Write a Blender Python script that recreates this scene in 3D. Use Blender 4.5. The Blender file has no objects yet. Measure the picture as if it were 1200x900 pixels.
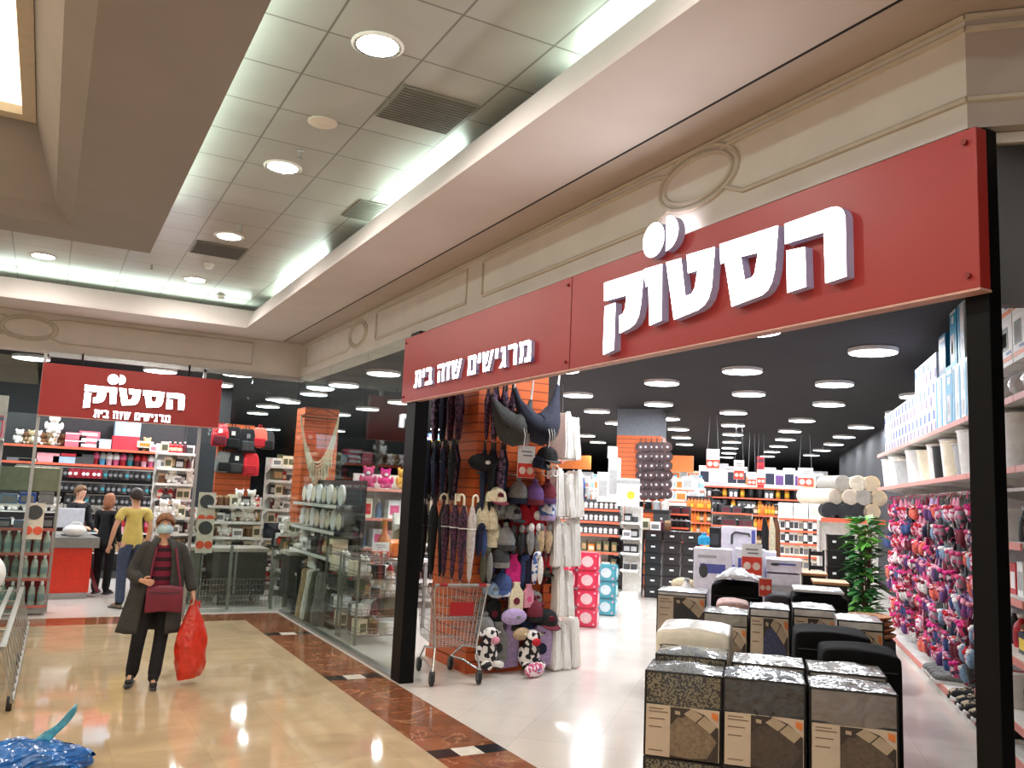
import bpy, bmesh, math, random
from mathutils import Vector, Matrix, Euler
random.seed(11)
PI = math.pi
S = 2 ** -.5
sc = bpy.context.scene
COL = sc.collection

# ------------------------------------------------------------------ camera
FPX, YAW, PITCH, ROLL, EYE = 994.77, .49617, .129697, .0446078, 1.85
_cy, _sy, _cp, _sp = math.cos(YAW), math.sin(YAW), math.cos(PITCH), math.sin(PITCH)
_f = Vector((_sy * _cp, _cy * _cp, _sp)); _r0 = Vector((_cy, -_sy, 0)); _u0 = _r0.cross(_f)
_r = math.cos(ROLL) * _r0 + math.sin(ROLL) * _u0
_u = -math.sin(ROLL) * _r0 + math.cos(ROLL) * _u0
cam_d = bpy.data.cameras.new('camera'); cam = bpy.data.objects.new('camera', cam_d); COL.objects.link(cam)
cam_d.sensor_width = 36; cam_d.lens = FPX / 1200 * 36; cam_d.clip_end = 200
cam.matrix_world = Matrix(((_r.x, _u.x, -_f.x, 0), (_r.y, _u.y, -_f.y, 0), (_r.z, _u.z, -_f.z, EYE), (0, 0, 0, 1)))
sc.camera = cam
CAMP = Vector((0, 0, EYE))
UV_U = Vector((S, S, 0)); UV_V = Vector((S, -S, 0))      # the shop's shelving grid: u away, v to the right

def ray(x, y): return _r * ((x - 600) / FPX) - _u * ((y - 450) / FPX) + _f
def fl(x, y, z=0.): d = ray(x, y); return CAMP + d * ((z - EYE) / d.z)
def onX(x, y, X): d = ray(x, y); return CAMP + d * (X / d.x)
def onY(x, y, Y): d = ray(x, y); return CAMP + d * (Y / d.y)
def onA(x, y, a): d = ray(x, y); return CAMP + d * (a / d.dot(UV_U))
def onB(x, y, b): d = ray(x, y); return CAMP + d * (b / d.dot(UV_V))
def W(a, b, z=0.): return Vector(((a + b) * S, (a - b) * S, z))
def AB(p): return p.dot(UV_U), p.dot(UV_V)
RZ = -PI / 4          # local x -> v, local y -> u

# ------------------------------------------------------------------ world, exposure, light
sc.view_settings.view_transform = 'Standard'; sc.view_settings.look = 'None'
sc.view_settings.gamma = 1; sc.view_settings.use_curve_mapping = False
sc.view_settings.exposure = 0.52
wd = bpy.data.worlds.new('world'); sc.world = wd; wd.use_nodes = True
wd.node_tree.nodes['Background'].inputs[0].default_value = (1, .96, .93, 1)
wd.node_tree.nodes['Background'].inputs[1].default_value = .40

def area(name, loc, energy, size, color=(1, 1, 1), size_y=None, aim=(0, 0, -1), shape=None, spread=None, long_axis=None):
    l = bpy.data.lights.new(name, 'AREA'); l.energy = energy; l.color = color; l.size = size
    if size_y: l.shape = 'RECTANGLE'; l.size_y = size_y
    if shape: l.shape = shape
    if spread: l.spread = spread
    o = bpy.data.objects.new(name, l); COL.objects.link(o); o.location = loc
    if long_axis:                                     # keep the long side of the tube along this direction
        z = -Vector(aim).normalized(); y = Vector(long_axis).normalized(); x = y.cross(z).normalized(); y = z.cross(x)
        o.rotation_euler = Matrix((x, y, z)).transposed().to_euler()
    else: o.rotation_euler = Vector(aim).to_track_quat('-Z', 'Y').to_euler()
    return o
CEIL = 4.34
# fluorescent tubes in the cove troughs wash the metal ceiling tiles
for yc, ln in ((.4, 1.6), (3.1, 1.7), (6.5, 1.9), (10.2, 2.2)):
    area('cove_light', (2.50, yc, 4.19), 5.2 * ln, .10, (.80, 1, .88), ln, (-.55, 0, 1), long_axis=(0, 1, 0))
area('cove_light', (.60, 4.0, 4.20), 36, .10, (.80, 1, .88), 8.0, (.6, 0, 1), long_axis=(0, 1, 0))
area('cove_light', (.2, 12.05, 4.17), 24, 4.2, (.80, 1, .88), .10, (0, -.6, 1))
# daylight dome of the atrium over the left of the concourse
area('atrium_light', (-1.6, 4.2, 4.72), 190, 2.2, (1, .90, .78), 6.0)

# ------------------------------------------------------------------ materials
def lin(c):
    return tuple(((v / 255) / 12.92 if v <= 10 else (((v / 255) + .055) / 1.055) ** 2.4) for v in c)
MATS = {}
def M(name, rgb, rough=.5, metal=0., var=.10, scale=14., bump=0., bscale=60., coat=0., emit=0., alpha=None, stretch=None, sheen=0.):
    if name in MATS: return MATS[name]
    m = bpy.data.materials.new(name); m.use_nodes = True; nt = m.node_tree; b = nt.nodes['Principled BSDF']
    c = lin(rgb)
    tc = nt.nodes.new('ShaderNodeTexCoord'); n = nt.nodes.new('ShaderNodeTexNoise'); n.inputs['Scale'].default_value = scale
    n.inputs['Detail'].default_value = 3
    if stretch:
        mp = nt.nodes.new('ShaderNodeMapping'); mp.inputs['Scale'].default_value = stretch
        nt.links.new(tc.outputs['Object'], mp.inputs[0]); nt.links.new(mp.outputs[0], n.inputs['Vector'])
    else: nt.links.new(tc.outputs['Object'], n.inputs['Vector'])
    r = nt.nodes.new('ShaderNodeValToRGB'); e = r.color_ramp.elements
    e[0].position = .3; e[1].position = .7
    e[0].color = (*[max(0, v * (1 - var)) for v in c], 1); e[1].color = (*[min(1, v * (1 + var) + .004 * var) for v in c], 1)
    nt.links.new(n.outputs['Fac'], r.inputs[0]); nt.links.new(r.outputs[0], b.inputs['Base Color'])
    b.inputs['Roughness'].default_value = rough; b.inputs['Metallic'].default_value = metal
    b.inputs['Coat Weight'].default_value = coat; b.inputs['Coat Roughness'].default_value = .08
    if sheen: b.inputs['Sheen Weight'].default_value = sheen
    if bump:
        n2 = nt.nodes.new('ShaderNodeTexNoise'); n2.inputs['Scale'].default_value = bscale; n2.inputs['Detail'].default_value = 2
        nt.links.new(tc.outputs['Object'], n2.inputs['Vector'])
        bp = nt.nodes.new('ShaderNodeBump'); bp.inputs['Strength'].default_value = bump; bp.inputs['Distance'].default_value = .02
        nt.links.new(n2.outputs['Fac'], bp.inputs['Height']); nt.links.new(bp.outputs[0], b.inputs['Normal'])
        if coat: nt.links.new(bp.outputs[0], b.inputs['Coat Normal'])
    if emit:
        b.inputs['Emission Color'].default_value = (*c, 1); b.inputs['Emission Strength'].default_value = emit
    if alpha is not None: b.inputs['Alpha'].default_value = alpha
    MATS[name] = m; return m

def tile_mat(name, rgb, grout, size, rough, var=.12, nscale=2.5, offset=(0, 0), mortar=.006, rz=0., veins=None, spec=.5, size_y=None):
    m = bpy.data.materials.new(name); m.use_nodes = True; nt = m.node_tree; b = nt.nodes['Principled BSDF']
    g = nt.nodes.new('ShaderNodeNewGeometry'); mp = nt.nodes.new('ShaderNodeMapping')
    mp.inputs['Location'].default_value = (offset[0], offset[1], 0); mp.inputs['Rotation'].default_value = (0, 0, rz)
    nt.links.new(g.outputs['Position'], mp.inputs[0])
    br = nt.nodes.new('ShaderNodeTexBrick'); br.offset = 0; br.squash = 1
    br.inputs['Scale'].default_value = 1; br.inputs['Brick Width'].default_value = size; br.inputs['Row Height'].default_value = size_y or size
    br.inputs['Mortar Size'].default_value = mortar; br.inputs['Mortar Smooth'].default_value = .1; br.inputs['Bias'].default_value = 0
    c = lin(rgb); br.inputs['Color1'].default_value = (*[v * (1 - var * .5) for v in c], 1); br.inputs['Color2'].default_value = (*[min(1, v * (1 + var * .5)) for v in c], 1)
    br.inputs['Mortar'].default_value = (*lin(grout), 1)
    nt.links.new(mp.outputs[0], br.inputs['Vector'])
    n = nt.nodes.new('ShaderNodeTexNoise'); n.inputs['Scale'].default_value = nscale; n.inputs['Detail'].default_value = 6; n.inputs['Distortion'].default_value = 1.2
    nt.links.new(g.outputs['Position'], n.inputs['Vector'])
    rp = nt.nodes.new('ShaderNodeMapRange'); rp.inputs[1].default_value = .3; rp.inputs[2].default_value = .7
    rp.inputs[3].default_value = 1 - var; rp.inputs[4].default_value = 1 + var
    nt.links.new(n.outputs['Fac'], rp.inputs[0])
    mx = nt.nodes.new('ShaderNodeMix'); mx.data_type = 'RGBA'; mx.blend_type = 'MULTIPLY'; mx.inputs[0].default_value = 1
    nt.links.new(br.outputs['Color'], mx.inputs[6]); nt.links.new(rp.outputs[0], mx.inputs[7])
    last = mx.outputs[2]
    if veins:
        n3 = nt.nodes.new('ShaderNodeTexNoise'); n3.inputs['Scale'].default_value = 1.3; n3.inputs['Detail'].default_value = 5; n3.inputs['Distortion'].default_value = 2.0
        nt.links.new(g.outputs['Position'], n3.inputs['Vector'])
        cr = nt.nodes.new('ShaderNodeValToRGB'); e = cr.color_ramp.elements
        e[0].position = .485; e[0].color = (0, 0, 0, 1); e[1].position = .5; e[1].color = (1, 1, 1, 1)
        e2 = e.new(.515); e2.color = (0, 0, 0, 1)
        nt.links.new(n3.outputs['Fac'], cr.inputs[0])
        m2 = nt.nodes.new('ShaderNodeMix'); m2.data_type = 'RGBA'; m2.inputs[7].default_value = (*lin(veins), 1)
        ml = nt.nodes.new('ShaderNodeMath'); ml.operation = 'MULTIPLY'; ml.inputs[1].default_value = .45
        nt.links.new(cr.outputs[0], ml.inputs[0]); nt.links.new(ml.outputs[0], m2.inputs[0]); nt.links.new(last, m2.inputs[6]); last = m2.outputs[2]
    nt.links.new(last, b.inputs['Base Color']); b.inputs['Roughness'].default_value = rough
    b.inputs['Specular IOR Level'].default_value = spec
    MATS[name] = m; return m

def slat_mat(name, rgb, groove, pitch):
    """slatwall board: horizontal grooves at a fixed pitch, from the world height"""
    m = bpy.data.materials.new(name); m.use_nodes = True; nt = m.node_tree; b = nt.nodes['Principled BSDF']
    g = nt.nodes.new('ShaderNodeNewGeometry'); sp = nt.nodes.new('ShaderNodeSeparateXYZ'); nt.links.new(g.outputs['Position'], sp.inputs[0])
    d = nt.nodes.new('ShaderNodeMath'); d.operation = 'DIVIDE'; d.inputs[1].default_value = pitch; nt.links.new(sp.outputs[2], d.inputs[0])
    f = nt.nodes.new('ShaderNodeMath'); f.operation = 'FRACT'; nt.links.new(d.outputs[0], f.inputs[0])
    l = nt.nodes.new('ShaderNodeMath'); l.operation = 'LESS_THAN'; l.inputs[1].default_value = .13; nt.links.new(f.outputs[0], l.inputs[0])
    n = nt.nodes.new('ShaderNodeTexNoise'); n.inputs['Scale'].default_value = 3; nt.links.new(g.outputs['Position'], n.inputs['Vector'])
    mr = nt.nodes.new('ShaderNodeMapRange'); mr.inputs[3].default_value = .85; mr.inputs[4].default_value = 1.1; nt.links.new(n.outputs['Fac'], mr.inputs[0])
    mx = nt.nodes.new('ShaderNodeMix'); mx.data_type = 'RGBA'; mx.inputs[6].default_value = (*lin(rgb), 1); mx.inputs[7].default_value = (*lin(groove), 1)
    nt.links.new(l.outputs[0], mx.inputs[0])
    m2 = nt.nodes.new('ShaderNodeMix'); m2.data_type = 'RGBA'; m2.blend_type = 'MULTIPLY'; m2.inputs[0].default_value = 1
    nt.links.new(mx.outputs[2], m2.inputs[6]); nt.links.new(mr.outputs[0], m2.inputs[7]); nt.links.new(m2.outputs[2], b.inputs['Base Color'])
    b.inputs['Roughness'].default_value = .45
    MATS[name] = m; return m

def glass_mat(name, rgb, tint=.9, rough=.0):
    m = bpy.data.materials.new(name); m.use_nodes = True; nt = m.node_tree
    for n in list(nt.nodes):
        if n.type != 'OUTPUT_MATERIAL': nt.nodes.remove(n)
    out = [n for n in nt.nodes if n.type == 'OUTPUT_MATERIAL'][0]
    t = nt.nodes.new('ShaderNodeBsdfTransparent'); t.inputs[0].default_value = (*[tint * v for v in lin(rgb)], 1)
    g = nt.nodes.new('ShaderNodeBsdfGlossy'); g.inputs[1].default_value = rough
    lw = nt.nodes.new('ShaderNodeLayerWeight'); lw.inputs[0].default_value = .5
    pw = nt.nodes.new('ShaderNodeMath'); pw.operation = 'POWER'; pw.inputs[1].default_value = 4.5; nt.links.new(lw.outputs['Facing'], pw.inputs[0])
    nz = nt.nodes.new('ShaderNodeTexNoise'); nz.inputs['Scale'].default_value = .7
    m0 = nt.nodes.new('ShaderNodeMath'); m0.operation = 'MULTIPLY_ADD'; m0.inputs[1].default_value = .02; m0.inputs[2].default_value = .01; nt.links.new(nz.outputs['Fac'], m0.inputs[0])
    m1 = nt.nodes.new('ShaderNodeMath'); m1.operation = 'MULTIPLY_ADD'; m1.inputs[1].default_value = .42; nt.links.new(pw.outputs[0], m1.inputs[0]); nt.links.new(m0.outputs[0], m1.inputs[2])
    mx = nt.nodes.new('ShaderNodeMixShader'); nt.links.new(m1.outputs[0], mx.inputs[0]); nt.links.new(t.outputs[0], mx.inputs[1]); nt.links.new(g.outputs[0], mx.inputs[2])
    nt.links.new(mx.outputs[0], out.inputs[0]); MATS[name] = m; return m

# ------------------------------------------------------------------ mesh builder
class MB:
    def __init__(s): s.bm = bmesh.new(); s.i = 0
    def mat(s, i): s.i = i; return s
    def _faces(s, vs, fs):
        v = [s.bm.verts.new(p) for p in vs]
        for f in fs:
            try: q = s.bm.faces.new([v[k] for k in f]); q.material_index = s.i
            except ValueError: pass
        return v
    def box(s, x0, x1, y0, y1, z0, z1, T=None):
        P = [(x0, y0, z0), (x1, y0, z0), (x1, y1, z0), (x0, y1, z0), (x0, y0, z1), (x1, y0, z1), (x1, y1, z1), (x0, y1, z1)]
        if T is not None: P = [T @ Vector(p) for p in P]
        s._faces(P, [(3, 2, 1, 0), (4, 5, 6, 7), (0, 1, 5, 4), (1, 2, 6, 5), (2, 3, 7, 6), (3, 0, 4, 7)]); return s
    def taper(s, x0, x1, y0, y1, z0, z1, k=.8, ky=None):
        ky = k if ky is None else ky; cx, cy = (x0 + x1) / 2, (y0 + y1) / 2
        f = lambda x, y: (cx + (x - cx) * k, cy + (y - cy) * ky, z1)
        P = [(x0, y0, z0), (x1, y0, z0), (x1, y1, z0), (x0, y1, z0), f(x0, y0), f(x1, y0), f(x1, y1), f(x0, y1)]
        s._faces(P, [(3, 2, 1, 0), (4, 5, 6, 7), (0, 1, 5, 4), (1, 2, 6, 5), (2, 3, 7, 6), (3, 0, 4, 7)]); return s
    def cyl(s, p0, p1, r0, r1=None, n=10, cap=True):
        p0, p1 = Vector(p0), Vector(p1); r1 = r0 if r1 is None else r1
        d = (p1 - p0).normalized(); a = d.orthogonal().normalized(); b = d.cross(a)
        vs = [p + (a * math.cos(2 * PI * k / n) + b * math.sin(2 * PI * k / n)) * r for p, r in ((p0, r0), (p1, r1)) for k in range(n)]
        fs = [(k, (k + 1) % n, n + (k + 1) % n, n + k) for k in range(n)]
        if cap: fs += [tuple(range(n - 1, -1, -1)), tuple(range(n, 2 * n))]
        s._faces(vs, fs); return s
    def tube(s, pts, r, n=6, closed=False):
        pts = [Vector(p) for p in pts]; N = len(pts); rings = []
        up = None
        for k, p in enumerate(pts):
            q0 = pts[(k - 1) % N] if (closed or k) else p; q1 = pts[(k + 1) % N] if (closed or k < N - 1) else p
            d = (q1 - q0).normalized()
            a = (up - d * up.dot(d)).normalized() if up is not None and (up - d * up.dot(d)).length > 1e-4 else d.orthogonal().normalized()
            up = a; b = d.cross(a); rr = r[k] if isinstance(r, (list, tuple)) else r
            rings.append([s.bm.verts.new(p + (a * math.cos(2 * PI * j / n) + b * math.sin(2 * PI * j / n)) * rr) for j in range(n)])
        for k in range(N if closed else N - 1):
            A, B = rings[k], rings[(k + 1) % N]
            for j in range(n):
                f = s.bm.faces.new((A[j], A[(j + 1) % n], B[(j + 1) % n], B[j])); f.material_index = s.i
        if not closed:
            for R_, rv in ((rings[0], True), (rings[-1], False)):
                f = s.bm.faces.new(R_[::-1] if rv else R_); f.material_index = s.i
        return s
    def lathe(s, prof, n=14, T=None, sx=1, sy=1, cap=True):
        rings = []
        for r, z in prof:
            ring = []
            for k in range(n):
                p = Vector((r * sx * math.cos(2 * PI * k / n), r * sy * math.sin(2 * PI * k / n), z))
                ring.append(s.bm.verts.new(T @ p if T is not None else p))
            rings.append(ring)
        for A, B in zip(rings, rings[1:]):
            for k in range(n):
                f = s.bm.faces.new((A[k], A[(k + 1) % n], B[(k + 1) % n], B[k])); f.material_index = s.i
        if not cap: return s
        f = s.bm.faces.new(rings[0][::-1]); f.material_index = s.i
        f = s.bm.faces.new(rings[-1]); f.material_index = s.i
        return s
    def ell(s, c, r, n=12, m=7, T=None):
        c = Vector(c); r = (r, r, r) if isinstance(r, (int, float)) else r
        prof = [(math.sin(PI * k / m), -math.cos(PI * k / m)) for k in range(m + 1)]
        prof[0] = (.02, -1); prof[-1] = (.02, 1)
        L = Matrix.Translation(c) @ (T if T is not None else Matrix()) @ Matrix.Diagonal((*r, 1))
        return s.lathe(prof, n, L)
    def poly(s, pts, off):
        """closed outline of 3-D points, given thickness along the vector off"""
        off = Vector(off); n = len(pts); A = [Vector(p) for p in pts]
        s._faces(A + [p + off for p in A], [tuple(range(n)), tuple(range(2 * n - 1, n - 1, -1))] + [(k, n + k, n + (k + 1) % n, (k + 1) % n) for k in range(n)]); return s
    def sheet(s, fn, nu, nv, thick=None):
        V = [[s.bm.verts.new(fn(i / nu, j / nv)) for j in range(nv + 1)] for i in range(nu + 1)]
        for i in range(nu):
            for j in range(nv):
                f = s.bm.faces.new((V[i][j], V[i + 1][j], V[i + 1][j + 1], V[i][j + 1])); f.material_index = s.i
        return s
    def mesh(s, name, mats, smooth=False):
        me = bpy.data.meshes.new(name); bmesh.ops.recalc_face_normals(s.bm, faces=s.bm.faces)
        s.bm.to_mesh(me); s.bm.free()
        for m in (mats if isinstance(mats, (list, tuple)) else [mats]): me.materials.append(m)
        if smooth:
            me.polygons.foreach_set('use_smooth', [True] * len(me.polygons))
            me.set_sharp_from_angle(angle=math.radians(40))
        return me
    def build(s, name, mats, parent=None, loc=None, rz=0., smooth=False, bevel=0., solid=0., sub=0):
        o = bpy.data.objects.new(name, s.mesh(name, mats, smooth)); COL.objects.link(o)
        if parent is not None: o.parent = parent
        if loc is not None: o.location = loc
        if rz: o.rotation_euler = (0, 0, rz)
        if solid: md = o.modifiers.new('solid', 'SOLIDIFY'); md.thickness = solid; md.offset = 0
        if bevel: md = o.modifiers.new('bevel', 'BEVEL'); md.width = bevel; md.segments = 2; md.limit_method = 'ANGLE'
        if sub: md = o.modifiers.new('sub', 'SUBSURF'); md.levels = sub; md.render_levels = sub
        return o

def tag(o, label, cat, group=None):
    o['label'] = label; o['category'] = cat
    if group: o['group'] = group
    return o
def structure(o): o['kind'] = 'structure'; return o
def thing(name, label, cat, loc=(0, 0, 0), rz=0., group=None):
    o = bpy.data.objects.new(name, None); COL.objects.link(o); o.location = loc; o.rotation_euler = (0, 0, rz); o.empty_display_size = .1
    return tag(o, label, cat, group)
def inst(me, name, label, cat, loc, rz=0., group=None, rot=None, scale=None):
    o = bpy.data.objects.new(name, me); COL.objects.link(o); o.location = loc; o.rotation_euler = rot or (0, 0, rz)
    if scale: o.scale = scale if isinstance(scale, (tuple, list)) else (scale,) * 3
    return tag(o, label, cat, group)
def copy_tree(o, loc=None, rz=None, label=None, group=None, parent=None):
    c = o.copy(); COL.objects.link(c)
    if parent is not None: c.parent = parent
    if loc is not None: c.location = loc
    if rz is not None: c.rotation_euler = (0, 0, rz)
    if label: c['label'] = label
    if group: c['group'] = group
    for ch in KIDS.get(o.name) or [k for k in bpy.data.objects if k.parent == o]: copy_tree(ch, parent=c)
    return c
KIDS = {}
KIND = {'bottled': 'bottle', 'bottle': 'bottle', 'boxed': 'box', 'box': 'box', 'jarred': 'jar', 'jar': 'jar', 'plush': 'plush_toy', 'pot': 'cooking_pot', 'pack': 'pack', 'jug': 'jug', 'tin': 'tin'}
def kind_of(n):
    k = KIND.get(n.split()[-1], 'pack'); return k if not n.startswith('grey twin') else 'jar_box'
NTH = 'first second third fourth fifth sixth seventh eighth ninth tenth eleventh twelfth thirteenth fourteenth fifteenth sixteenth seventeenth eighteenth nineteenth twentieth'.split()
TENS = ['', '', 'twenty', 'thirty', 'forty', 'fifty']
def nth(i):
    if i < 20: return NTH[i]
    t, u = divmod(i + 1, 10)
    return TENS[t] + '-' + NTH[u - 1] if u else {2: 'twentieth', 3: 'thirtieth', 4: 'fortieth', 5: 'fiftieth'}[t]
# ------------------------------------------------------------------ base materials
tan = tile_mat('tan_marble', (188, 164, 130), (180, 156, 121), .60, .055, .13, 2.2, (0.02, .12), .004)
granite = tile_mat('red_granite', (134, 82, 54), (92, 54, 36), .57, .10, .26, 3.5, (.0, .1), .004, veins=(214, 168, 128))
shopfloor = tile_mat('pale_shop_tile', (214, 206, 197), (200, 192, 184), .60, .16, .05, 1.5, (0, 0), .005, PI / 4)
m_blk = M('black_stone', (32, 30, 30), .15); m_wht = M('white_stone', (226, 218, 204), .15)
plaster = M('beige_plaster', (216, 209, 200), .75, var=.05, scale=3)
beam_m = M('beam_plaster', (140, 134, 131), .8, var=.05, scale=2)
plaster_w = M('warm_plaster', (184, 172, 164), .8, var=.05, scale=2)
soffit_m = M('soffit_paint', (198, 188, 184), .7, var=.04, scale=2)
mould = M('moulding_paint', (196, 186, 170), .6, var=.05)
black = M('black_metal', (9, 9, 10), .45, var=.1)
dark = M('dark_gap', (12, 11, 11), .8)
alu = M('brushed_metal', (176, 176, 174), .3, .8, .08)
chrome = M('chrome_wire', (200, 200, 200), .25, .9, .05)
ctile = tile_mat('metal_ceiling_tile', (158, 157, 150), (104, 100, 92), .56, .30, .08, 1.2, (.55 * 0 - 1.13 + .56 * 4, .08), .007)
shopceil = tile_mat('black_ceiling_tile', (7, 8, 13), (20, 23, 31), 1.03, .85, .2, 3, (.48, .57), .02, size_y=1.14)
shopwall = M('shop_dark_wall', (26, 27, 34), .7, var=.2, scale=2)
vent_m = M('vent_grey', (120, 116, 106), .5, .3, .1)
lampglow = M('lamp_diffuser', (255, 250, 240), .5, emit=45)
shopglow = M('panel_diffuser', (240, 246, 255), .5, emit=9)
skyglow = M('skylight_glow', (255, 232, 196), .5, emit=1.5, var=.2, scale=3)
white_p = M('white_plastic', (232, 230, 226), .4)
grey_p = M('grey_plastic', (120, 120, 118), .45)
orange_slat = slat_mat('orange_slatwall', (208, 98, 44), (132, 54, 22), .10)
SZ = 3.94            # soffit height
XF, YB = 3.25, 12.75  # the two shopfronts

# ------------------------------------------------------------------ floor
b = MB()
def flq(x0, x1, y0, y1, i, z=0.):
    b.mat(i); b._faces([(x0, y0, z), (x1, y0, z), (x1, y1, z), (x0, y1, z)], [(0, 1, 2, 3)])
flq(-9, 2.60, -5, 12.13, 0)
ins = sorted([fl(547, 880).y, fl(417, 793).y, fl(335, 742.5).y, 2.6])
y = -5.
for yc in ins:
    flq(2.60, 3.17, y, yc - .095, 1)
    for k in range(3): flq(2.60 + .19 * k, 2.79 + .19 * k, yc - .095, yc + .095, 3 if k == 1 else 2)
    y = yc + .095
flq(2.60, 3.17, y, 12.13, 1); flq(-9, 3.17, 12.13, 12.74, 1)
flq(3.17, 48, -5, 48, 4); flq(-9, 3.17, 12.74, 48, 4)
structure(b.build('floor', [tan, granite, m_blk, m_wht, shopfloor]))

# ------------------------------------------------------------------ concourse ceiling
b = MB(); b.box(.3, 3.25, -5, 12.75, CEIL, CEIL + .05); b.box(-7, .3, 8.2, 12.75, CEIL, CEIL + .05)
structure(b.build('ceiling', ctile))
# soffit along both shopfronts, with the sloping lip of the tray
b = MB()
b.box(2.21, 2.885, -5, 12.48, SZ, SZ + .03); b.box(-7, 2.21, 11.74, 12.48, SZ, SZ + .03)
b._faces([(2.21, -5, SZ), (2.21, 11.74, SZ), (2.32, 11.86, SZ + .27), (2.32, -5, SZ + .27)], [(0, 1, 2, 3)])
b._faces([(2.21, 11.74, SZ), (-7, 11.74, SZ), (-7, 11.86, SZ + .27), (2.32, 11.86, SZ + .27)], [(0, 1, 2, 3)])
b._faces([(2.32, -5, SZ + .27), (2.32, 11.86, SZ + .27), (2.36, 11.90, SZ + .27), (2.36, -5, SZ + .27)], [(0, 1, 2, 3)])
b._faces([(2.32, 11.86, SZ + .27), (-7, 11.86, SZ + .27), (-7, 11.90, SZ + .27), (2.36, 11.90, SZ + .27)], [(0, 1, 2, 3)])
structure(b.build('ceiling_soffit', soffit_m))
b = MB(); b.box(2.885, 2.925, -5, 12.52, SZ + .015, SZ + .12); b.box(-7, 2.885, 12.48, 12.52, SZ + .015, SZ + .12)
structure(b.build('trim_1', dark))
b = MB(); b.box(2.925, 3.5, -5, 12.78, SZ + .03, SZ + .08); b.box(-7, 2.925, 12.52, 12.78, SZ + .03, SZ + .08)
structure(b.build('ceiling_cornice', plaster_w))
# ring beam round the atrium skylight
b = MB()
bx1, by1 = .66, 8.45; ix, iy = 0., 7.95
b.box(ix, bx1, -5, by1, SZ, SZ + .2); b.box(-5, ix, iy, by1, SZ, SZ + .2)
sx, sy, szz = -.40, 7.28, 4.6
b._faces([(ix, -5, SZ), (ix, iy, SZ), (-.14, iy - .16, SZ + .12), (-.14, -5, SZ + .12)], [(0, 1, 2, 3)])
b._faces([(-.14, -5, SZ + .12), (-.14, iy - .16, SZ + .12), (sx + .06, sy + .1, szz), (sx + .06, -5, szz)], [(0, 1, 2, 3)])
b._faces([(ix, iy, SZ), (-5, iy, SZ), (-5, iy - .16, SZ + .12), (-.14, iy - .16, SZ + .12)], [(0, 1, 2, 3)])
b._faces([(-.14, iy - .16, SZ + .12), (-5, iy - .16, SZ + .12), (-5, sy + .1, szz), (sx + .06, sy + .1, szz)], [(0, 1, 2, 3)])
structure(b.build('ceiling_beam', beam_m, smooth=False))
b = MB(); b.box(sx - .02, sx + .07, -5, sy + .1, szz - .04, szz + .03); b.box(-5, sx - .02, sy - .02, sy + .1, szz - .04, szz + .03)
b.box(-5, sx, 5.2, 5.26, szz - .03, szz + .03)
structure(b.build('trim_2', mould))
b = MB(); b.box(-5, sx, -5, sy, szz + .03, szz + .06)
structure(b.build('window_1', skyglow))

b = MB(); b.box(3.25, 4.3, -5, .7, CEIL, CEIL + .05)
structure(b.build('ceiling_corner', ctile))
# ------------------------------------------------------------------ friezes
b = MB(); b.box(XF, XF + .25, 2.09, YB + .25, 3.46, 4.34)
structure(b.build('wall_right', plaster))
b = MB(); b.box(-7, XF, YB, YB + .25, 3.46, 4.34)
structure(b.build('wall_back', plaster))
cz = Matrix.Translation((XF, 2.09, 0)) @ Matrix.Rotation(RZ, 4, 'Z')
b = MB(); b.box(0, 3.6, 0, .25, 3.46, 4.34, cz)
structure(b.build('wall_diagonal', plaster_w))
def moulding(name, T, loops, prof=.022):
    q = MB()
    for L, closed in loops: q.tube([T(*p) for p in L], prof, 6, closed)
    return structure(q.build(name, mould, smooth=True))
def oval(c, z, rx, rz, n=28): return [(c + rx * math.cos(2 * PI * k / n), z + rz * math.sin(2 * PI * k / n)) for k in range(n)]
zt, zb, zm = 3.90, 3.585, 3.745
def panel_r(y0, y1, on0=None, on1=None):
    return [(y0, zb), (y1, zb), (y1, zt), (y0, zt)]
def panel_o(y0, y1, oc):
    """panel whose near end is notched round an oval"""
    s = 1 if oc < y0 else -1; e, f = (y0, y1) if s > 0 else (y1, y0)
    return [(e - s * .10, zb + .07), (e + s * .06, zb), (f, zb), (f, zt), (e + s * .06, zt), (e - s * .10, zt - .03)]
TX = lambda y, z: (XF - .004, y, z)
oc1, oc2 = 3.79, 10.08
moulding('trim_3', TX, [(oval(oc1, 3.775, .35, .175), True), (oval(oc1, 3.775, .30, .135), True),
    (panel_o(4.14, 6.62, oc1), False), (panel_r(6.95, 9.40), True), (oval(oc2, zm, .34, .165), True), (oval(oc2, zm, .29, .13), True),
    (panel_o(7.0, 9.73, oc2)[0:0] or panel_o(10.43, 12.45, oc2), False),
    ([(3.58, zt - .012), (3.46, zt), (2.085, zt)], False), ([(3.55, zb + .07), (3.40, zb), (2.085, zb)], False),
    ([(12.7, 3.955), (2.085, 3.955)], False)], .016)
moulding('trim_4', lambda t, z: cz @ Vector((t, -.004, z)), [([(0, zt), (3.5, zt)], False), ([(0, zb), (3.5, zb)], False), ([(0, 3.955), (3.5, 3.955)], False)], .016)
pa, pb = onY(68, 384, YB).x, onY(296, 415, YB).x; po = onY(33, 391, YB).x
moulding('trim_5', lambda x, z: (x, YB - .004, z), [(panel_o(pa, pb, po), False), (oval(po, zm, .34, .16), True), (oval(po, zm, .29, .125), True),
    (panel_o(po - 2.6, po - .36, po), False)], .014)

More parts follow.
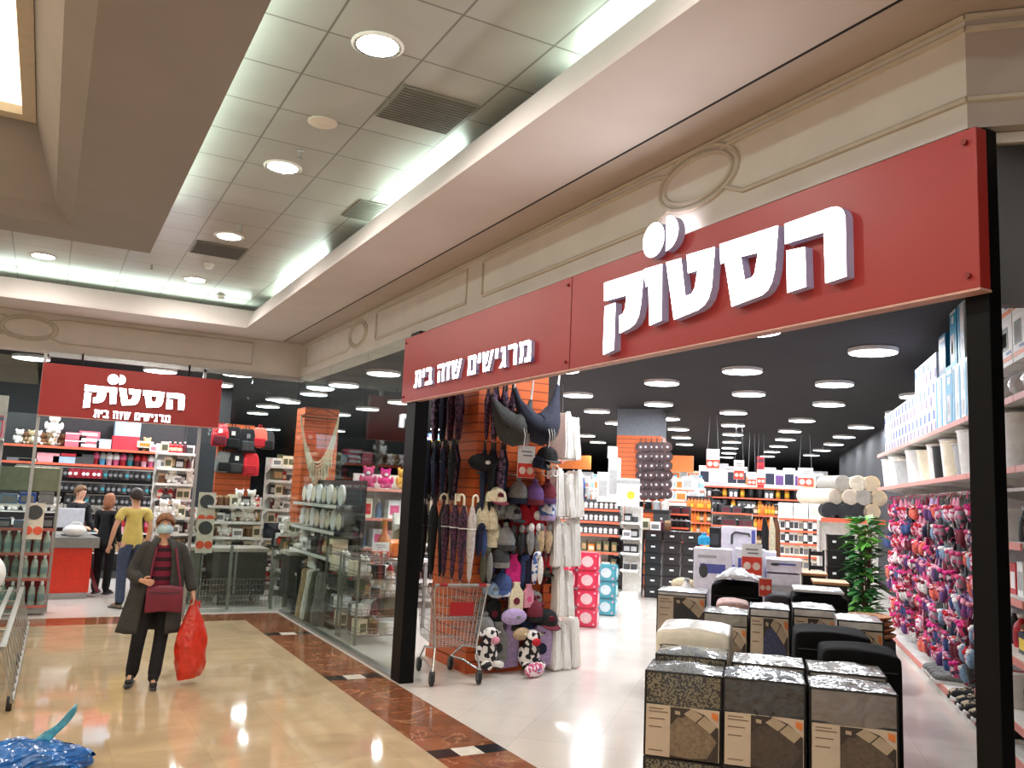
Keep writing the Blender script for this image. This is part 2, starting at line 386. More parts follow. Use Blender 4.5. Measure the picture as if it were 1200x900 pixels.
# ------------------------------------------------------------------ shop shell
b = MB(); b.box(XF + .25, 48, -5, 48, 3.886, 3.94); b.box(-9, XF + .25, YB + .25, 48, 3.886, 3.94)
structure(b.build('ceiling_shop', shopceil))
b = MB(); b.box(-9, 48, 47.8, 48, 0, 4.34); structure(b.build('wall_far', shopwall))
b = MB(); b.box(47.8, 48, -5, 47.8, 0, 4.34); structure(b.build('wall_end', shopwall))
b = MB(); b.box(-7, 3.4, 18.95, 19.15, 0, 4.3); structure(b.build('wall_checkout', M('checkout_wall', (22, 22, 27), .7)))
b = MB(); b.box(-4.6, -4.5, YB + .25, 18.95, 0, 4.3); structure(b.build('wall_left', shopwall))
# wall behind the long right-hand shelving
wr = Matrix.Translation(W(0, 0)) @ Matrix.Rotation(RZ, 4, 'Z')
b = MB(); b.box(2.78, 2.88, 1.6, 34, 0, 4.3, wr); structure(b.build('wall_shelving', shopwall))
# posts of the shopfront
b = MB(); b.box(3.19, 3.34, 7.90, 8.14, 0, 3.46); structure(b.build('trim_6', black, bevel=.006))
b = MB(); b.box(3.25, 3.335, 2.018, 2.122, 0, 3.44)
structure(b.build('trim_7', black, bevel=.006))
b = MB(); b.box(.10, 3.6, .08, .16, 2.72, 3.40, cz); b.mat(1).box(.10, 3.6, .06, .2, 3.41, 3.455, cz); structure(b.build('trim_8', [M('black_fascia', (30, 28, 27), .3), plaster]))
b = MB(); b.box(3.2, 3.3, 8.14, YB, 0, .03); b.box(-.1, 3.3, YB - .03, YB + .03, 3.40, 3.46); structure(b.build('baseboard_right', alu))
# glass
glass = glass_mat('shop_glass', (242, 248, 246), .97)
gy = [8.145, 9.55, 11.05, 12.72]
for k in range(3):
    q = MB(); q.box(3.215, 3.225, gy[k] + .004, gy[k + 1] - .004, .03, 3.46)
    structure(q.build('window_%d' % (k + 2), glass))
for k, (x0, x1) in enumerate(((1.90, 2.55), (2.56, 3.21), (-2.4, -.12))):
    q = MB(); q.box(x0, x1, YB - .005, YB + .005, .02, 3.42)
    structure(q.build('window_%d' % (k + 5), glass))
q = MB(); q.box(1.86, 1.90, YB - .03, YB + .03, 0, 3.44); q.box(-.16, -.12, YB - .03, YB + .03, 0, 3.44); structure(q.build('trim_9', alu))

# ------------------------------------------------------------------ ceiling fittings of the concourse
def downlight(loc, label, power=15):
    t = thing('downlight', label, 'light', loc, 0, 'downlights in the concourse ceiling')
    q = MB(); q.lathe([(.135, -.012), (.15, -.004), (.15, .02), (.12, .02), (.118, -.008)], 24, cap=False); q.build('trim_ring', white_p, t, smooth=True)
    q = MB(); q.cyl((0, 0, -.006), (0, 0, .012), .117, n=24); q.build('diffuser', lampglow, t)
    l = area('downlight_lamp', (0, 0, -.03), power, .2, (1, .94, .87), shape='DISK'); l.parent = t
    return t
for k, yy in enumerate((4.38, 6.57, 8.81, 11.03)):
    downlight((1.41, yy, CEIL), 'lit round downlight, %s from the camera end of the right ceiling strip' % nth(k))
downlight((-.26, 11.0, CEIL), 'lit round downlight over the back strip, beyond the ceiling beam')
for p in ((1.41, 2.17), (1.41, -.04), (1.41, -2.25), (3.62, -.15), (-2.0, 11.0), (-3.7, 11.0)):
    downlight((*p, CEIL), 'lit round downlight further along the concourse ceiling', 48 if p[0] > 3 else 15)
t = thing('ceiling_speaker', 'round beige ceiling speaker between two downlights', 'speaker', fl(378, 143, CEIL))
q = MB(); q.lathe([(.085, -.012), (.10, -.008), (.10, .01), (.08, .01)], 20); q.build('rim', mould, t, smooth=True)
q = MB(); q.cyl((0, 0, -.01), (0, 0, .01), .083, n=20); q.build('grille', M('speaker_mesh', (140, 126, 92), .6, bump=.5, bscale=200), t)
for k, (x, y, w) in enumerate(((352, 176, 'beside the second downlight'), (282, 265, 'beside the third downlight'), (178, 310, 'just beyond the corner of the ceiling beam'))):
    t = thing('sprinkler_head', 'small metal sprinkler head ' + w, 'sprinkler', fl(x, y, CEIL))
    q = MB(); q.lathe([(.03, -.004), (.035, 0), (.03, .006)], 12); q.cyl((0, 0, 0), (0, 0, -.06), .010); q.build('body', alu, t, smooth=True)
    q = MB(); q.cyl((0, 0, -.06), (0, 0, -.066), .024); q.build('deflector', alu, t)
for k, (x, y, w) in enumerate(((245, 309, 'before the last downlight'), (259, 346, 'in the far corner of the tray'))):
    t = thing('smoke_detector', 'white smoke detector on the ceiling ' + w, 'smoke detector', fl(x, y, CEIL))
    q = MB(); q.lathe([(.03, -.06), (.045, -.05), (.05, -.02), (.062, -.015), (.062, 0)], 16); q.build('housing', white_p, t, smooth=True)
def vent(xc, yc, label, n=1, wx=.56):
    t = thing('ceiling_vent', label, 'vent', (xc, yc, CEIL), 0, 'grey vent panels of the tray ceiling')
    w = wx; d = .55
    q = MB(); q.box(-w / 2 + .015, w / 2 - .015, -d / 2 + .015, d / 2 - .015, -.012, 0); q.build('panel', vent_m, t, bevel=.004)
    q = MB()
    for k in range(14): q.box(-w / 2 + .03, w / 2 - .03, -d / 2 + .04 + k * .036, -d / 2 + .055 + k * .036, -.016, -.012)
    q.build('louvre', M('vent_dark', (84, 80, 72), .6), t)
c = fl(503, 130, CEIL); vent(1.97, c.y, 'grey perforated vent panel in the ceiling, large and close to the soffit')
c = fl(257, 293, CEIL); vent(1.41, c.y, 'grey vent panel between the third and fourth downlights')
c = fl(432, 247, CEIL); vent(2.30, c.y, 'narrow grey vent panel against the tray lip', wx=.3)

# ------------------------------------------------------------------ shop lamps: round panels on a regular grid
def shop_lamp(loc, label, power=34):
    t = thing('round_panel_light', label, 'light', loc, 0, 'round panel lights of the shop ceiling')
    for n, me in LAMP: o = bpy.data.objects.new(n, me); COL.objects.link(o); o.parent = t
    l = area('panel_lamp', (0, 0, -.05), power, .5, (.94, .97, 1), shape='DISK'); l.parent = t
q = MB(); q.lathe([(.285, -.022), (.30, -.015), (.30, .03), (.27, .04)], 28, cap=False); ring = q.mesh('lamp_ring', white_p, True)
q = MB(); q.cyl((0, 0, -.024), (0, 0, .0), .284, n=28); diff = q.mesh('lamp_diffuser', shopglow)
q = MB(); q.cyl((0, 0, 0), (0, 0, .034), .03, n=6); hang = q.mesh('lamp_stem', alu)
LAMP = [('ring', ring), ('diffuser', diff), ('stem', hang)]
gx = [5.0, 7.02, 9.04, 11.03, 13.1, 15.2, 17.2, 19.28, 21.35, 23.4, 25.45]
gyy = [4.85, 7.14, 9.45, 11.36, 13.95, 16.2, 18.33, 20.6, 22.9, 25.15, 27.5, 29.7]
seen = {(9, 7), (9, 9)}
cells = [(2, 1), (2, 2), (3, 2), (2, 3), (3, 3), (2, 4), (4, 3), (3, 4), (4, 2), (5, 3), (4, 4), (3, 5), (5, 4), (4, 5), (5, 5), (6, 4), (6, 5), (5, 6), (6, 6), (7, 6),
         (6, 7), (7, 7), (7, 5), (8, 6), (8, 7), (7, 8), (8, 8), (9, 8), (9, 7), (9, 9), (10, 8), (10, 9), (10, 10), (5, 8), (6, 9), (4, 7), (4, 6), (0, 4), (0, 5), (1, 6), (1, 7), (1, 8),
         (2, 11), (1, 3), (1, 1), (0, 7), (0, 1), (0, 2), (0, 3), (2, 6), (3, 7), (3, 8), (3, 9), (1, 4), (0, 6), (2, 5), (3, 6)]
for i, j in cells:
    shop_lamp((gx[i], gyy[j], 3.85), 'round lit panel light in the %s row from the wide opening, %s along it' % (nth(j), nth(i)))
# the checkout end
for k, (x, yv) in enumerate(((-2.4, 14.6), (-.4, 14.6), (1.7, 14.6), (-2.4, 16.9), (-.4, 16.9), (1.7, 16.9), (2.98, 13.95), (2.98, 16.2), (2.98, 18.3))):
    shop_lamp((x, yv, 3.85), 'round lit panel light over the checkouts behind the back sign, %s of nine' % nth(k), 30)
for k, (x, yy) in enumerate(((326, 468), (314, 476), (302, 484), (319, 503))):
    shop_lamp(fl(x, yy, 3.85), 'round lit panel light seen through the glass corner, %s from the glass' % nth(k), 22)
# ------------------------------------------------------------------ lit signs
signred = M('sign_red', (150, 38, 33), .42, var=.05, scale=2)
lit = M('lit_letter', (252, 252, 255), .5, emit=7)
shell = M('letter_return', (158, 152, 182), .5, emit=.10)
def cap(bm_, outline, hole, X, thick, mi, rmi, ax):
    """letter with a straight return: front face at X, sides thick deep; ax maps (p, q) -> 3-D front point, n is the inward normal"""
    n = ax[1]; f = ax[0]
    loops = [outline] + ([hole] if hole else [])
    bm = bm_.bm; edges = []
    for L in loops:
        v = [bm.verts.new(f(*p)) for p in L]; v2 = [bm.verts.new(f(*p) + n * thick) for p in L]
        for k in range(len(L)):
            edges.append(bm.edges.new((v[k], v[(k + 1) % len(L)])))
            q = bm.faces.new((v[k], v[(k + 1) % len(L)], v2[(k + 1) % len(L)], v2[k])); q.material_index = rmi
    r = bmesh.ops.triangle_fill(bm, use_beauty=True, use_dissolve=False, edges=edges)
    for g in r['geom']:
        if isinstance(g, bmesh.types.BMFace): g.material_index = mi
def ell2(cx, cy, rx, ry, a0=0, a1=360, n=24):
    full = a1 - a0 >= 360
    return [(cx + rx * math.cos(math.radians(a0 + (a1 - a0) * k / n)), cy + ry * math.sin(math.radians(a0 + (a1 - a0) * k / n))) for k in range(n if full else n + 1)]
LOGO_PX = {
    'he_roof': [(860, 122), (1070, 47), (1092, 46), (1108, 52), (1120, 66), (1127, 90), (1132, 352), (1040, 382), (1032, 158), (862, 210)],
    'he_leg': [(868, 240), (950, 222), (955, 397), (872, 424)],
    'samekh': [(575, 211), (832, 128), (818, 320), (804, 380), (786, 412), (762, 434), (628, 485), (598, 290), (579, 297)],
    'tet': [(340, 291), (405, 272), (424, 440), (452, 428), (466, 402), (478, 326), (436, 338), (430, 258), (554, 222), (540, 400), (526, 450), (506, 480), (478, 500), (374, 543)],
    'vav': [(243, 321), (322, 297), (320, 545), (267, 568), (262, 394), (250, 398)],
    'qof_roof': [(68, 381), (243, 325), (228, 480), (218, 530), (203, 560), (180, 580), (135, 602), (133, 526), (150, 516), (160, 490), (166, 435), (68, 461)],
    'qof_leg': [(70, 484), (117, 468), (110, 675), (62, 697)]}
SAMEKH_HOLE = [(668, 266), (744, 247), (728, 340), (716, 357), (685, 368)]
XL = 3.112
def pxl(x, y): p = onX(690 + x / 3.75, 230 + y / 3.75, XL); return (p.y, p.z)
LOGO = {k: [pxl(*p) for p in v] for k, v in LOGO_PX.items()}
HOLE = [pxl(*p) for p in SAMEKH_HOLE]
c1 = pxl(284, 192); r1 = (abs(pxl(238, 192)[0] - pxl(331, 192)[0]) / 2, abs(pxl(284, 114)[1] - pxl(284, 268)[1]) / 2 * .97)
LOGO['dot'] = ell2(*c1, *r1)
c2 = pxl(340, 165); r2 = (abs(pxl(340, 165)[0] - pxl(393, 165)[0]), abs(pxl(340, 90)[1] - pxl(340, 240)[1]) / 2)
LOGO['half_dot'] = ell2(c2[0], c2[1], r2[0], r2[1], 90, 270, 16)

# slogan, bold block letters in a unit-high cell
def rc(x0, y0, x1, y1): return [(x0, y0), (x1, y0), (x1, y1), (x0, y1)]
GL = {
    'tav': (.80, [rc(.08, .80, .72, 1), rc(.54, 0, .76, .92), [(.14, .8), (.36, .8), (.32, .0), (.10, .0)], rc(-.02, 0, .30, .19)]),
    'yod': (.27, [rc(.02, .52, .24, 1)]),
    'bet': (.76, [rc(.04, .80, .56, 1), rc(.42, .1, .64, .94), rc(.0, 0, .74, .2)]),
    'he': (.80, [rc(.02, .80, .70, 1), rc(.52, 0, .74, .94), rc(.08, 0, .29, .62)]),
    'zayin': (.48, [rc(.0, .80, .44, 1), [(.14, .8), (.36, .8), (.33, 0), (.12, 0)]]),
    'shin': (.98, [[(0, 1), (.2, 1), (.34, 0), (.14, 0)], rc(.14, 0, .66, .2), [(.60, 0), (.70, .2), (.94, 1), (.74, 1), (.52, .1)], [(.38, 1), (.56, 1), (.42, .42), (.26, .38)]]),
    'mem_final': (.82, [rc(.04, .80, .70, 1), rc(.04, 0, .76, .2), rc(.06, .1, .27, .9), rc(.54, .1, .76, .95)]),
    'gimel': (.56, [rc(.10, .80, .42, 1), [(.24, .95), (.44, .95), (.46, .2), (.26, .2)], [(0, 0), (.22, 0), (.40, .34), (.28, .34)], [(.34, .3), (.46, .3), (.54, 0), (.36, 0)]]),
    'resh': (.72, [rc(.0, .80, .58, 1), rc(.44, 0, .66, .94)]),
    'mem': (.92, [[(0, 1), (.2, 1), (.34, .5), (.24, 0), (.04, 0), (.12, .5)], rc(.3, .80, .72, 1), rc(.62, 0, .84, .92), rc(.42, 0, .84, .2)])}
TEXT = ['tav', 'yod', 'bet', None, 'he', 'zayin', 'shin', None, 'mem_final', 'yod', 'shin', 'yod', 'gimel', 'resh', 'mem']
GAP, SPACE = .10, .42
TW = sum((GL[c][0] + GAP) if c else SPACE for c in TEXT)
def slogan(parent, f, n, thick, mats):
    """f(t, q): t 0..1 along the line, q 0..1 up"""
    x = 0
    for c in TEXT:
        if c is None: x += SPACE; continue
        q = MB()
        for pg in GL[c][1]:
            P = [f((x + px) / TW, py) for px, py in pg]
            m_ = len(P); v = [q.bm.verts.new(p) for p in P]; v2 = [q.bm.verts.new(p + n * thick) for p in P]
            fc = q.bm.faces.new(v); fc.material_index = 0
            for k in range(m_): fc = q.bm.faces.new((v[k], v[(k + 1) % m_], v2[(k + 1) % m_], v2[k])); fc.material_index = 1
        q.build('slogan_letter', mats, parent); x += GL[c][0] + GAP
# --- big sign
t = thing('shop_sign', 'long red fascia sign with big glowing white letters over the wide shop entrance', 'sign', (0, 0, 0))
q = MB(); q.box(3.165, 3.235, 2.0, 8.235, 2.745, 3.415); q.build('fascia_panel', signred, t, bevel=.004)
q = MB(); q.mat(0).box(3.162, 3.166, 5.008, 5.013, 2.745, 3.415)
q.build('panel_joint', M('joint_dark', (96, 22, 20), .6), t)
q = MB(); q.box(3.165, 3.24, 2.0, 8.235, 2.735, 2.745); q.build('bottom_trim', M('pale_edge', (196, 150, 140), .5), t)
for yv in (2.045, 5.06, 8.18):
    for zv in (2.80, 3.36):
        q = MB(); q.cyl((3.150, yv, zv), (3.166, yv, zv), .012, n=10); q.build('bolt', M('bolt_red', (120, 26, 24), .4), t)
nx = Vector((1, 0, 0))
for k, L in LOGO.items():
    q = MB(); cap(q, L, HOLE if k == 'samekh' else None, XL, 3.165 - XL, 0, 1, (lambda p, z: Vector((XL, p, z)), nx))
    q.build('logo_letter' if 'dot' not in k else 'logo_dot', [lit, shell], t)
sl0 = onX(486, 442, 3.13); sl1 = onX(625, 410, 3.13)
zlo, zhi = (onX(489, 454, 3.13).z + onX(615, 424, 3.13).z) / 2, (onX(491, 434, 3.13).z + onX(617, 399, 3.13).z) / 2
slogan(t, lambda a, v: Vector((3.13, sl0.y + (sl1.y - sl0.y) * a, zlo + (zhi - zlo) * v)), nx, .035, [lit, shell])
# --- smaller sign on the back shopfront
YS = 12.60
p00, p11 = onY(50.5, 428.5, YS), onY(256, 501, YS)
zs0, zs1 = p11.z - .005, onY(258, 445, YS).z
t = thing('shop_sign', 'short red box sign with white letters and slogan above the checkout entrance', 'sign', (0, 0, 0))
q = MB(); q.box(p00.x, p11.x, YS, YS + .1, zs0, zs1); q.build('fascia_panel', signred, t, bevel=.004)
q = MB(); q.box(p00.x, p11.x, YS - .004, YS + .1, zs0 - .008, zs0); q.build('bottom_trim', M('pale_edge', (196, 150, 140), .5), t)
for xx in (.2, .8):
    q = MB(); q.cyl((p00.x + (p11.x - p00.x) * xx, YS + .05, zs1), (p00.x + (p11.x - p00.x) * xx, YS + .05, 3.47), .012); q.build('hanger_rod', black, t)
XB0, XB1 = onY(99, 455, YS - .03).x, onY(216.8, 467, YS - .03).x
zb0, zb1 = onY(100, 478, YS - .03).z, onY(101, 451, YS - .03).z
ys = [p[0] for L in LOGO.values() for p in L]; Ymx, Ymn = max(ys), min(ys)
kx = (XB1 - XB0) / (Ymx - Ymn)
zq0 = min(p[1] for p in LOGO['qof_leg']); zq1 = max(p[1] for p in LOGO['qof_roof']); kz = (zb1 - zb0) / (zq1 - zq0)
fb = lambda p, z: Vector((XB0 + (Ymx - p) * kx, YS - .03, zb0 + (z - zq0) * kz))
ny = Vector((0, 1, 0))
for k, L in LOGO.items():
    q = MB(); cap(q, L, HOLE if k == 'samekh' else None, 0, .03, 0, 1, (fb, ny))
    q.build('logo_letter' if 'dot' not in k else 'logo_dot', [lit, shell], t)
s0, s1 = onY(110, 484, YS - .02), onY(201, 491, YS - .02)
zl, zh = onY(155, 492, YS - .02).z, onY(155, 483.5, YS - .02).z
slogan(t, lambda a, v: Vector((s0.x + (s1.x - s0.x) * a, YS - .02, zl + (zh - zl) * v)), ny, .02, [lit, shell])
# ------------------------------------------------------------------ shop furniture and goods: shared shapes
strip_o = M('price_strip_orange', (226, 104, 74), .5)
strip_p = M('price_strip_pink', (222, 140, 128), .5)
steel_w = M('white_shelf_steel', (226, 224, 218), .4)
steel_d = M('dark_shelf_steel', (50, 50, 52), .45)
paperw = M('white_card', (238, 236, 234), .5, var=.04)
def gondola(name, label, cat, loc, w, d, h, zs, rz=RZ, group=None, body=None, strip=None, sides=True, back=True, base=.12, lip=.035):
    """shop shelving: uprights, back panel, base, shelves with price strips; local x along the front, y to the back"""
    body = body or steel_w; strip = strip or strip_o
    t = thing(name, label, cat, loc, rz, group)
    if back: q = MB(); q.box(.02, w - .02, d - .03, d, .02, h); q.build('back_panel', body, t)
    for x in (0, w - .03):
        q = MB()
        if sides: q.poly([(x, 0, 0), (x, d, 0), (x, d, h), (x, d * .55, h), (x, d * .5, h * .62), (x, .0, h * .3)] if False else [(x, d - .06, 0), (x, d, 0), (x, d, h), (x, d - .06, h)], (.03, 0, 0))
        q.box(x, x + .03, .02, d, 0, base)
        q.build('upright', body, t)
    q = MB(); q.box(.02, w - .02, .02, d - .03, 0, base); q.build('base', body, t)
    for z in zs:
        q = MB(); q.box(.01, w - .01, 0, d - .02, z - .03, z); s = q.build('shelf', body, t)
        q = MB(); q.box(.01, w - .01, -.012, .0, z - lip - .004, z + .004); q.build('price_strip', strip, s)
        for x in (.012, w - .03):
            q = MB(); q.poly([(x, .05, z - .03), (x, d - .03, z - .03), (x, d - .03, z - .13)], (.006, 0, 0)); q.build('bracket', body, s)
    return t
def loc2w(t, x, y, z): return t.matrix_basis @ Vector((x, y, z))
def basis(t): return Matrix.Translation(t.location) @ Euler(t.rotation_euler).to_matrix().to_4x4()

def me_box(name, w, d, h, base, panel=None, stripe=None, dot=None, bev=.004):
    q = MB(); q.mat(0).box(-w / 2, w / 2, -d / 2, d / 2, 0, h)
    mats = [base]
    def add(m):
        mats.append(m); return len(mats) - 1
    if panel: i = add(panel); q.mat(i).box(-w * .38, w * .38, -d / 2 - .002, -d / 2, h * .18, h * .72)
    if stripe: i = add(stripe); q.mat(i).box(-w / 2 - .001, w / 2 + .001, -d / 2 - .0015, d / 2 + .001, h * .80, h * .93)
    if dot: i = add(dot); q.cyl((w * .18, -d / 2 - .003, h * .4), (w * .18, -d / 2, h * .4), min(w, h) * .2, n=12); [setattr(f, 'material_index', i) for f in q.bm.faces[-14:]]
    return q.mesh(name, mats)
def me_bottle(name, r, h, m, cap_, label=None, n=12):
    q = MB(); q.mat(0).lathe([(r * .92, 0), (r, h * .05), (r, h * .55), (r * .85, h * .68), (r * .36, h * .82), (r * .34, h * .9)], n)
    q.mat(1).cyl((0, 0, h * .88), (0, 0, h), r * .42, n=n)
    mats = [m, cap_]
    if label: q.mat(2).cyl((0, 0, h * .18), (0, 0, h * .48), r * 1.02, n=n); mats.append(label)
    return q.mesh(name, mats, True)
def me_jar(name, r, h, m, lid, n=12):
    q = MB(); q.mat(0).lathe([(r * .9, 0), (r, h * .06), (r, h * .74), (r * .88, h * .8)], n); q.mat(1).lathe([(r * .92, h * .8), (r * .92, h * .98), (r * .5, h)], n)
    return q.mesh(name, [m, lid], True)
def me_plush(name, m, m2, s=.2):
    q = MB(); q.mat(0).ell((0, 0, s * .42), (s * .42, s * .36, s * .42)); q.ell((0, -.02, s * 1.02), (s * .34, s * .3, s * .30))
    for k in (-1, 1):
        q.ell((k * s * .26, 0, s * 1.27), (s * .12, s * .08, s * .13), 8, 5); q.ell((k * s * .44, -s * .14, s * .55), (s * .13, s * .15, s * .26), 8, 5); q.ell((k * s * .28, -s * .36, s * .16), (s * .15, s * .24, s * .15), 8, 5)
    q.mat(1).ell((0, -s * .28, s * .95), (s * .15, s * .12, s * .11), 8, 5)
    return q.mesh(name, [m, m2], True)
def me_pot(name, r, h, m, lid):
    q = MB(); q.mat(0).lathe([(r * .9, 0), (r, h * .1), (r * 1.02, h * .78), (r * 1.06, h * .8)], 16)
    q.mat(1).lathe([(r * 1.05, h * .8), (r * .8, h * .92), (r * .2, h * .98), (r * .14, h * 1.0), (r * .18, h * 1.1), (r * .05, h * 1.13)], 16)
    for k in (-1, 1): q.mat(1).tube([(k * r, -.03, h * .6), (k * (r + .03), -.025, h * .62), (k * (r + .03), .025, h * .62), (k * r, .03, h * .6)], .006, 5)
    return q.mesh(name, [m, lid], True)
def shelf_goods(t, w, z, mes, name, lab, cat, group, n, y=.12, jitter=.0, rows=1, seed=0, stack=1, hgt=0, x0=.05, x1=None, z_jit=0):
    """n goods along one shelf of the unit t (local frame), optionally stacked"""
    rd = random.Random(seed + int(z * 100)); B = basis(t); x1 = w - .05 if x1 is None else x1
    rzt = t.rotation_euler.z; out = []
    for k in range(n):
        for j in range(stack):
            me = mes[(k * 7 + j * 3 + seed) % len(mes)] if not callable(mes) else mes(k, j)
            x = x0 + (k + .5) * (x1 - x0) / n
            p = B @ Vector((x + rd.uniform(-jitter, jitter), y, z + j * hgt))
            out.append(inst(me, name, lab, cat, p, rzt + rd.uniform(-.1, .1) * (1 if jitter else 0), group))
    return out
C = {}
def colm(n, rgb, **k): C[n] = M('c_' + n, rgb, **{'rough': .5, **k}); return C[n]
for n, rgb in dict(red=(188, 32, 38), crimson=(150, 26, 44), pink=(226, 96, 140), hotpink=(226, 40, 140), palepink=(238, 176, 190), blue=(40, 78, 158), sky=(92, 168, 214), cyan=(24, 150, 196), navy=(26, 30, 54), teal=(40, 140, 150),
                   green=(52, 120, 54), lime=(150, 200, 60), yellow=(230, 196, 60), orange=(232, 122, 46), amber=(206, 120, 34), brown=(108, 70, 42), tan=(184, 150, 108), cream=(230, 218, 192), white=(236, 234, 230), lgrey=(176, 176, 176),
                   grey=(120, 120, 122), dgrey=(66, 66, 68), black=(22, 22, 24), lilac=(176, 150, 196), purple=(96, 60, 120), maroon=(96, 30, 44), olive=(92, 92, 66), silver=(190, 192, 194), steelblue=(96, 120, 150)).items(): colm(n, rgb)
fab = {n: M('f_' + n, rgb, .9, var=.22, scale=40, bump=.25, bscale=90) for n, rgb in dict(red=(190, 30, 44), pink=(206, 76, 122), palepink=(214, 142, 160), hotpink=(206, 34, 122), blue=(60, 78, 128), sky=(132, 160, 186), navy=(30, 36, 62), grey=(128, 128, 126), dgrey=(60, 60, 62), black=(22, 22, 25), white=(232, 228, 222), cream=(226, 214, 182), tan=(186, 160, 124), lilac=(178, 156, 198), purple=(98, 62, 118), maroon=(108, 30, 46), olive=(86, 86, 70), teal=(70, 160, 165), coral=(226, 110, 92), brown=(110, 72, 46)).items()}
def checker(name, a, b_, scale):
    m = bpy.data.materials.new(name); m.use_nodes = True; nt = m.node_tree; b = nt.nodes['Principled BSDF']
    tc = nt.nodes.new('ShaderNodeTexCoord'); v = nt.nodes.new('ShaderNodeTexVoronoi'); v.inputs['Scale'].default_value = scale; nt.links.new(tc.outputs['Object'], v.inputs['Vector'])
    r = nt.nodes.new('ShaderNodeValToRGB'); r.color_ramp.interpolation = 'CONSTANT'; e = r.color_ramp.elements; e[0].color = (*lin(a), 1); e[1].position = .5; e[1].color = (*lin(b_), 1)
    nt.links.new(v.outputs['Color'], r.inputs[0]); nt.links.new(r.outputs[0], b.inputs['Base Color']); b.inputs['Roughness'].default_value = .8
    MATS[name] = m; return m
def multi(name, cols, scale):
    m = checker(name, cols[0], cols[1], scale); e = m.node_tree.nodes['Color Ramp'].color_ramp.elements
    e[1].position = .40
    for k, c in enumerate(cols[2:]): x = e.new(.5 + .09 * k); x.color = (*lin(c), 1)
    return m
fab['multi'] = multi('multi_print', [(200, 60, 100), (90, 110, 160), (226, 206, 210), (60, 50, 70)], 34)
fab['multired'] = multi('multi_red_print', [(190, 34, 60), (230, 130, 150), (90, 40, 60), (220, 200, 200)], 36)
fab['multigrey'] = multi('multi_grey_print', [(120, 116, 120), (60, 60, 70), (206, 190, 196), (190, 90, 120)], 36)
fab['cow'] = checker('cow_print', (238, 232, 228), (32, 28, 32), 26)
fab['floral'] = checker('floral_print', (236, 220, 226), (200, 80, 120), 40)
fab['camo'] = checker('dark_print', (46, 40, 56), (120, 90, 120), 34)
fab['bluewhite'] = checker('blue_white_print', (70, 100, 160), (226, 226, 234), 30)
fab['pinkwhite'] = checker('pink_white_print', (226, 110, 150), (240, 226, 230), 34)

# ------------------------------------------------------------------ bedding packages in the middle of the entrance
card = M('insert_card', (192, 174, 154), .45, var=.05, coat=.3)
foil_dark = M('dark_wrapped_fabric', (44, 42, 42), .45, var=.5, scale=24, bump=.8, bscale=13, coat=1.)
foil_brown = M('grey_brown_wrapped_fabric', (112, 104, 98), .42, var=.18, scale=9, bump=.8, bscale=11, coat=1.)
foil_grey = M('grey_wrapped_fabric', (142, 134, 126), .42, var=.18, scale=9, bump=.8, bscale=12, coat=1.)
foil_pat = checker('speckled_wrapped_fabric', (22, 21, 21), (112, 104, 82), 125); 
_b = foil_pat.node_tree.nodes['Principled BSDF']; _b.inputs['Coat Weight'].default_value = 1; _b.inputs['Roughness'].default_value = .45
piping = M('package_piping', (18, 18, 18), .5)
pic_bed = M('picture_bedspread', (122, 104, 84), .5, var=.3, scale=60, coat=.3); pic_dk = M('picture_shadow', (52, 42, 36), .5, coat=.3); pic_lt = M('picture_pillow', (168, 150, 126), .5, coat=.3); pic_o = M('picture_lamp_glow', (214, 120, 50), .5, coat=.3)
ink = M('printed_text', (112, 92, 74), .5)
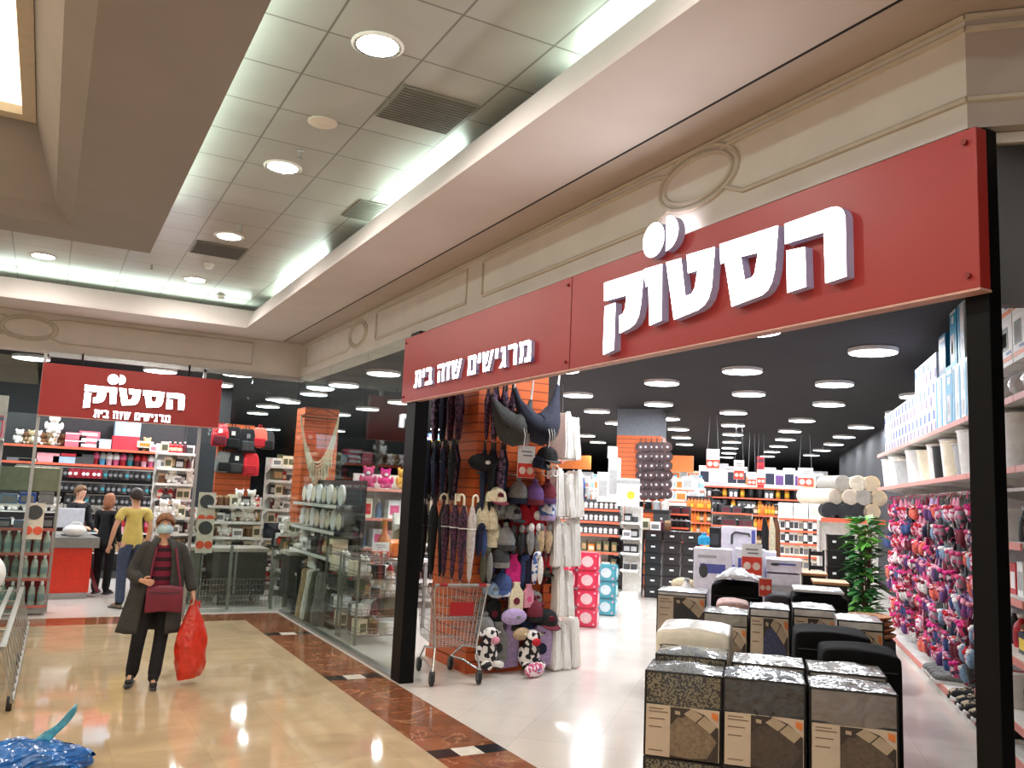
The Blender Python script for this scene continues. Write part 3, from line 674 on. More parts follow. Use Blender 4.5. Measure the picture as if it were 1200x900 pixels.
def bedding(loc, w, d, h, cover, label, lid=.38, bed=None, rz=RZ, group=None, blank=False):
    """zipped comforter package: fabric cube with a printed card insert on the front"""
    t = thing('bedding_package', label, 'package', loc, rz, group)
    zc = h * (1 - lid); x0, x1 = -w / 2, w / 2
    q = MB()
    rd = random.Random(int(w * 1000 + loc[0] * 77 + loc[1] * 31))
    wob = [[rd.uniform(-.012, .012) for _ in range(8)] for _ in range(8)]
    # softly bulging fabric block
    n = 6
    P = lambda u, v: None
    b2 = q.bm
    def side(fn): q.sheet(fn, n, n)
    bul = lambda u, v: .016 * math.sin(PI * u) * math.sin(PI * v)
    side(lambda u, v: Vector((x0 + w * u, d * v, h + bul(u, v) * 1.4 + wob[int(u * 6)][int(v * 6)] * (1 if 0 < u < 1 and 0 < v < 1 else 0))))
    side(lambda u, v: Vector((x0 + w * u, -bul(u, v), zc * 0 + h * v)))
    side(lambda u, v: Vector((x1 - w * u, d + bul(u, v), h * v)))
    side(lambda u, v: Vector((x0 - bul(u, v), d * (1 - u), h * v)))
    side(lambda u, v: Vector((x1 + bul(u, v), d * u, h * v)))
    side(lambda u, v: Vector((x0 + w * u, d * (1 - v), .0)))
    bmesh.ops.remove_doubles(q.bm, verts=q.bm.verts, dist=1e-4)
    q.build('fabric_block', cover, t, smooth=True)
    q = MB()
    for z in (.004, h - .004): q.tube([(x0, 0, z), (x1, 0, z), (x1, d, z), (x0, d, z)], .007, 5, True)
    q.tube([(x0, -.004, zc), (x1, -.004, zc)], .006, 5)
    for x in (x0, x1): q.tube([(x, 0, 0), (x, 0, h)], .006, 5)
    q.build('piping', piping, t)
    if not blank:
        yf = -.021
        q = MB(); q.box(x0 + .008, x1 - .008, yf, yf + .012, .006, zc - .006); ins_ = q.build('card_insert', card, t)
        q = MB()
        X = lambda a: x0 + .008 + (w - .016) * a
        Z = lambda a: .006 + (zc - .012) * a
        lay = [.002]
        def pg(i, pts):
            lay[0] += .0008; q.mat(i).poly([(X(px), yf, Z(pz)) for px, pz in pts], (0, -lay[0], 0))
        pg(1, [(.335, 0), (.99, 0), (.99, .66), (.80, .90), (.60, .99), (.335, .99)])           # dark room behind
        pg(0, [(.335, .05), (.335, .62), (.45, .82), (.56, .84), (.88, .54), (.97, .40), (.84, .06), (.60, .02)])
        pg(2, [(.52, .88), (.62, .99), (.78, .88), (.68, .74)]); pg(2, [(.70, .73), (.80, .88), (.97, .70), (.88, .55)])
        pg(1, [(.36, .82), (.36, .98), (.50, .96), (.52, .80)]); pg(2, [(.40, .86), (.40, .93), (.47, .92), (.47, .85)])
        pg(3, [(.90, .86), (.90, .96), (.98, .94), (.98, .80)])
        q.build('bed_picture', [bed or pic_bed, pic_dk, pic_lt, pic_o], ins_)
        q = MB()
        for zz, l in ((.92, .20), (.86, .26), (.72, .22), (.56, .18), (.10, .20)): q.box(X(.04), X(.04 + l), yf - .002, yf, Z(zz), Z(zz + .018))
        q.build('text_lines', ink, ins_)
    if cover is foil_dark: hx = 0; q = MB(); q.tube([(hx - .05, -.012, zc + .02), (hx - .03, -.02, zc - .012), (hx + .03, -.02, zc - .012), (hx + .05, -.012, zc + .02)], .005, 5); q.build('handle', piping, t)
    return t
def bpx(x, y, a): p = onA(x, y, a); A, Bq = AB(p); return Bq, p.z
def stack2(a, xl, xr, ytop, d, cover, lab, nrow=2, bed=None, blank=False, lid=.38, group=None):
    """a stack of equal packages whose top front edge runs from (xl, ytop) in the photo, fronts in the plane a"""
    b0, z0 = bpx(xl, ytop, a); b1, _ = bpx(xr, ytop, a)
    h = z0 / nrow; w = b1 - b0 - .012
    for k in range(nrow):
        bedding(W(a, (b0 + b1) / 2, h * k + .001), w, d, h - .008, cover if isinstance(cover, str) is False else cover, lab[min(nrow - 1 - k, len(lab) - 1)], lid, bed, blank=blank, group=group)
    return z0
A1 = 4.95
stack2(A1, 756, 847, 783, .34, foil_pat, ['speckled black topped bedding package in front, top of the left pile', 'lower bedding package under the speckled black one'])
stack2(A1, 847, 945, 791, .34, foil_dark, ['dark brown topped bedding package in the middle of the front row, top one', 'lower bedding package under the dark brown middle one'], bed=M('picture_dark_bed', (70, 58, 50), .5, var=.3, scale=60, coat=.3))
stack2(A1, 948, 1053, 803, .34, foil_brown, ['grey topped bedding package at the front beside the black bag, top one', 'lower bedding package under the grey one beside the black bag'], bed=M('picture_brown_bed', (86, 72, 60), .5, var=.3, scale=60, coat=.3))
A2 = A1 + .365
stack2(A2, 768, 852, 764, .36, foil_pat, ['speckled package just behind the left front pile', 'lower package behind the left front pile'])
stack2(A2, 857, 944, 774, .36, foil_grey, ['grey package just behind the middle front pile', 'lower package behind the middle front pile'])
stack2(A2, 947, 1040, 784, .36, foil_grey, ['crinkled silver grey package behind the front pile beside the black bag', 'lower package behind the silver grey one'])
# white and black bedding bags of the second line
def soft_bag(loc, w, d, h, m, label, rz=RZ, r=.07, strap=True):
    t = thing('bedding_bag', label, 'bag', loc, rz)
    q = MB(); q.box(-w / 2, w / 2, 0, d, 0, h); bmesh.ops.subdivide_edges(q.bm, edges=q.bm.edges, cuts=3, use_grid_fill=True)
    rd = random.Random(int(w * 999))
    for v in q.bm.verts:
        v.co += Vector((rd.uniform(-1, 1), rd.uniform(-1, 1), rd.uniform(-1, 1))) * .008
        if v.co.z > h * .9: v.co.z += .02 * math.sin(PI * (v.co.x / w + .5))
    o = q.build('bag_body', m, t, smooth=True, bevel=r * .5, sub=1)
    q = MB(); q.tube([(-w / 2 + .03, -.004, h * .9), (w / 2 - .03, -.004, h * .9)], .005, 5); q.build('zip', piping, t)
    return t
white_vinyl = M('white_quilt_bag', (226, 220, 206), .4, var=.06, bump=.4, bscale=10, coat=.6)
black_vinyl = M('black_bag_cloth', (8, 8, 9), .85, var=.2, bump=.4, bscale=9)
for _m in (black_vinyl, black): _m.node_tree.nodes['Principled BSDF'].inputs['Specular IOR Level'].default_value = .15
def bag_px(a, xl, xr, yt, d, h, m, label, z0=None):
    b0, zt_ = bpx(xl, yt, a); b1, _ = bpx(xr, yt, a); z0 = zt_ - h if z0 is None else z0
    return soft_bag(W(a, (b0 + b1) / 2, z0), b1 - b0, d, zt_ - z0, m, label)
bag_px(5.78, 768, 857, 736, .5, .3, white_vinyl, 'cream white bedding bag on the pile behind the speckled packages', 0.001)
bag_px(5.72, 962, 1058, 762, .42, .3, black_vinyl, 'nearest black bedding bag, rounded, behind the silver grey package', 0.001)
bag_px(6.2, 930, 1023, 741, .5, .3, black_vinyl, 'black bedding bag further back behind the rounded black one', 0.001)
wrap_w = M('clear_white_wrap', (206, 204, 204), .35, var=.2, scale=8, bump=.9, bscale=10, coat=1.)
for xl, xr, yt, a, cv, lb in ((824, 877, 716, 7.3, foil_grey, 'grey bedding package in the third line, beside the cream bag'), (878, 926, 711, 7.3, wrap_w, 'navy patterned bedding package with white wrapped top in the third line'),
                              (929, 980, 711, 7.35, wrap_w, 'white wrapped bedding package behind the black bags'), (981, 1036, 725, 6.9, wrap_w, 'bedding package with shiny white top beside the slipper aisle')):
    stack2(a, xl, xr, yt, .42, cv, [lb, 'lower package under the ' + lb.split(' in the')[0].split(' with')[0].split(' beside')[0].split(' behind')[0] + (' of the third line' if a > 7 else ' by the slipper aisle')], lid=.12 if cv is wrap_w else .2,
           bed=M('picture_navy_bed', (60, 62, 92), .5, var=.3, scale=60) if xl == 878 else None)
stack2(8.8, 770, 828, 691, .5, wrap_w, ['tall bedding package with dark picture at the back corner of the island', 'lower package at the back corner of the island'], lid=.08, bed=M('picture_black_bed', (40, 40, 44), .5, var=.3, scale=60))
bag_px(8.6, 833, 894, 684, .5, .2, black_vinyl, 'black storage box bag with white wrapped linen on top', .001)
b0, z0 = bpx(838, 684, 8.6); b1, _ = bpx(892, 684, 8.6)
q = MB(); rd = random.Random(5)
q.sheet(lambda u, v: Vector(((u - .5) * (b1 - b0), v * .5, .02 + .10 * math.sin(PI * u) * math.sin(PI * min(1, v + .1)) + rd.uniform(0, .04))), 10, 8)
tag(q.build('wrapped_linen', wrap_w, None, W(8.6, (b0 + b1) / 2, z0), RZ, True, solid=.01), 'crumpled white wrapped linen on the black storage box', 'linen')
bag_px(8.2, 928, 995, 697, .55, .2, black_vinyl, 'low black storage chest with white lid at the back of the island', .001)
b0, z0 = bpx(930, 697, 8.2); b1, _ = bpx(990, 697, 8.2)
q = MB(); q.box(-(b1 - b0) / 2, (b1 - b0) / 2, .02, .5, .025, .05); tag(q.build('flat_box', wrap_w, None, W(8.2, (b0 + b1) / 2, z0), RZ, bevel=.008), 'flat white wrapped package lying on the black chest', 'package')
bag_px(7.9, 838, 878, 706, .4, .2, M('pink_quilt', (206, 168, 160), .7, var=.3, scale=18, bump=.5, bscale=12), 'pinkish folded quilt between the packages', .001)
bag_px(8.4, 896, 928, 698, .4, .2, M('dark_cushion', (58, 54, 56), .8, bump=.4), 'dark grey cushion beside the black storage box', .001)
# ------------------------------------------------------------------ long right-hand shelving
RW = -3 * PI / 4       # local x -> towards the entrance, local y -> into the wall
BF = 1.79
bays = [(13.2, 14.75), (11.65, 13.2), (10.1, 11.65), (8.55, 10.1), (7.0, 8.55), (5.45, 7.0)]
wall_units = []
for k, (a0, a1) in enumerate(bays):
    w = a1 - a0 - .012
    t = thing('shelf_bay', 'white wall shelving bay of the slipper wall, %s from the far end' % nth(k), 'shelving', W(a1, BF, 0), RW, 'wall shelving bays')
    q = MB(); q.box(.0, w, .90, .94, .0, 3.0); q.build('back_panel', steel_w, t)
    q = MB(); q.box(.0, w, .0, .9, .0, .115); pl = q.build('plinth', steel_w, t)
    q = MB(); q.box(.0, w, -.014, -.0, .06, .125); q.build('price_strip', strip_p, pl)
    for x in (.0, w - .03): q = MB(); q.box(x, x + .03, .84, .90, .115, 3.0); q.build('upright', steel_w, t)
    for z in (2.22, 2.74):
        q = MB(); q.box(.0, w, .0, .9, z - .03, z); s = q.build('shelf', steel_w, t)
        q = MB(); q.box(.0, w, -.014, -.001, z - .045, z + .004); q.build('price_strip', strip_p, s)
        for x in (.04, w - .06):
            q = MB(); q.poly([(x, .05, z - .03), (x, .86, z - .03), (x, .86, z - .2)], (.02, 0, 0)); q.build('bracket', steel_w, s)
    for j in range(8):
        zz = 2.06 - .225 * j
        q = MB(); q.box(.03, w - .03, .20, .22, zz, zz + .03); q.build('hook_rail', alu, t)
    wall_units.append(t)
def slipper_mesh(n, sole, up, trim):
    q = MB()
    for k in (-1, 1):
        cx = k * .040
        q.mat(0).ell((cx, .02, -.13), (.040, .014, .115), 10, 6)
        q.mat(1).ell((cx, -.012, -.165), (.042, .040, .075), 10, 6)
        q.mat(2).ell((cx, -.035, -.115), (.032, .026, .022), 8, 5)
    q.mat(2).tube([(0, .05, .015), (0, -.02, .015), (0, -.03, -.03)], .004, 4)
    return q.mesh(n, [sole, up, trim], True)
pal = dict(pink=('maroon', 'multi', 'hotpink'), red=('pink', 'multired', 'maroon'), blue=('navy', 'blue', 'multi'), grey=('dgrey', 'multigrey', 'pink'), white=('pink', 'white', 'maroon'), purple=('lilac', 'purple', 'palepink'),
           teal=('grey', 'sky', 'white'), maroon=('grey', 'maroon', 'multi'), coral=('pink', 'coral', 'multired'), black=('grey', 'black', 'pink'), patterned=('palepink', 'floral', 'red'), navy=('grey', 'navy', 'palepink'), blush=('pink', 'pinkwhite', 'hotpink'))
SL = {k: slipper_mesh('slippers_' + k, fab[v[0]], fab[v[1]], fab[v[2]]) for k, v in pal.items()}
rd = random.Random(3)
far_set = ['pink', 'red', 'blush', 'purple', 'patterned', 'white', 'maroon', 'grey', 'coral', 'pink', 'blue', 'red']
near_set = ['grey', 'teal', 'patterned', 'navy', 'pink', 'grey', 'black', 'coral', 'maroon', 'blue', 'teal', 'purple']
NC = 36
for r in range(8):
    for c in range(NC):
        a = 14.55 - c * .168
        if r == 7 and a < 9.6: continue
        blk = rd.random()
        key = (far_set if c < 16 + rd.randint(-4, 5) else near_set)[(c // 2 + r * 5 + (rd.randint(0, 3) == 0) * rd.randint(1, 9)) % 12]
        z = 2.05 - .225 * r + rd.uniform(-.012, .012)
        inst(SL[key], 'slippers', '%s slippers on the %s hook row from the top, %s from the far end' % (key, nth(r), nth(c)), 'slippers',
             W(a + rd.uniform(-.02, .02), BF + .16 + rd.uniform(-.06, .05), z), RW, 'slippers on the slipper wall', rot=(rd.uniform(-.12, .2), rd.uniform(-.2, .2), RW + rd.uniform(-.5, .5)), scale=rd.uniform(1.05, 1.3))
# shoes along the plinth
def shoe_mesh(n, up, sole):
    q = MB()
    q.mat(1).sheet(lambda u, v: Vector((0, 0, 0)), 1, 1) if False else None
    prof = [(-.12, .034), (-.08, .038), (0, .036), (.06, .044), (.11, .040), (.135, .02)]
    out = [(x, y) for x, y in prof] + [(x, -y) for x, y in prof[::-1]]
    q.mat(1).poly([(y, x, 0) for x, y in out], (0, 0, .022))
    q.mat(0).ell((0, .07, .04), (.038, .062, .034), 10, 6); q.ell((0, -.06, .055), (.034, .058, .048), 10, 6); q.ell((0, .0, .05), (.032, .07, .036), 10, 6)
    q.mat(2).ell((0, -.055, .096), (.024, .042, .012), 8, 4)
    return q.mesh(n, [up, sole, fab['dgrey']], True)
SH = {'black': shoe_mesh('shoe_black', fab['black'], C['white']), 'white': shoe_mesh('shoe_white', fab['white'], C['grey']), 'blue': shoe_mesh('shoe_blue', fab['bluewhite'], C['white']), 'leopard print': shoe_mesh('shoe_print', checker('leopard_print', (208, 190, 160), (60, 48, 40), 60), C['black']),
      'red striped': shoe_mesh('shoe_red', checker('red_stripe', (180, 40, 60), (220, 210, 214), 40), C['white']), 'grey': shoe_mesh('shoe_grey', fab['grey'], C['white'])}
kk = list(SH)
cnt = 0
for a in [7.75 + .14 * i for i in range(22)]:
    for row in range(3):
        if a > 9.4 and row == 0 and not (9.9 < a < 10.7): continue
        if a > 10.7: continue
        key = ['black', 'leopard print', 'white', 'leopard print', 'grey', 'blue'][(cnt * 5 + row) % 6] if a < 9.6 else ['blue', 'red striped', 'grey'][(cnt + row) % 3]
        inst(SH[key], 'shoe', '%s shoe in the %s row on the plinth, %s from the near post' % (key, ['front', 'middle', 'back'][row], nth(int((a - 7.6) / .14))), 'shoe',
             W(a + rd.uniform(-.02, .02), BF + .10 + .25 * row, .117), RW + PI + rd.uniform(-.4, .4), 'shoes on the plinth', scale=1.3); cnt += 1
# upper shelves: tubs, bins, boxed air beds
def basket_mesh(n, m, r, h):
    q = MB(); q.mat(0).lathe([(r * .82, 0), (r * .84, .01), (r, h), (r * 1.05, h), (r * 1.05, h + .012), (r * .96, h + .012), (r * .8, .02)], 16); return q.mesh(n, m, True)
TUB = [basket_mesh('tub_a', C['white'], .17, .34), basket_mesh('tub_b', C['cream'], .16, .30), basket_mesh('tub_c', C['black'], .13, .30), basket_mesh('tub_d', C['lgrey'], .19, .26)]
n = 0
for k, (a0, a1) in enumerate(bays):
    for j in range(4):
        a = a1 - (j + .5) * (a1 - a0) / 4
        me = TUB[[0, 2, 0, 1, 3, 0, 0, 2, 1][n % 9]]
        inst(me, 'tub', '%s plastic tub on the lower shelf above the slippers, %s from the far end' % (['white', 'cream', 'black', 'grey'][TUB.index(me)], nth(n)), 'tub', W(a, BF + .24 + .06 * (n % 2), 2.221), 0, 'tubs on the lower wall shelf', scale=1.25); n += 1
def picture_carton(n, w, d, h, base, pics, stripe=None):
    q = MB(); q.mat(0).box(-w / 2, w / 2, -d / 2, d / 2, 0, h); mats = [base]
    for (x0, x1, z0, z1, m) in pics:
        if m not in mats: mats.append(m)
        q.mat(mats.index(m))
        q.box(w * (x0 - .5), w * (x1 - .5), -d / 2 - .002, -d / 2, h * z0, h * z1)
        q.box(w / 2, w / 2 + .002, d * (x0 - .5), d * (x1 - .5), h * z0, h * z1); q.box(-w / 2 - .002, -w / 2, d * (x0 - .5), d * (x1 - .5), h * z0, h * z1)
    return q.mesh(n, mats)
cy, wt, dk, sv, bl, og = C['cyan'], paperw, C['dgrey'], C['silver'], C['blue'], C['orange']
air_a = picture_carton('cyan_carton', .30, .5, .62, cy, [(.1, .9, .86, .93, wt), (.3, .62, .70, .82, wt), (.12, .7, .08, .52, sv), (.2, .5, .20, .40, dk)])
air_b = picture_carton('blue_carton', .34, .5, .42, M('deep_cyan', (20, 112, 158), .4), [(.1, .9, .82, .92, wt), (.35, .6, .5, .74, cy), (.1, .8, .06, .4, dk)])
air_c = picture_carton('white_carton', .26, .5, .58, M('light_blue_card', (206, 224, 236), .4), [(.1, .34, .05, .95, cy), (.45, .9, .5, .9, wt), (.5, .85, .1, .35, sv)])
air_d = picture_carton('violet_carton', .26, .45, .30, M('violet_white_card', (214, 216, 236), .4), [(.08, .5, .55, .9, C['blue']), (.55, .9, .1, .45, C['purple'])])
seq = [(8.72, air_c, 'pale blue carton'), (8.98, air_c, 'pale blue carton'), (9.24, air_c, 'pale blue carton'), (9.54, air_a, 'cyan carton'), (9.84, air_c, 'pale blue carton'), (10.12, air_c, 'pale blue carton')]
def wall_box(me, lab, a, z, i, b=BF + .30): inst(me, 'carton', lab, 'carton', W(a, b, z), RW, 'cartons on the top wall shelf')
for i, (a, me, lb) in enumerate(seq): wall_box(me, '%s on the top wall shelf, %s from the black post' % (lb, nth(i)), a, 2.742, i)
wall_box(air_b, 'deep cyan carton topmost on the pile above the wall shelves', 9.86, 3.325, 0); wall_box(air_a, 'cyan carton standing on a pale blue one by the black post', 9.30, 3.325, 0)
wall_box(air_c, 'pale carton stacked beside the black post at ceiling height', 8.95, 3.325, 0)
i = 0
for a in [10.45 + .28 * k for k in range(15)]:
    for lv in range(2 if a > 12.2 else (3 if a < 11.6 else 2)):
        wall_box(air_d, 'violet and white carton, %s level of the pile, %s from the cyan carton' % (['lowest', 'middle', 'upper'][lv], nth(i)), a, 2.742 + .302 * lv, i)
    i += 1
# grill cartons and bagged pillows seen past the right post
gr = picture_carton('grill_carton', .34, .5, .36, paperw, [(.12, .66, .35, .85, C['olive']), (.2, .56, .42, .74, C['brown']), (.05, .95, .10, .20, og), (.5, .9, .24, .30, bl)])
for j in range(4):
    for lv in range(2): wall_box(gr, 'white grill carton with oven picture, %s from the post, %s layer' % (nth(j), ['lower', 'upper'][lv]), 8.12 - .36 * j, 3.02 + .362 * lv, j) if True else 0
def pillow_mesh(n, m, w, d, h):
    q = MB(); q.ell((0, 0, h / 2), (w / 2, d / 2, h / 2), 14, 8); return q.mesh(n, m, True)
pil = pillow_mesh('bagged_pillow', wrap_w, .34, .5, .27)
for j in range(4): inst(pil, 'bagged_pillow', 'bagged white pillow under the grill cartons, %s from the post' % nth(j), 'pillow', W(8.12 - .36 * j, BF + .3, 2.744), RW, 'bagged pillows')
goods = [('red', me_box('red_pack', .16, .2, .24, C['red'], wt)), ('white', me_box('white_pack', .15, .2, .26, wt, C['lgrey'])), ('black', me_bottle('black_flask', .05, .28, C['black'], C['silver'])), ('red', me_bottle('red_bottle', .06, .26, C['red'], wt, C['crimson'])), ('amber', me_jar('amber_jar', .06, .2, C['amber'], C['brown'])), ('navy', me_box('navy_pack', .2, .2, .16, C['navy'], C['yellow']))]
for lv, z in enumerate((.35, .82, 1.25, 1.66)):
    q = None
    t = wall_units[4]
    s = MB(); s.box(.0, 1.53, .02, .7, z - .03, z); sh = s.build('shelf', steel_w, t); s = MB(); s.box(0, 1.53, .005, .019, z - .05, z + .004); s.build('price_strip', strip_p, sh)
    for j in range(6):
        key, me = goods[(j + lv * 2) % 6]
        inst(me, 'boxed_goods', '%s goods on the %s shelf past the right post, %s along' % (key, nth(lv), nth(j)), 'goods', W(8.1 - .2 * j, BF + .22, z), RW, 'goods past the right post')

# ------------------------------------------------------------------ orange display column with hats and umbrellas
cx0, cx1, cy0, cy1 = 4.03, 4.90, 8.18, 9.15
t = thing('display_column', 'tall orange slatted column hung with hats and umbrellas near the entrance post', 'column', (cx0, cy0, 0))
q = MB(); q.box(.012, cx1 - cx0 - .012, .012, cy1 - cy0 - .012, .0, 4.3); q.build('core', M('column_core', (170, 84, 44), .5), t)
for nm, bx in (('slat_panel', (0, cx1 - cx0, 0, .012, .10, 4.29)), ('slat_panel', (0, .012, .013, cy1 - cy0, .10, 4.29)), ('slat_panel', (cx1 - cx0 - .012, cx1 - cx0, .013, cy1 - cy0, .10, 4.29))):
    q = MB(); q.box(*bx); q.build(nm, orange_slat, t)
q = MB(); q.box(-.03, cx1 - cx0 + .03, -.05, cy1 - cy0 + .02, 0, .10); q.build('plinth', M('orange_base', (196, 86, 38), .45), t)
q = MB(); q.box(.0, .55, -.03, -.003, 2.06, 2.075); q.build('shelf_rail', alu, t)
HX = lambda x, y, Y=8.02: onY(x, y, Y)
def beanie(n, m, m2):
    q = MB(); q.mat(0).lathe([(.085, 0), (.092, .02), (.092, .05)], 14); q.mat(1).lathe([(.088, .05), (.092, .09), (.075, .15), (.04, .19), (.012, .205)], 14); q.ell((0, 0, .215), .028, 8, 5); return q.mesh(n, [m, m2], True)
def capm(n, m, m2):
    q = MB(); q.mat(0).lathe([(.092, 0), (.094, .04), (.08, .085), (.045, .115), (.01, .125)], 14)
    q.mat(1).poly([(-.075, -.06, .0), (-.06, -.13, -.02), (0, -.155, -.028), (.06, -.13, -.02), (.075, -.06, .0)], (0, 0, .008)); q.mat(1).cyl((0, -.094, .05), (0, -.075, .055), .028, n=12); return q.mesh(n, [m, m2], True)
def bucket(n, m, m2):
    q = MB(); q.mat(0).lathe([(.075, .12), (.08, .11), (.092, .03), (.15, -.03), (.152, -.026), (.095, .035)], 16); q.lathe([(.075, .12), (.02, .125)], 12); q.mat(1).lathe([(.094, .03), (.09, .05)], 14); return q.mesh(n, [m, m2], True)
def glovesm(n, m, m2):
    q = MB()
    for k in (-1, 1):
        q.mat(0).ell((k * .045, 0, .14), (.042, .02, .13), 10, 7); q.mat(1).ell((k * .045, 0, .27), (.036, .022, .045), 8, 5)
        q.mat(0).ell((k * .085, 0, .16), (.016, .015, .05), 6, 4)
    return q.mesh(n, [m, m2], True)
def bottlebag(n, m, m2):
    q = MB(); q.mat(0).poly([(-.09, 0, 0), (.09, 0, 0), (.095, 0, .24), (.05, 0, .29), (.035, 0, .32), (.045, 0, .36), (-.045, 0, .36), (-.035, 0, .32), (-.05, 0, .29), (-.095, 0, .24)], (0, .05, 0))
    q.mat(1).cyl((0, -.006, .13), (0, 0, .13), .045, n=14); return q.mesh(n, [m, m2], False)
def cone_hat(n, m, m2):
    q = MB(); q.mat(0).lathe([(.13, 0), (.125, .02), (.10, .10), (.055, .19), (.02, .23)], 14, sy=.5); q.mat(1).ell((0, -.055, .10), (.04, .01, .045), 10, 5); return q.mesh(n, [m, m2], True)
def pouch(n, m, m2):
    q = MB(); q.mat(0).ell((0, 0, .08), (.16, .06, .085), 14, 7); q.mat(1).ell((.02, -.055, .08), (.03, .012, .02), 8, 4); return q.mesh(n, [m, m2], True)
def scarf(n, m, m2):
    q = MB(); q.mat(0).ell((-.03, 0, .16), (.035, .03, .17), 10, 7); q.mat(1).ell((.03, -.01, .14), (.035, .03, .15), 10, 7); q.mat(0).ell((0, 0, .3), (.045, .035, .04), 8, 5); return q.mesh(n, [m, m2], True)
def cow(n, m, m2):
    q = MB(); q.mat(0).ell((0, 0, .12), (.11, .09, .12), 12, 8); q.ell((0, -.04, .27), (.085, .07, .085), 12, 7); q.mat(1).ell((0, -.105, .25), (.05, .03, .035), 8, 5)
    for k in (-1, 1): q.mat(0).ell((k * .1, -.03, .30), (.04, .015, .025), 8, 4); q.ell((k * .07, -.08, .04), (.045, .06, .045), 8, 5)
    return q.mesh(n, [m, m2], True)
F_ = fab
hats = [('pouch', 'black zipped pouch at the top of the orange column', (566, 552), pouch, 'black', 'white', 1.0), ('cap', 'black peaked cap beside the price sign on the column', (641, 540), capm, 'black', 'dgrey', 1.15), ('cap', 'navy cap hanging above the white headphones', (629, 548), capm, 'navy', 'black', 1.),
    ('cap', 'cream cap with a dark round badge on the column', (581, 588), capm, 'cream', 'maroon', 1.1), ('knit_hat', 'navy knit hat with grey front in the upper hat row', (607, 590), beanie, 'navy', 'grey', 1.05), ('knit_hat', 'maroon knit hat in the upper hat row', (626, 592), beanie, 'maroon', 'purple', 1.05), ('knit_hat', 'purple knit hat at the towel end of the upper hat row', (641, 590), beanie, 'purple', 'maroon', 1.),
    ('knit_hat', 'cream knit hat hanging at the left edge of the column', (570, 620), beanie, 'cream', 'cream', 1.2), ('knit_hat', 'grey green knit hat beside the cream one', (582, 608), beanie, 'olive', 'grey', 1.), ('cap', 'grey cap with black peak in the second hat row', (597, 608), capm, 'grey', 'black', 1.25), ('cone_hat', 'tall red pointed hat in the second hat row', (612, 625), cone_hat, 'red', 'red', 1.2), ('cone_hat', 'smaller red pointed hat with white patch', (627, 616), cone_hat, 'red', 'white', 1.0), ('knit_hat', 'lilac patterned knit hat at the end of the second row', (640, 610), beanie, 'lilac', 'bluewhite', 1.),
    ('cone_hat', 'pale cream cone hat sticking out in the third row', (579, 641), cone_hat, 'cream', 'cream', 1.05), ('scarf', 'navy scarf behind the cream cone hat', (563, 652), scarf, 'navy', 'blue', .9), ('knit_hat', 'dark grey knit hat in the third row', (592, 645), beanie, 'dgrey', 'grey', 1.1), ('gloves', 'black gloves in the third row', (605, 652), glovesm, 'black', 'dgrey', .95), ('gloves', 'second black gloves with silver tag in the third row', (614, 652), glovesm, 'black', 'grey', .95), ('gloves', 'silver grey gloves in the third row', (626, 652), glovesm, 'grey', 'white', 1.), ('gloves', 'tan gloves at the end of the third row', (638, 650), glovesm, 'tan', 'grey', .95),
    ('scarf', 'grey green scarf in the fourth row', (569, 682), scarf, 'olive', 'grey', .95), ('knit_hat', 'grey fur hat in the fourth row', (586, 665), beanie, 'grey', 'dgrey', 1.), ('bottle_cover', 'magenta hot water bottle cover', (601, 688), bottlebag, 'hotpink', 'hotpink', .85), ('scarf', 'blue scarf beside the magenta cover', (615, 688), scarf, 'blue', 'navy', .95), ('scarf', 'white patterned scarf in the fourth row', (629, 684), scarf, 'bluewhite', 'white', .9), ('gloves', 'red gloves at the end of the fourth row', (639, 676), glovesm, 'red', 'maroon', .8),
    ('knit_hat', 'blue knit hat with white pattern under the fourth row', (588, 698), beanie, 'bluewhite', 'blue', 1.1), ('cap', 'silver blue cap beside the patterned knit hat', (576, 696), capm, 'sky', 'grey', .9),
    ('bottle_cover', 'cream house shaped bottle cover with maroon dot', (605, 717), bottlebag, 'cream', 'maroon', .75), ('bottle_cover', 'small pink bottle cover beside the cream one', (620, 712), bottlebag, 'palepink', 'pink', .6), ('bottle_cover', 'black bottle cover with maroon badge', (579, 732), bottlebag, 'black', 'maroon', .75), ('pouch', 'lilac grey pouch below the cream cover', (602, 732), pouch, 'lilac', 'grey', .9), ('cap', 'black cap with maroon peak in the fifth row', (640, 732), capm, 'black', 'maroon', 1.2), ('knit_hat', 'black knit hat in the fifth row', (625, 728), beanie, 'black', 'maroon', 1.), ('scarf', 'dark green scarf at the edge of the fifth row', (564, 730), scarf, 'olive', 'dgrey', .7),
    ('knit_hat', 'brown fur hat above the cow print plush', (568, 748), beanie, 'brown', 'grey', 1.), ('pouch', 'cream pouch in the lowest row', (611, 750), pouch, 'tan', 'cream', .7), ('plush_cow', 'black and white cow print plush at the column foot', (569, 783), cow, 'cow', 'palepink', 1.05), ('bottle_cover', 'lilac bottle cover at the column foot', (597, 782), bottlebag, 'lilac', 'lilac', 1.15), ('plush_cow', 'second cow print plush with a red bow at the column foot', (619, 784), cow, 'cow', 'red', 1.05), ('bottle_cover', 'lilac bottle cover with dark patches beside the second cow plush', (634, 780), bottlebag, 'lilac', 'navy', 1.2), ('bottle_cover', 'grey bottle cover behind the lilac one', (583, 776), bottlebag, 'grey', 'dgrey', 1.0)]
for nm, lb, (x, y), fn, m1, m2, sc_ in hats:
    p = HX(x, y, 8.07 - .05 * (hash(lb) % 3 if False else (x % 3)))
    inst(fn('goods_mesh', F_[m1], F_[m2]), nm, lb, nm.replace('_', ' '), p, 0, 'hats and gloves on the orange column', rot=(0, 0, random.uniform(-.3, .3)), scale=sc_ * 1.12)
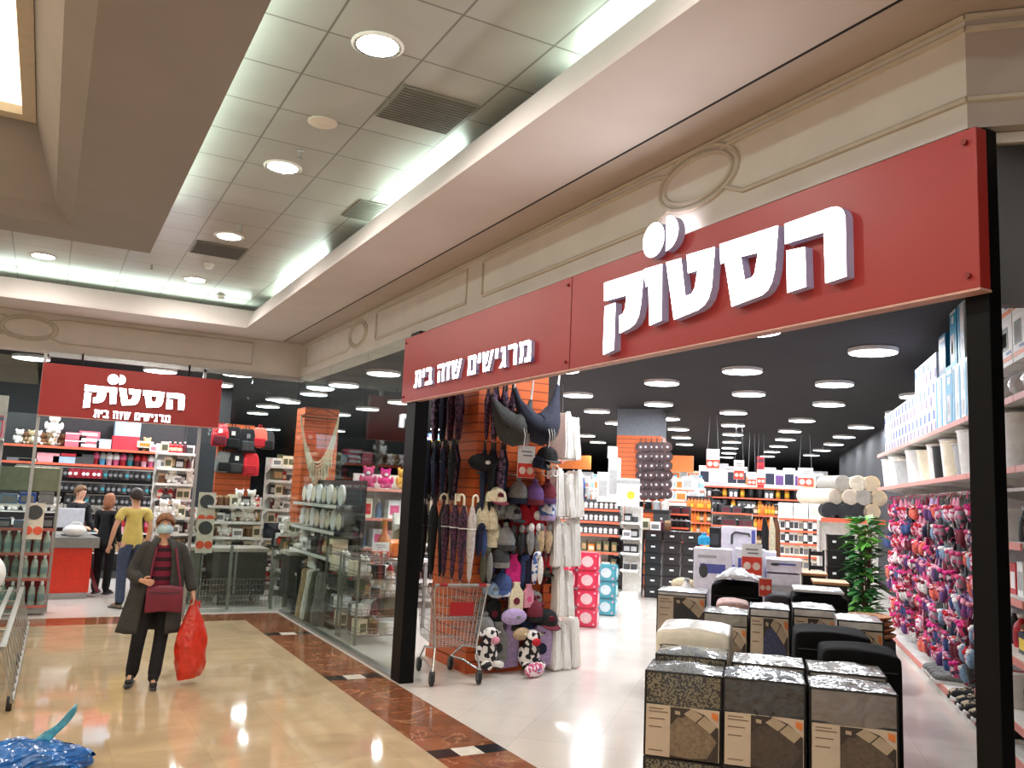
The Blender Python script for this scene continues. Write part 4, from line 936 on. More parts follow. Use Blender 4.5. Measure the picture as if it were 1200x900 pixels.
FL = [(beanie, 'knit_hat'), (glovesm, 'gloves'), (scarf, 'scarf'), (capm, 'cap')]
for k in range(30):
    fn, nm = FL[(k * 3 + k // 4) % 4]; ci = ['black', 'navy', 'dgrey', 'maroon', 'purple', 'olive', 'grey', 'blue'][(k * 5) % 8]
    p = HX(566 + 13.5 * (k % 6) + (k // 6) * 2, 606 + 33 * (k // 6), 8.135)
    inst(fn('goods_mesh', F_[ci], F_[['dgrey', 'maroon', 'black'][k % 3]]), nm, '%s %s hanging at the back of the column front, %s row, %s across' % ({'dgrey': 'dark grey', 'olive': 'grey green'}.get(ci, ci), nm.replace('_', ' '), nth(k // 6), nth(k % 6)), nm.replace('_', ' '), p, 0, 'hats and gloves on the orange column', scale=.95)
inst(pouch('floral_bag', F_['floral'], F_['bluewhite']), 'pouch', 'floral pouch lying on the floor at the column foot', 'pouch', fl(626, 794) + Vector((0, 0, .003)), .3, None, scale=.9)
q = MB()
for k in range(3): q.tube([(-.05 + .05 * k + .045 * math.cos(a), -.02 * k, .06 + .06 * math.sin(a)) for a in [2 * PI * j / 14 for j in range(14)]], .008, 5, True)
tag(q.build('headphones', white_p, None, HX(644, 558, 8.0), 0, True), 'white headphones hanging under the navy cap', 'headphones')
def price_sign(loc, rz, w, h, label, top=.45):
    t = thing('price_sign', label, 'price sign', loc, rz, 'price signs')
    q = MB(); q.box(-w / 2, w / 2, 0, .006, 0, h); q.build('card', paperw, t)
    q = MB(); q.box(-w / 2 + .004, w / 2 - .004, -.003, 0, .004, h * top); r = q.build('red_field', M('sign_orange_red', (222, 62, 42), .45), t)
    for k in (-1, 1):
        q = MB(); q.cyl((k * w * .22, -.006, h * top * .5), (k * w * .22, -.003, h * top * .5), w * .19, n=20); q.build('round_price', M('round_price', (240, 214, 196), .5), r)
    q = MB(); q.box(-w * .3, w * .3, -.002, 0, h * .8, h * .84); q.box(-w * .2, w * .32, -.002, 0, h * .68, h * .72); q.build('print', C['grey'], t)
    return t
p = HX(616, 560, 7.92); price_sign(p, 0, .21, .34, 'white and red price sign on the orange column')
# umbrellas on the side of the column
def umbrella(loc, m, m2, label, L, r, crook=True, rx=0., grip=None):
    t = thing('umbrella', label, 'umbrella', loc, 0, 'folded umbrellas on the orange column'); t.rotation_euler = (rx, 0, random.uniform(0, 3))
    q = MB(); n = 16; rings = [(.35, -.02), (.55, -.06), (1., -.16), (.8, -.5 * L), (.45, -.85 * L), (.2, -.92 * L)]
    pr = []
    for k, (f, z) in enumerate(rings): pr.append((r * f, z))
    q.lathe(pr[::-1], n)
    for v in q.bm.verts:
        an = math.atan2(v.co.y, v.co.x); s_ = 1 + .24 * math.cos(4 * an + v.co.z * 7); v.co.x *= s_; v.co.y *= s_
    q.build('canopy', m, t, smooth=True)
    q = MB(); q.cyl((0, 0, -.92 * L), (0, 0, -L), .006, .003, 6); q.build('tip', alu, t)
    q = MB()
    if crook: q.tube([(0, 0, -.03), (0, 0, .05)] + [(.035 - .035 * math.cos(a), 0, .05 + .04 * math.sin(a)) for a in (.5, 1.1, 1.57, 2.1, 2.7, 3.14)] + [(.07, 0, .02)], .011, 7)
    else: q.cyl((0, 0, -.03), (0, 0, .05), .016, .013, 8)
    q.build('handle', grip or m2, t, smooth=True)
    q = MB(); q.tube([(r * 1.05 * math.cos(a), r * 1.05 * math.sin(a), -.3 * L) for a in [2 * PI * k / 10 for k in range(10)]], .006, 4, True); q.build('strap', m2, t)
    return t
F_['plum'] = checker('plum_check', (92, 48, 72), (40, 28, 48), 50)
clear_u = M('clear_umbrella_film', (196, 186, 182), .25, var=.25, scale=30, coat=.5)
rr = random.Random(8)
for k in range(12):
    Y = 9.04 - k * .070; m = ['navy', 'navy', 'camo', 'black', 'navy', 'navy', 'plum', 'plum', 'plum', 'camo', 'plum', 'plum'][k]
    umbrella((3.93 - .05 * (k % 3), Y, 2.98), F_[m], C['black'], '%s compact umbrella in the upper row, %s from the back' % (m.replace('camo', 'dark print').replace('plum', 'plum checked'), nth(k)), .62, .035, False)
for k in range(12):
    Y = 9.10 - k * .076; m = ['black', 'black', 'navy', 'camo', 'plum', 'navy', 'black', 'camo', 'navy', 'navy', 'camo', 'black'][k]
    umbrella((3.91 - .06 * (k % 3), Y, 2.37), F_[m], C['black'], '%s umbrella in the middle row, %s from the back' % (m.replace('camo', 'dark print').replace('plum', 'plum'), nth(k)), .66 if m != 'plum' else .9, .038, False)
for k in range(6):
    umbrella((4.06 + .055 * k, 8.02 - .04 * (k % 2), 2.98), F_[['plum', 'camo', 'plum', 'plum', 'camo', 'plum'][k]], C['black'], '%s compact umbrella of the upper row on the front face, %s along' % (['plum checked', 'dark print', 'plum checked', 'plum checked', 'dark print', 'plum checked'][k], nth(k)), .62, .035, False)
for k in range(5):
    umbrella((4.05 + .06 * k, 8.02 - .05 * (k % 2), 2.34), F_[['navy', 'black', 'navy', 'camo', 'navy'][k]], C['black'], '%s umbrella of the middle row on the front face, %s along' % (['navy', 'black', 'navy', 'dark print', 'navy'][k], nth(k)), .72, .042, False)
for k in range(5):
    p = onX(496 + k * 6, 586, 3.84); umbrella((p.x - .04 * (k % 2), p.y, 1.72), F_['black'], C['black'], 'long black umbrella in the lower row, %s from the back' % nth(k), .84, .045, True)
for k in range(7):
    p = onX(524 + k * 5, 590, 3.84); umbrella((p.x - .05 * (k % 2), p.y, 1.74), clear_u if k % 2 == 0 else F_['plum'], C['white'], '%s umbrella with white hook in the lower row, %s along' % ('clear' if k % 2 == 0 else 'plum', nth(k)), .84, .045, True, grip=C['cream'])
# hammocks draped over the top of the column
def hammock(p0, p1, sag, rmid, m, fringe, label, tilt=0.):
    t = thing('hammock', label, 'hammock', p0); p0, p1 = Vector(p0), Vector(p1); N = 16; pts = []; rs = []
    for k in range(N + 1):
        u = k / N; p = (p1 - p0) * u; p.z -= sag * math.sin(PI * u) ** .8; p.y -= .12 * math.sin(PI * u); pts.append(p); rs.append(.02 + rmid * math.sin(PI * u) ** 1.3)
    q = MB(); q.tube(pts, rs, 14)
    for v in q.bm.verts: v.co += Vector((0, 0, .012 * math.sin(v.co.x * 90 + v.co.z * 60)))
    q.build('cloth', m, t, smooth=True)
    for (e, s) in ((0, 1), (N, -1)):
        q = MB(); q.tube([pts[e], pts[e] + Vector((-.03 * s, 0, .30))], [.014, .006], 5); q.build('rope', fringe, t)
    for k in range(14):
        u = .55 + .4 * k / 14; i_ = int(u * N); p = pts[i_] + Vector((0, -rs[i_] * .95, 0)); q = MB(); q.tube([p, p + Vector((.01, -.02, -.08)), p + Vector((.0, -.015, -.2))], .006, 4); q.build('fringe_cord', fringe, t)
    return t
cordm = M('white_cord', (200, 198, 194), .9)
hammock(HX(576, 462, 8.0), HX(622, 470, 7.96), .34, .17, M('grey_hammock_cloth', (66, 68, 66), .9, var=.35, scale=30, stretch=(1, 1, 6)), cordm, 'dark grey hammock hanging at the top of the orange column')
hammock(HX(603, 455, 7.86), HX(654, 452, 7.86), .46, .15, M('navy_hammock_cloth', (30, 34, 50), .9, var=.5, scale=30, stretch=(1, 1, 6)), cordm, 'navy hammock with white fringe draped in front of the grey one')
# white robes on the far side of the column
def robe(n, h, m):
    q = MB(); q.box(-.05, .05, -.17, .17, 0, h); bmesh.ops.subdivide_edges(q.bm, edges=q.bm.edges, cuts=3, use_grid_fill=True); rr_ = random.Random(n)
    for v in q.bm.verts:
        f = v.co.z / h; v.co.y *= .72 + .34 * (1 - f); v.co.x *= 1.15 - .3 * f; v.co += Vector((rr_.uniform(-.006, .006), rr_.uniform(-.01, .01), rr_.uniform(-.004, .004)))
    bmesh.ops.bevel(q.bm, geom=[e for e in q.bm.edges if e.calc_face_angle(0) > .8], offset=.018, segments=2, affect='EDGES')
    return q.mesh('robe_mesh', m, True)
robem = M('white_terry', (234, 230, 224), .95, var=.05, scale=30, bump=.3, bscale=60, sheen=.3)
rm = [robe(1, .52, robem), robe(2, .48, robem)]
for lv, (y, n_, h0, x0) in enumerate(((538, 2, 663, 656), (606, 3, 0, 648), (664, 3, 0, 645), (722, 2, 0, 648), (790, 3, 0, 643))):
    for k in range(n_):
        z = onY(655, y, 8.05).z; X = onY(x0 + 13 * k, y, 8.1).x
        inst(rm[k % 2], 'folded_robe', 'white folded robe, %s in the %s bundle from the top beside the orange column' % (nth(k), nth(lv)), 'robe', (X + .02, 8.12 + .03 * k, max(.01, z)), random.uniform(-.12, .12), 'white robes beside the column')
q = MB(); q.box(0, .16, 0, .3, 0, .34); tag(q.build('orange_divider', orange_slat, None, Vector((onY(636, 720, 8.1).x, 8.1, onY(636, 722, 8.1).z))), 'short orange board beside the white robes', 'board')

# ------------------------------------------------------------------ shopping trolley by the entrance post
def wire_panel(q, P, nu, nv, r):
    """P(u, v) -> point"""
    for k in range(nu + 1): q.tube([P(k / nu, v / 4) for v in range(5)], r, 4)
    for k in range(nv + 1): q.tube([P(u / 4, k / nv) for u in range(5)], r * 1.3, 4)
def trolley(loc, rz, label):
    t = thing('shopping_trolley', label, 'shopping trolley', loc, rz)
    ZB, ZT, LY = .36, .93, .80
    hb, ht = .21, .27
    nb, ntp = .16, .20
    q = MB(); wire_panel(q, lambda u, v: Vector(((-1 + 2 * u) * (hb + (nb - hb) * v), .06 + v * (LY - .1), ZB)), 10, 6, .0025); q.build('basket_floor', chrome, t)
    for s in (-1, 1):
        q = MB(); wire_panel(q, lambda u, v: Vector((s * ((hb + (nb - hb) * u) + ((ht + (ntp - ht) * u) - (hb + (nb - hb) * u)) * v), .06 + u * (LY - .1) + (.08 * v * u) - .06 * v * (1 - u), ZB + (ZT - .08 * u - ZB) * v)), 16, 5, .0025); q.build('basket_side', chrome, t)
    q = MB(); wire_panel(q, lambda u, v: Vector(((-1 + 2 * u) * (nb + (ntp - nb) * v), LY - .04 + .08 * v, ZB + (ZT - .08 - ZB) * v)), 7, 5, .0025); q.build('basket_front', chrome, t)
    q = MB(); wire_panel(q, lambda u, v: Vector(((-1 + 2 * u) * (hb + (ht - hb) * v), .06 - .06 * v, ZB + (ZT - ZB) * v)), 12, 6, .0025); q.build('rear_gate', chrome, t)
    q = MB(); wire_panel(q, lambda u, v: Vector(((-1 + 2 * u) * .2, .02 + .2 * v, .62 + .0 * v)), 10, 3, .003); q.build('child_seat', chrome, t)
    q = MB(); q.box(-.10, .14, -.004, .006, .66, .79); q.build('seat_flap', M('red_flap', (168, 30, 36), .4), t)
    q = MB(); q.tube([(-ht - .01, -.06, ZT + .03), (ht + .01, -.06, ZT + .03)], .014, 8); h = q.build('handle', M('handle_grey', (150, 148, 146), .4), t)
    for x in (-.2, .2): q = MB(); q.tube([(x - .04, -.06, ZT + .03), (x + .04, -.06, ZT + .03)], .018, 8); q.build('handle_grip', M('handle_red', (150, 30, 36), .4), h)
    for s in (-1, 1):
        q = MB(); q.tube([(s * ht, -.06, ZT + .03), (s * ht, .0, ZT - .02), (s * hb, .07, ZB - .01), (s * .24, .0, .14)], .012, 6); q.tube([(s * hb, .07, ZB - .01), (s * .20, .45, ZB - .06), (s * .17, LY - .1, .15)], .011, 6)
        q.tube([(s * .24, .0, .14), (s * .20, .4, .17), (s * .17, LY - .1, .15)], .011, 6); q.build('frame_tube', chrome, t)
    for (x, y) in ((-.24, .0), (.24, .0), (-.17, LY - .1), (.17, LY - .1)):
        q = MB(); q.box(x - .02, x + .02, y - .02, y + .03, .11, .145); q.box(x - .022, x - .016, y - .015, y + .05, .05, .12); q.box(x + .016, x + .022, y - .015, y + .05, .05, .12); c = q.build('caster', M('caster_grey', (70, 70, 72), .4), t)
        q = MB(); q.cyl((x - .014, y + .03, .062), (x + .014, y + .03, .062), .061, n=18); q.build('wheel', M('wheel_rubber', (34, 34, 36), .6), c, bevel=.006)
    return t
trolley((3.68, 7.66, 0), -.12, 'chrome shopping trolley with red seat flap beside the black entrance post')
# ------------------------------------------------------------------ people
skin = M('skin', (206, 156, 128), .55, var=.06, scale=6)
def skin_mesh(name, V, E, R, m, parent=None, sub=2, T=None):
    """one continuous surface grown round a graph of joints (vertex 0 is the root)"""
    me = bpy.data.meshes.new(name); me.from_pydata([tuple(v) for v in V], E, []); me.materials.append(m)
    o = bpy.data.objects.new(name, me); COL.objects.link(o)
    if parent is not None: o.parent = parent
    md = o.modifiers.new('skin', 'SKIN'); md.use_smooth_shade = True; md.branch_smoothing = .6
    if not me.skin_vertices: me.skin_vertices.new()
    for k, r in enumerate(R):
        sv = me.skin_vertices[0].data[k]; sv.radius = r if isinstance(r, (tuple, list)) else (r, r); sv.use_root = (k == 0)
    md = o.modifiers.new('sub', 'SUBSURF'); md.levels = sub; md.render_levels = sub
    return o
class Graph:
    def __init__(s): s.V = []; s.E = []; s.R = []
    def add(s, p, r, to=None):
        s.V.append(Vector(p)); s.R.append(r); k = len(s.V) - 1
        if to is not None: s.E.append((to, k))
        return k
    def chain(s, start, pts):
        k = start
        for p, r in pts: k = s.add(p, r, k)
        return k
def lerp(a, b_, t): return Vector(a) * (1 - t) + Vector(b_) * t
def person(label, loc, rz, h, J=None, top=None, trousers=None, shoes=None, hair=None, hair_style='short', mask=False, sleeve='short', top_len=.0, coat=None, bare_feet=False):
    f = h / 1.7; t = thing('person', label, 'person', loc, rz)
    D = dict(pelvis=(0, 0, .95), waist=(0, 0, 1.08), chest=(0, .0, 1.26), upper=(0, .01, 1.38), neck=(0, .012, 1.45), head0=(0, -.012, 1.535), head1=(0, .0, 1.61),
             hipL=(.09, 0, .90), hipR=(-.09, 0, .90), kneeL=(.10, -.02, .49), kneeR=(-.10, -.02, .49), ankL=(.10, .02, .085), ankR=(-.10, .02, .085), toeL=(.115, -.13, .035), toeR=(-.115, -.13, .035),
             shL=(.175, .01, 1.385), shR=(-.175, .01, 1.385), elL=(.225, .03, 1.11), elR=(-.225, .03, 1.11), wrL=(.235, -.05, .875), wrR=(-.235, -.05, .875), haL=(.235, -.08, .80), haR=(-.235, -.08, .80), thumbL=(-1, -.3, 0), thumbR=(1, -.3, 0), curl=.5)
    D.update(J or {})
    P = {k: (Vector(v) * f if isinstance(v, tuple) and not k.startswith('thumb') else v) for k, v in D.items()}
    g = Graph()
    r0 = g.add(P['pelvis'], (.125 * f, .10 * f)); w_ = g.add(P['waist'], (.115 * f, .09 * f), r0); c_ = g.add(P['chest'], (.135 * f, .10 * f), w_); u_ = g.add(P['upper'], (.10 * f, .075 * f), c_)
    n_ = g.add(P['neck'], .052 * f, u_)
    hd = P['head1'] - P['head0']
    h0 = g.add(P['head0'], (.066 * f, .078 * f), n_); h1 = g.add(P['head1'], (.074 * f, .088 * f), h0); g.add(P['head1'] + hd.normalized() * .055 * f, (.05 * f, .06 * f), h1)
    for s in 'LR':
        k = g.chain(r0, [(P['hip' + s], .085 * f), (lerp(P['hip' + s], P['knee' + s], .5), .075 * f), (P['knee' + s], .056 * f), (lerp(P['knee' + s], P['ank' + s], .35), .055 * f), (P['ank' + s], .036 * f), (P['toe' + s], .034 * f)])
        k = g.chain(u_, [(P['sh' + s], .055 * f), (lerp(P['sh' + s], P['el' + s], .5), .046 * f), (P['el' + s], .038 * f), (lerp(P['el' + s], P['wr' + s], .4), .038 * f), (P['wr' + s], .025 * f), (lerp(P['wr' + s], P['ha' + s], .7), (.034 * f, .020 * f))])
        d = (P['ha' + s] - P['wr' + s]).normalized(); side = Vector(P['thumb' + s]); side = (side - d * side.dot(d)).normalized(); nrm = d.cross(side) * (1 if s == 'L' else -1)
        pb = lerp(P['wr' + s], P['ha' + s], .75); cu = P['curl'] if not isinstance(P['curl'], Vector) else .5
        for q_, (o_, L_) in enumerate(((.026, .062), (.009, .072), (-.009, .068), (-.026, .052))):
            b0 = pb + side * o_ * f + d * .02 * f
            g.chain(k, [(b0, .0105 * f), (b0 + (d * L_ * .55 + nrm * L_ * .2 * cu) * f, .0092 * f), (b0 + (d * L_ * (1 - .55 * cu) + nrm * L_ * .75 * cu) * f, .0078 * f)])
        b0 = lerp(P['wr' + s], P['ha' + s], .35) + side * .026 * f
        g.chain(k, [(b0 + side * .008 * f, .011 * f), (b0 + (side * .03 + d * .035) * f, .0095 * f), (b0 + (side * .028 + d * .058) * f, .008 * f)])
    body = skin_mesh('body', g.V, g.E, g.R, skin, t, 1)
    hc = (P['head0'] + P['head1']) / 2; up = hd.normalized(); fw = D.get('face', (0, -1, 0)); fw = Vector(fw); fw = (fw - up * up.dot(fw)).normalized(); rt = fw.cross(up)
    HF = Matrix((rt.to_tuple() + (0,), (-fw).to_tuple() + (0,), up.to_tuple() + (0,), (0, 0, 0, 1))).transposed(); HF.translation = hc
    HM = HF @ Matrix.Scale(f, 4)
    q = MB(); q.ell((0, -.094, -.004), (.013, .016, .022), 8, 6, None); q.bm.transform(HM); q.build('nose', skin, t, smooth=True)
    for s_ in (-1, 1):
        q = MB(); q.ell((s_ * .078, .005, .0), (.010, .018, .028), 8, 5); q.bm.transform(HM); q.build('ear', skin, t, smooth=True)
        q = MB(); q.mat(0).ell((s_ * .03, -.080, .022), (.013, .008, .008), 8, 5); q.mat(1).ell((s_ * .03, -.086, .022), (.006, .004, .006), 8, 5); q.bm.transform(HM); q.build('eye', [C['white'], C['black']], t, smooth=True)
        q = MB(); q.tube([(s_ * .016, -.088, .040), (s_ * .032, -.086, .045), (s_ * .046, -.078, .040)], .004, 5); q.bm.transform(HM); q.build('eyebrow', hair or C['brown'], t, smooth=True)
    if not mask: q = MB(); q.ell((0, -.083, -.045), (.022, .009, .007), 8, 5); q.bm.transform(HM); q.build('mouth', M('lips', (168, 92, 84), .5), t, smooth=True)
    else:
        q = MB()
        q.sheet(lambda u, v: Vector(((u - .5) * .158 * (1 - .18 * abs(2 * v - 1)), -.112 + .30 * (u - .5) ** 2 * 1.05 + .026 * abs(2 * v - 1) ** 2, -.078 + .094 * v)), 10, 8); q.bm.transform(HM)
        q.build('face_mask', M('mask_blue', (176, 204, 216), .8), t, smooth=True, solid=.004)
    if hair:
        q = MB()
        def hf(u, v):
            az = 2 * PI * u; front = .5 + .5 * math.cos(az)            # 1 in front
            low = (-.02 if hair_style != 'long' else -.13) + (.085 if hair_style != 'long' else .19) * front ** 1.5
            zz = low + (.132 - low) * math.sin(PI / 2 * v); k = math.cos(PI / 2 * v) ** .55
            return Vector((math.sin(az) * .088 * k, (-math.cos(az) * .104 + .010) * k, zz))
        q.sheet(hf, 22, 8); q.bm.transform(HM); q.build('hair', hair, t, smooth=True, solid=.012)
        if hair_style == 'tail': q = MB(); q.tube([(0, .10, .05), (0, .14, .03), (0, .15, -.06), (0, .13, -.15)], [.02, .035, .032, .008], 8); q.bm.transform(HM); q.build('ponytail', hair, t, smooth=True)
    if top:
        
        g = Graph(); hem = lerp(P['waist'], P['pelvis'], 1.15 + top_len)
        a = g.add(hem, (.162 * f + .02 * top_len, .126 * f + .02 * top_len)); b_ = g.add(P['waist'], (.143 * f, .112 * f), a); c = g.add(P['chest'], (.160 * f, .118 * f), b_); u = g.add(P['upper'], (.118 * f, .088 * f), c); g.add(lerp(P['upper'], P['neck'], .55), .066 * f, u)
        for s in 'LR':
            L_ = [(P['sh' + s], .072 * f), (lerp(P['sh' + s], P['el' + s], .62), .066 * f)] if sleeve != 'none' else [(P['sh' + s], .060 * f), (lerp(P['sh' + s], P['el' + s], .3), .054 * f)]
            if sleeve == 'long': L_ += [(P['el' + s], .058 * f), (lerp(P['el' + s], P['wr' + s], .5), .052 * f), (lerp(P['el' + s], P['wr' + s], .97), .042 * f)]
            g.chain(u, L_)
        skin_mesh('top', g.V, g.E, g.R, top, t, 2)
    if trousers:
        g = Graph(); a = g.add(lerp(P['pelvis'], P['waist'], .55), (.142 * f, .114 * f)); b_ = g.add(P['pelvis'], (.148 * f, .118 * f), a)
        for s in 'LR': g.chain(b_, [(P['hip' + s], .106 * f), (lerp(P['hip' + s], P['knee' + s], .5), .090 * f), (P['knee' + s], .074 * f), (lerp(P['knee' + s], P['ank' + s], .5), .070 * f), (lerp(P['knee' + s], P['ank' + s], 1.0) + Vector((0, 0, -.022)), .068 * f)])
        skin_mesh('trousers', g.V, g.E, g.R, trousers, t, 2)
    if shoes:
        for s in 'LR':
            g = Graph(); a = g.add(lerp(P['ank' + s], P['knee' + s], .14), .062 * f); g.chain(a, [(P['ank' + s], .062 * f), (lerp(P['ank' + s], P['toe' + s], .40), .050 * f)]); skin_mesh('sock', g.V, g.E, g.R, blackc, t, 1)
            an, to = P['ank' + s], P['toe' + s]; g = Graph(); heel = an + (an - to).normalized() * .035 * f; heel.z = max(.036 * f, to.z)
            a = g.add(lerp(heel, to, .45) + Vector((0, 0, .012)), (.042 * f, .040 * f)); g.add(heel, (.036 * f, .036 * f), a); g.add(to + (to - heel).normalized() * .02 * f, (.040 * f, .030 * f), a); g.add(an + Vector((0, 0, .01)), (.044 * f, .046 * f), a)
            sh = skin_mesh('shoe', g.V, g.E, g.R, shoes, t, 2)
            d = (to - heel); d.z = 0; d.normalize(); sd = Vector((d.y, -d.x, 0)); q = MB(); b0 = Vector((heel.x, heel.y, heel.z - .030 * f)); b1 = b0 + d * .24 * f; b1.z = b0.z
            q.poly([b0 + sd * .03 * f - d * .02, b0 + sd * .036 * f + d * .1, b1 + sd * .03 * f - d * .02, b1 + d * .02, b1 - sd * .03 * f - d * .02, b0 - sd * .036 * f + d * .1, b0 - sd * .03 * f - d * .02], (0, 0, .02)); q.build('shoe_sole', C['dgrey'] if shoes != C['white'] else C['lgrey'], sh)
    return t, P, f
stripe = bpy.data.materials.new('maroon_striped_knit'); stripe.use_nodes = True
def _stripes(m, a, b_, pitch):
    nt = m.node_tree; b = nt.nodes['Principled BSDF']; tc = nt.nodes.new('ShaderNodeTexCoord'); sp = nt.nodes.new('ShaderNodeSeparateXYZ'); nt.links.new(tc.outputs['Object'], sp.inputs[0])
    d = nt.nodes.new('ShaderNodeMath'); d.operation = 'DIVIDE'; d.inputs[1].default_value = pitch; nt.links.new(sp.outputs[2], d.inputs[0]); f = nt.nodes.new('ShaderNodeMath'); f.operation = 'FRACT'; nt.links.new(d.outputs[0], f.inputs[0])
    l = nt.nodes.new('ShaderNodeMath'); l.operation = 'LESS_THAN'; l.inputs[1].default_value = .42; nt.links.new(f.outputs[0], l.inputs[0])
    mx = nt.nodes.new('ShaderNodeMix'); mx.data_type = 'RGBA'; mx.inputs[6].default_value = (*lin(a), 1); mx.inputs[7].default_value = (*lin(b_), 1); nt.links.new(l.outputs[0], mx.inputs[0]); nt.links.new(mx.outputs[2], b.inputs['Base Color']); b.inputs['Roughness'].default_value = .9
_stripes(stripe, (116, 26, 52), (44, 16, 30), .085)
coatm = M('grey_coat_cloth', (58, 58, 57), .95, var=.12, scale=20, bump=.2, bscale=50)
blackc = M('black_trouser_cloth', (18, 18, 22), .9, var=.2)
hair_auburn = M('hair_auburn', (136, 92, 62), .6, var=.25, scale=30, stretch=(1, 1, .2))
hair_dark = M('hair_dark', (40, 28, 24), .5, var=.3, scale=30)
# --- the masked woman walking towards us
wloc = fl(176, 802); wh = 1.53
wJ = dict(pelvis=(.0, 0, .93), hipR=(-.10, 0, .90), hipL=(.085, 0, .90), kneeR=(-.15, -.07, .49), kneeL=(.06, .03, .48), ankR=(-.185, .02, .10), ankL=(.02, -.11, .085), toeR=(-.21, -.11, .045), toeL=(.025, -.27, .035),
          shL=(.168, .01, 1.365), shR=(-.168, .01, 1.365), elR=(-.27, -.02, 1.09), wrR=(-.175, -.21, 1.045), haR=(-.115, -.25, 1.035), elL=(.275, .03, 1.11), wrL=(.325, -.03, .90), haL=(.338, -.05, .83), thumbR=(0, 0, 1), thumbL=(0, -1, 0), curl=.8)
wom, WP, wf = person('masked woman in grey coat and maroon striped top walking with an orange bag', wloc, math.atan2(-.1, 1), wh, wJ, stripe, blackc, M('black_shoe', (24, 24, 26), .5), hair_auburn, 'short', True, 'none', .35)
# open coat with wide hem
q = MB()
def coatf(u, v):
    az = math.radians(26 + 308 * u); z = (1.455 - .94 * v)
    w_ = .165 + .05 * min(1, v * 3) + .13 * max(0, v - .25) * (1.0 if math.sin(az) < 0 else .55); d_ = .125 + .03 * v
    if v < .12: w_ *= .42 + 4.8 * v; d_ *= .66 + 2.8 * v
    fold = 1 + .05 * math.sin(az * 9 + v * 3) * v
    x = math.sin(az) * w_ * fold; y_ = -math.cos(az) * d_ * fold + .01
    return Vector((x - .06 * max(0, v - .3), y_, z)) * wf
q.sheet(coatf, 40, 16); q.build('coat', coatm, wom, smooth=True, solid=.014)
for s in 'LR':
    g = Graph(); a = g.add(lerp(WP['sh' + s], WP['upper'], .45), .074 * wf); g.chain(a, [(WP['sh' + s] + Vector((0, 0, .002)), .076 * wf), (lerp(WP['sh' + s], WP['el' + s], .6), .066 * wf), (WP['el' + s], (.064 if s == 'L' else .085) * wf), (lerp(WP['el' + s], WP['wr' + s], .55), .066 * wf), (lerp(WP['el' + s], WP['wr' + s], .95), .058 * wf)])
    skin_mesh('coat_sleeve', g.V, g.E, g.R, coatm, wom, 2)
# maroon shoulder bag in front of her
B = basis(wom)
hb = thing('handbag', 'maroon shoulder bag worn at the front by the masked woman', 'handbag', B @ Vector((.045, -.165, .785) ), wom.rotation_euler.z)
q = MB(); q.box(-.155, .155, -.05, .05, -.115, .115); bmesh.ops.subdivide_edges(q.bm, edges=q.bm.edges, cuts=2, use_grid_fill=True)
for v in q.bm.verts: v.co.y *= 1.0 - .35 * abs(v.co.z / .115) ; v.co.z += -.015 * (v.co.x / .155) ** 2
maroon_l = M('maroon_leather', (112, 26, 48), .45, var=.12); q.build('bag_body', maroon_l, hb, smooth=True, bevel=.015)
q = MB(); q.tube([(-.13, -.052, .06), (0, -.058, .05), (.13, -.052, .06)], .004, 5); q.build('zip', C['black'], hb)
q = MB(); q.tube([(-.14, .02, .10), (-.12, .04, .3), (-.10, .05, .45)], .011, 6); q.tube([(.13, .02, .10), (.09, .03, .3), (.06, .05, .45)], .011, 6); q.build('strap', maroon_l, hb)
# orange-red carrier bag in her left hand
cbm = M('orange_red_plastic', (204, 46, 22), .35, var=.16, scale=12, bump=.8, bscale=14, coat=.4)
hp = B @ (WP['haL'] + Vector((0, 0, -.01)))
cb = thing('carrier_bag', 'full orange red plastic carrier bag hanging from the masked woman\'s hand', 'bag', hp, wom.rotation_euler.z)
q = MB(); rr = random.Random(4)
def cbf(u, v):
    az = 2 * PI * u; z = -.02 - .66 * v
    w_ = .022 + .112 * min(1, v * 2.2) ** .8 - .035 * max(0, v - .8) * 5; d_ = .02 + .07 * min(1, v * 1.8) ** .8 - .02 * max(0, v - .85) * 6
    k = 1 + .07 * math.sin(5 * az + 8 * v) + .04 * math.sin(11 * az - 13 * v)
    return Vector((math.cos(az) * w_ * k + .045 * v - .03 * v * v, math.sin(az) * d_ * k, z + .02 * math.cos(az) * (1 if v > .9 else 0)))
q.sheet(cbf, 30, 20); bmesh.ops.remove_doubles(q.bm, verts=q.bm.verts, dist=1e-4); bmesh.ops.holes_fill(q.bm, edges=q.bm.edges); q.build('bag_body', cbm, cb, smooth=True)
q = MB(); q.tube([(-.02, 0, -.04), (-.022, .0, .01), (0, 0, .03), (.022, 0, .01), (.02, 0, -.04)], .009, 6); q.tube([(.02, .0, -.03), (.05, .0, -.0), (.06, 0, -.06)], [.012, .016, .006], 6); q.build('handle', cbm, cb, smooth=True)
# --- the others at the checkout
yel = M('yellow_tshirt', (206, 184, 104), .9, var=.08); jeans = M('blue_jeans', (58, 68, 92), .9, var=.15, scale=30)
p = fl(147, 713); person('man in yellow T-shirt and jeans seen from behind at the checkout entrance', p, PI + .3, 1.70, dict(elR=(-.24, .02, 1.12), wrR=(-.22, -.04, .88), elL=(.27, .02, 1.13), wrL=(.285, -.06, .90), haL=(.29, -.09, .83), toeL=(.15, -.12, .035)), yel, jeans, M('tan_shoe', (126, 108, 88), .6), hair_dark, 'short', top_len=.9)
p = fl(117, 696); person('woman in black with reddish hair standing beside the man in yellow', p, PI * .80, 1.58, dict(elL=(.20, -.04, 1.12), wrL=(.10, -.22, 1.06), haL=(.06, -.28, 1.05)), blackc, blackc, C['black'], M('hair_red', (150, 96, 66), .6, var=.25), 'long', sleeve='long', top_len=1.6)
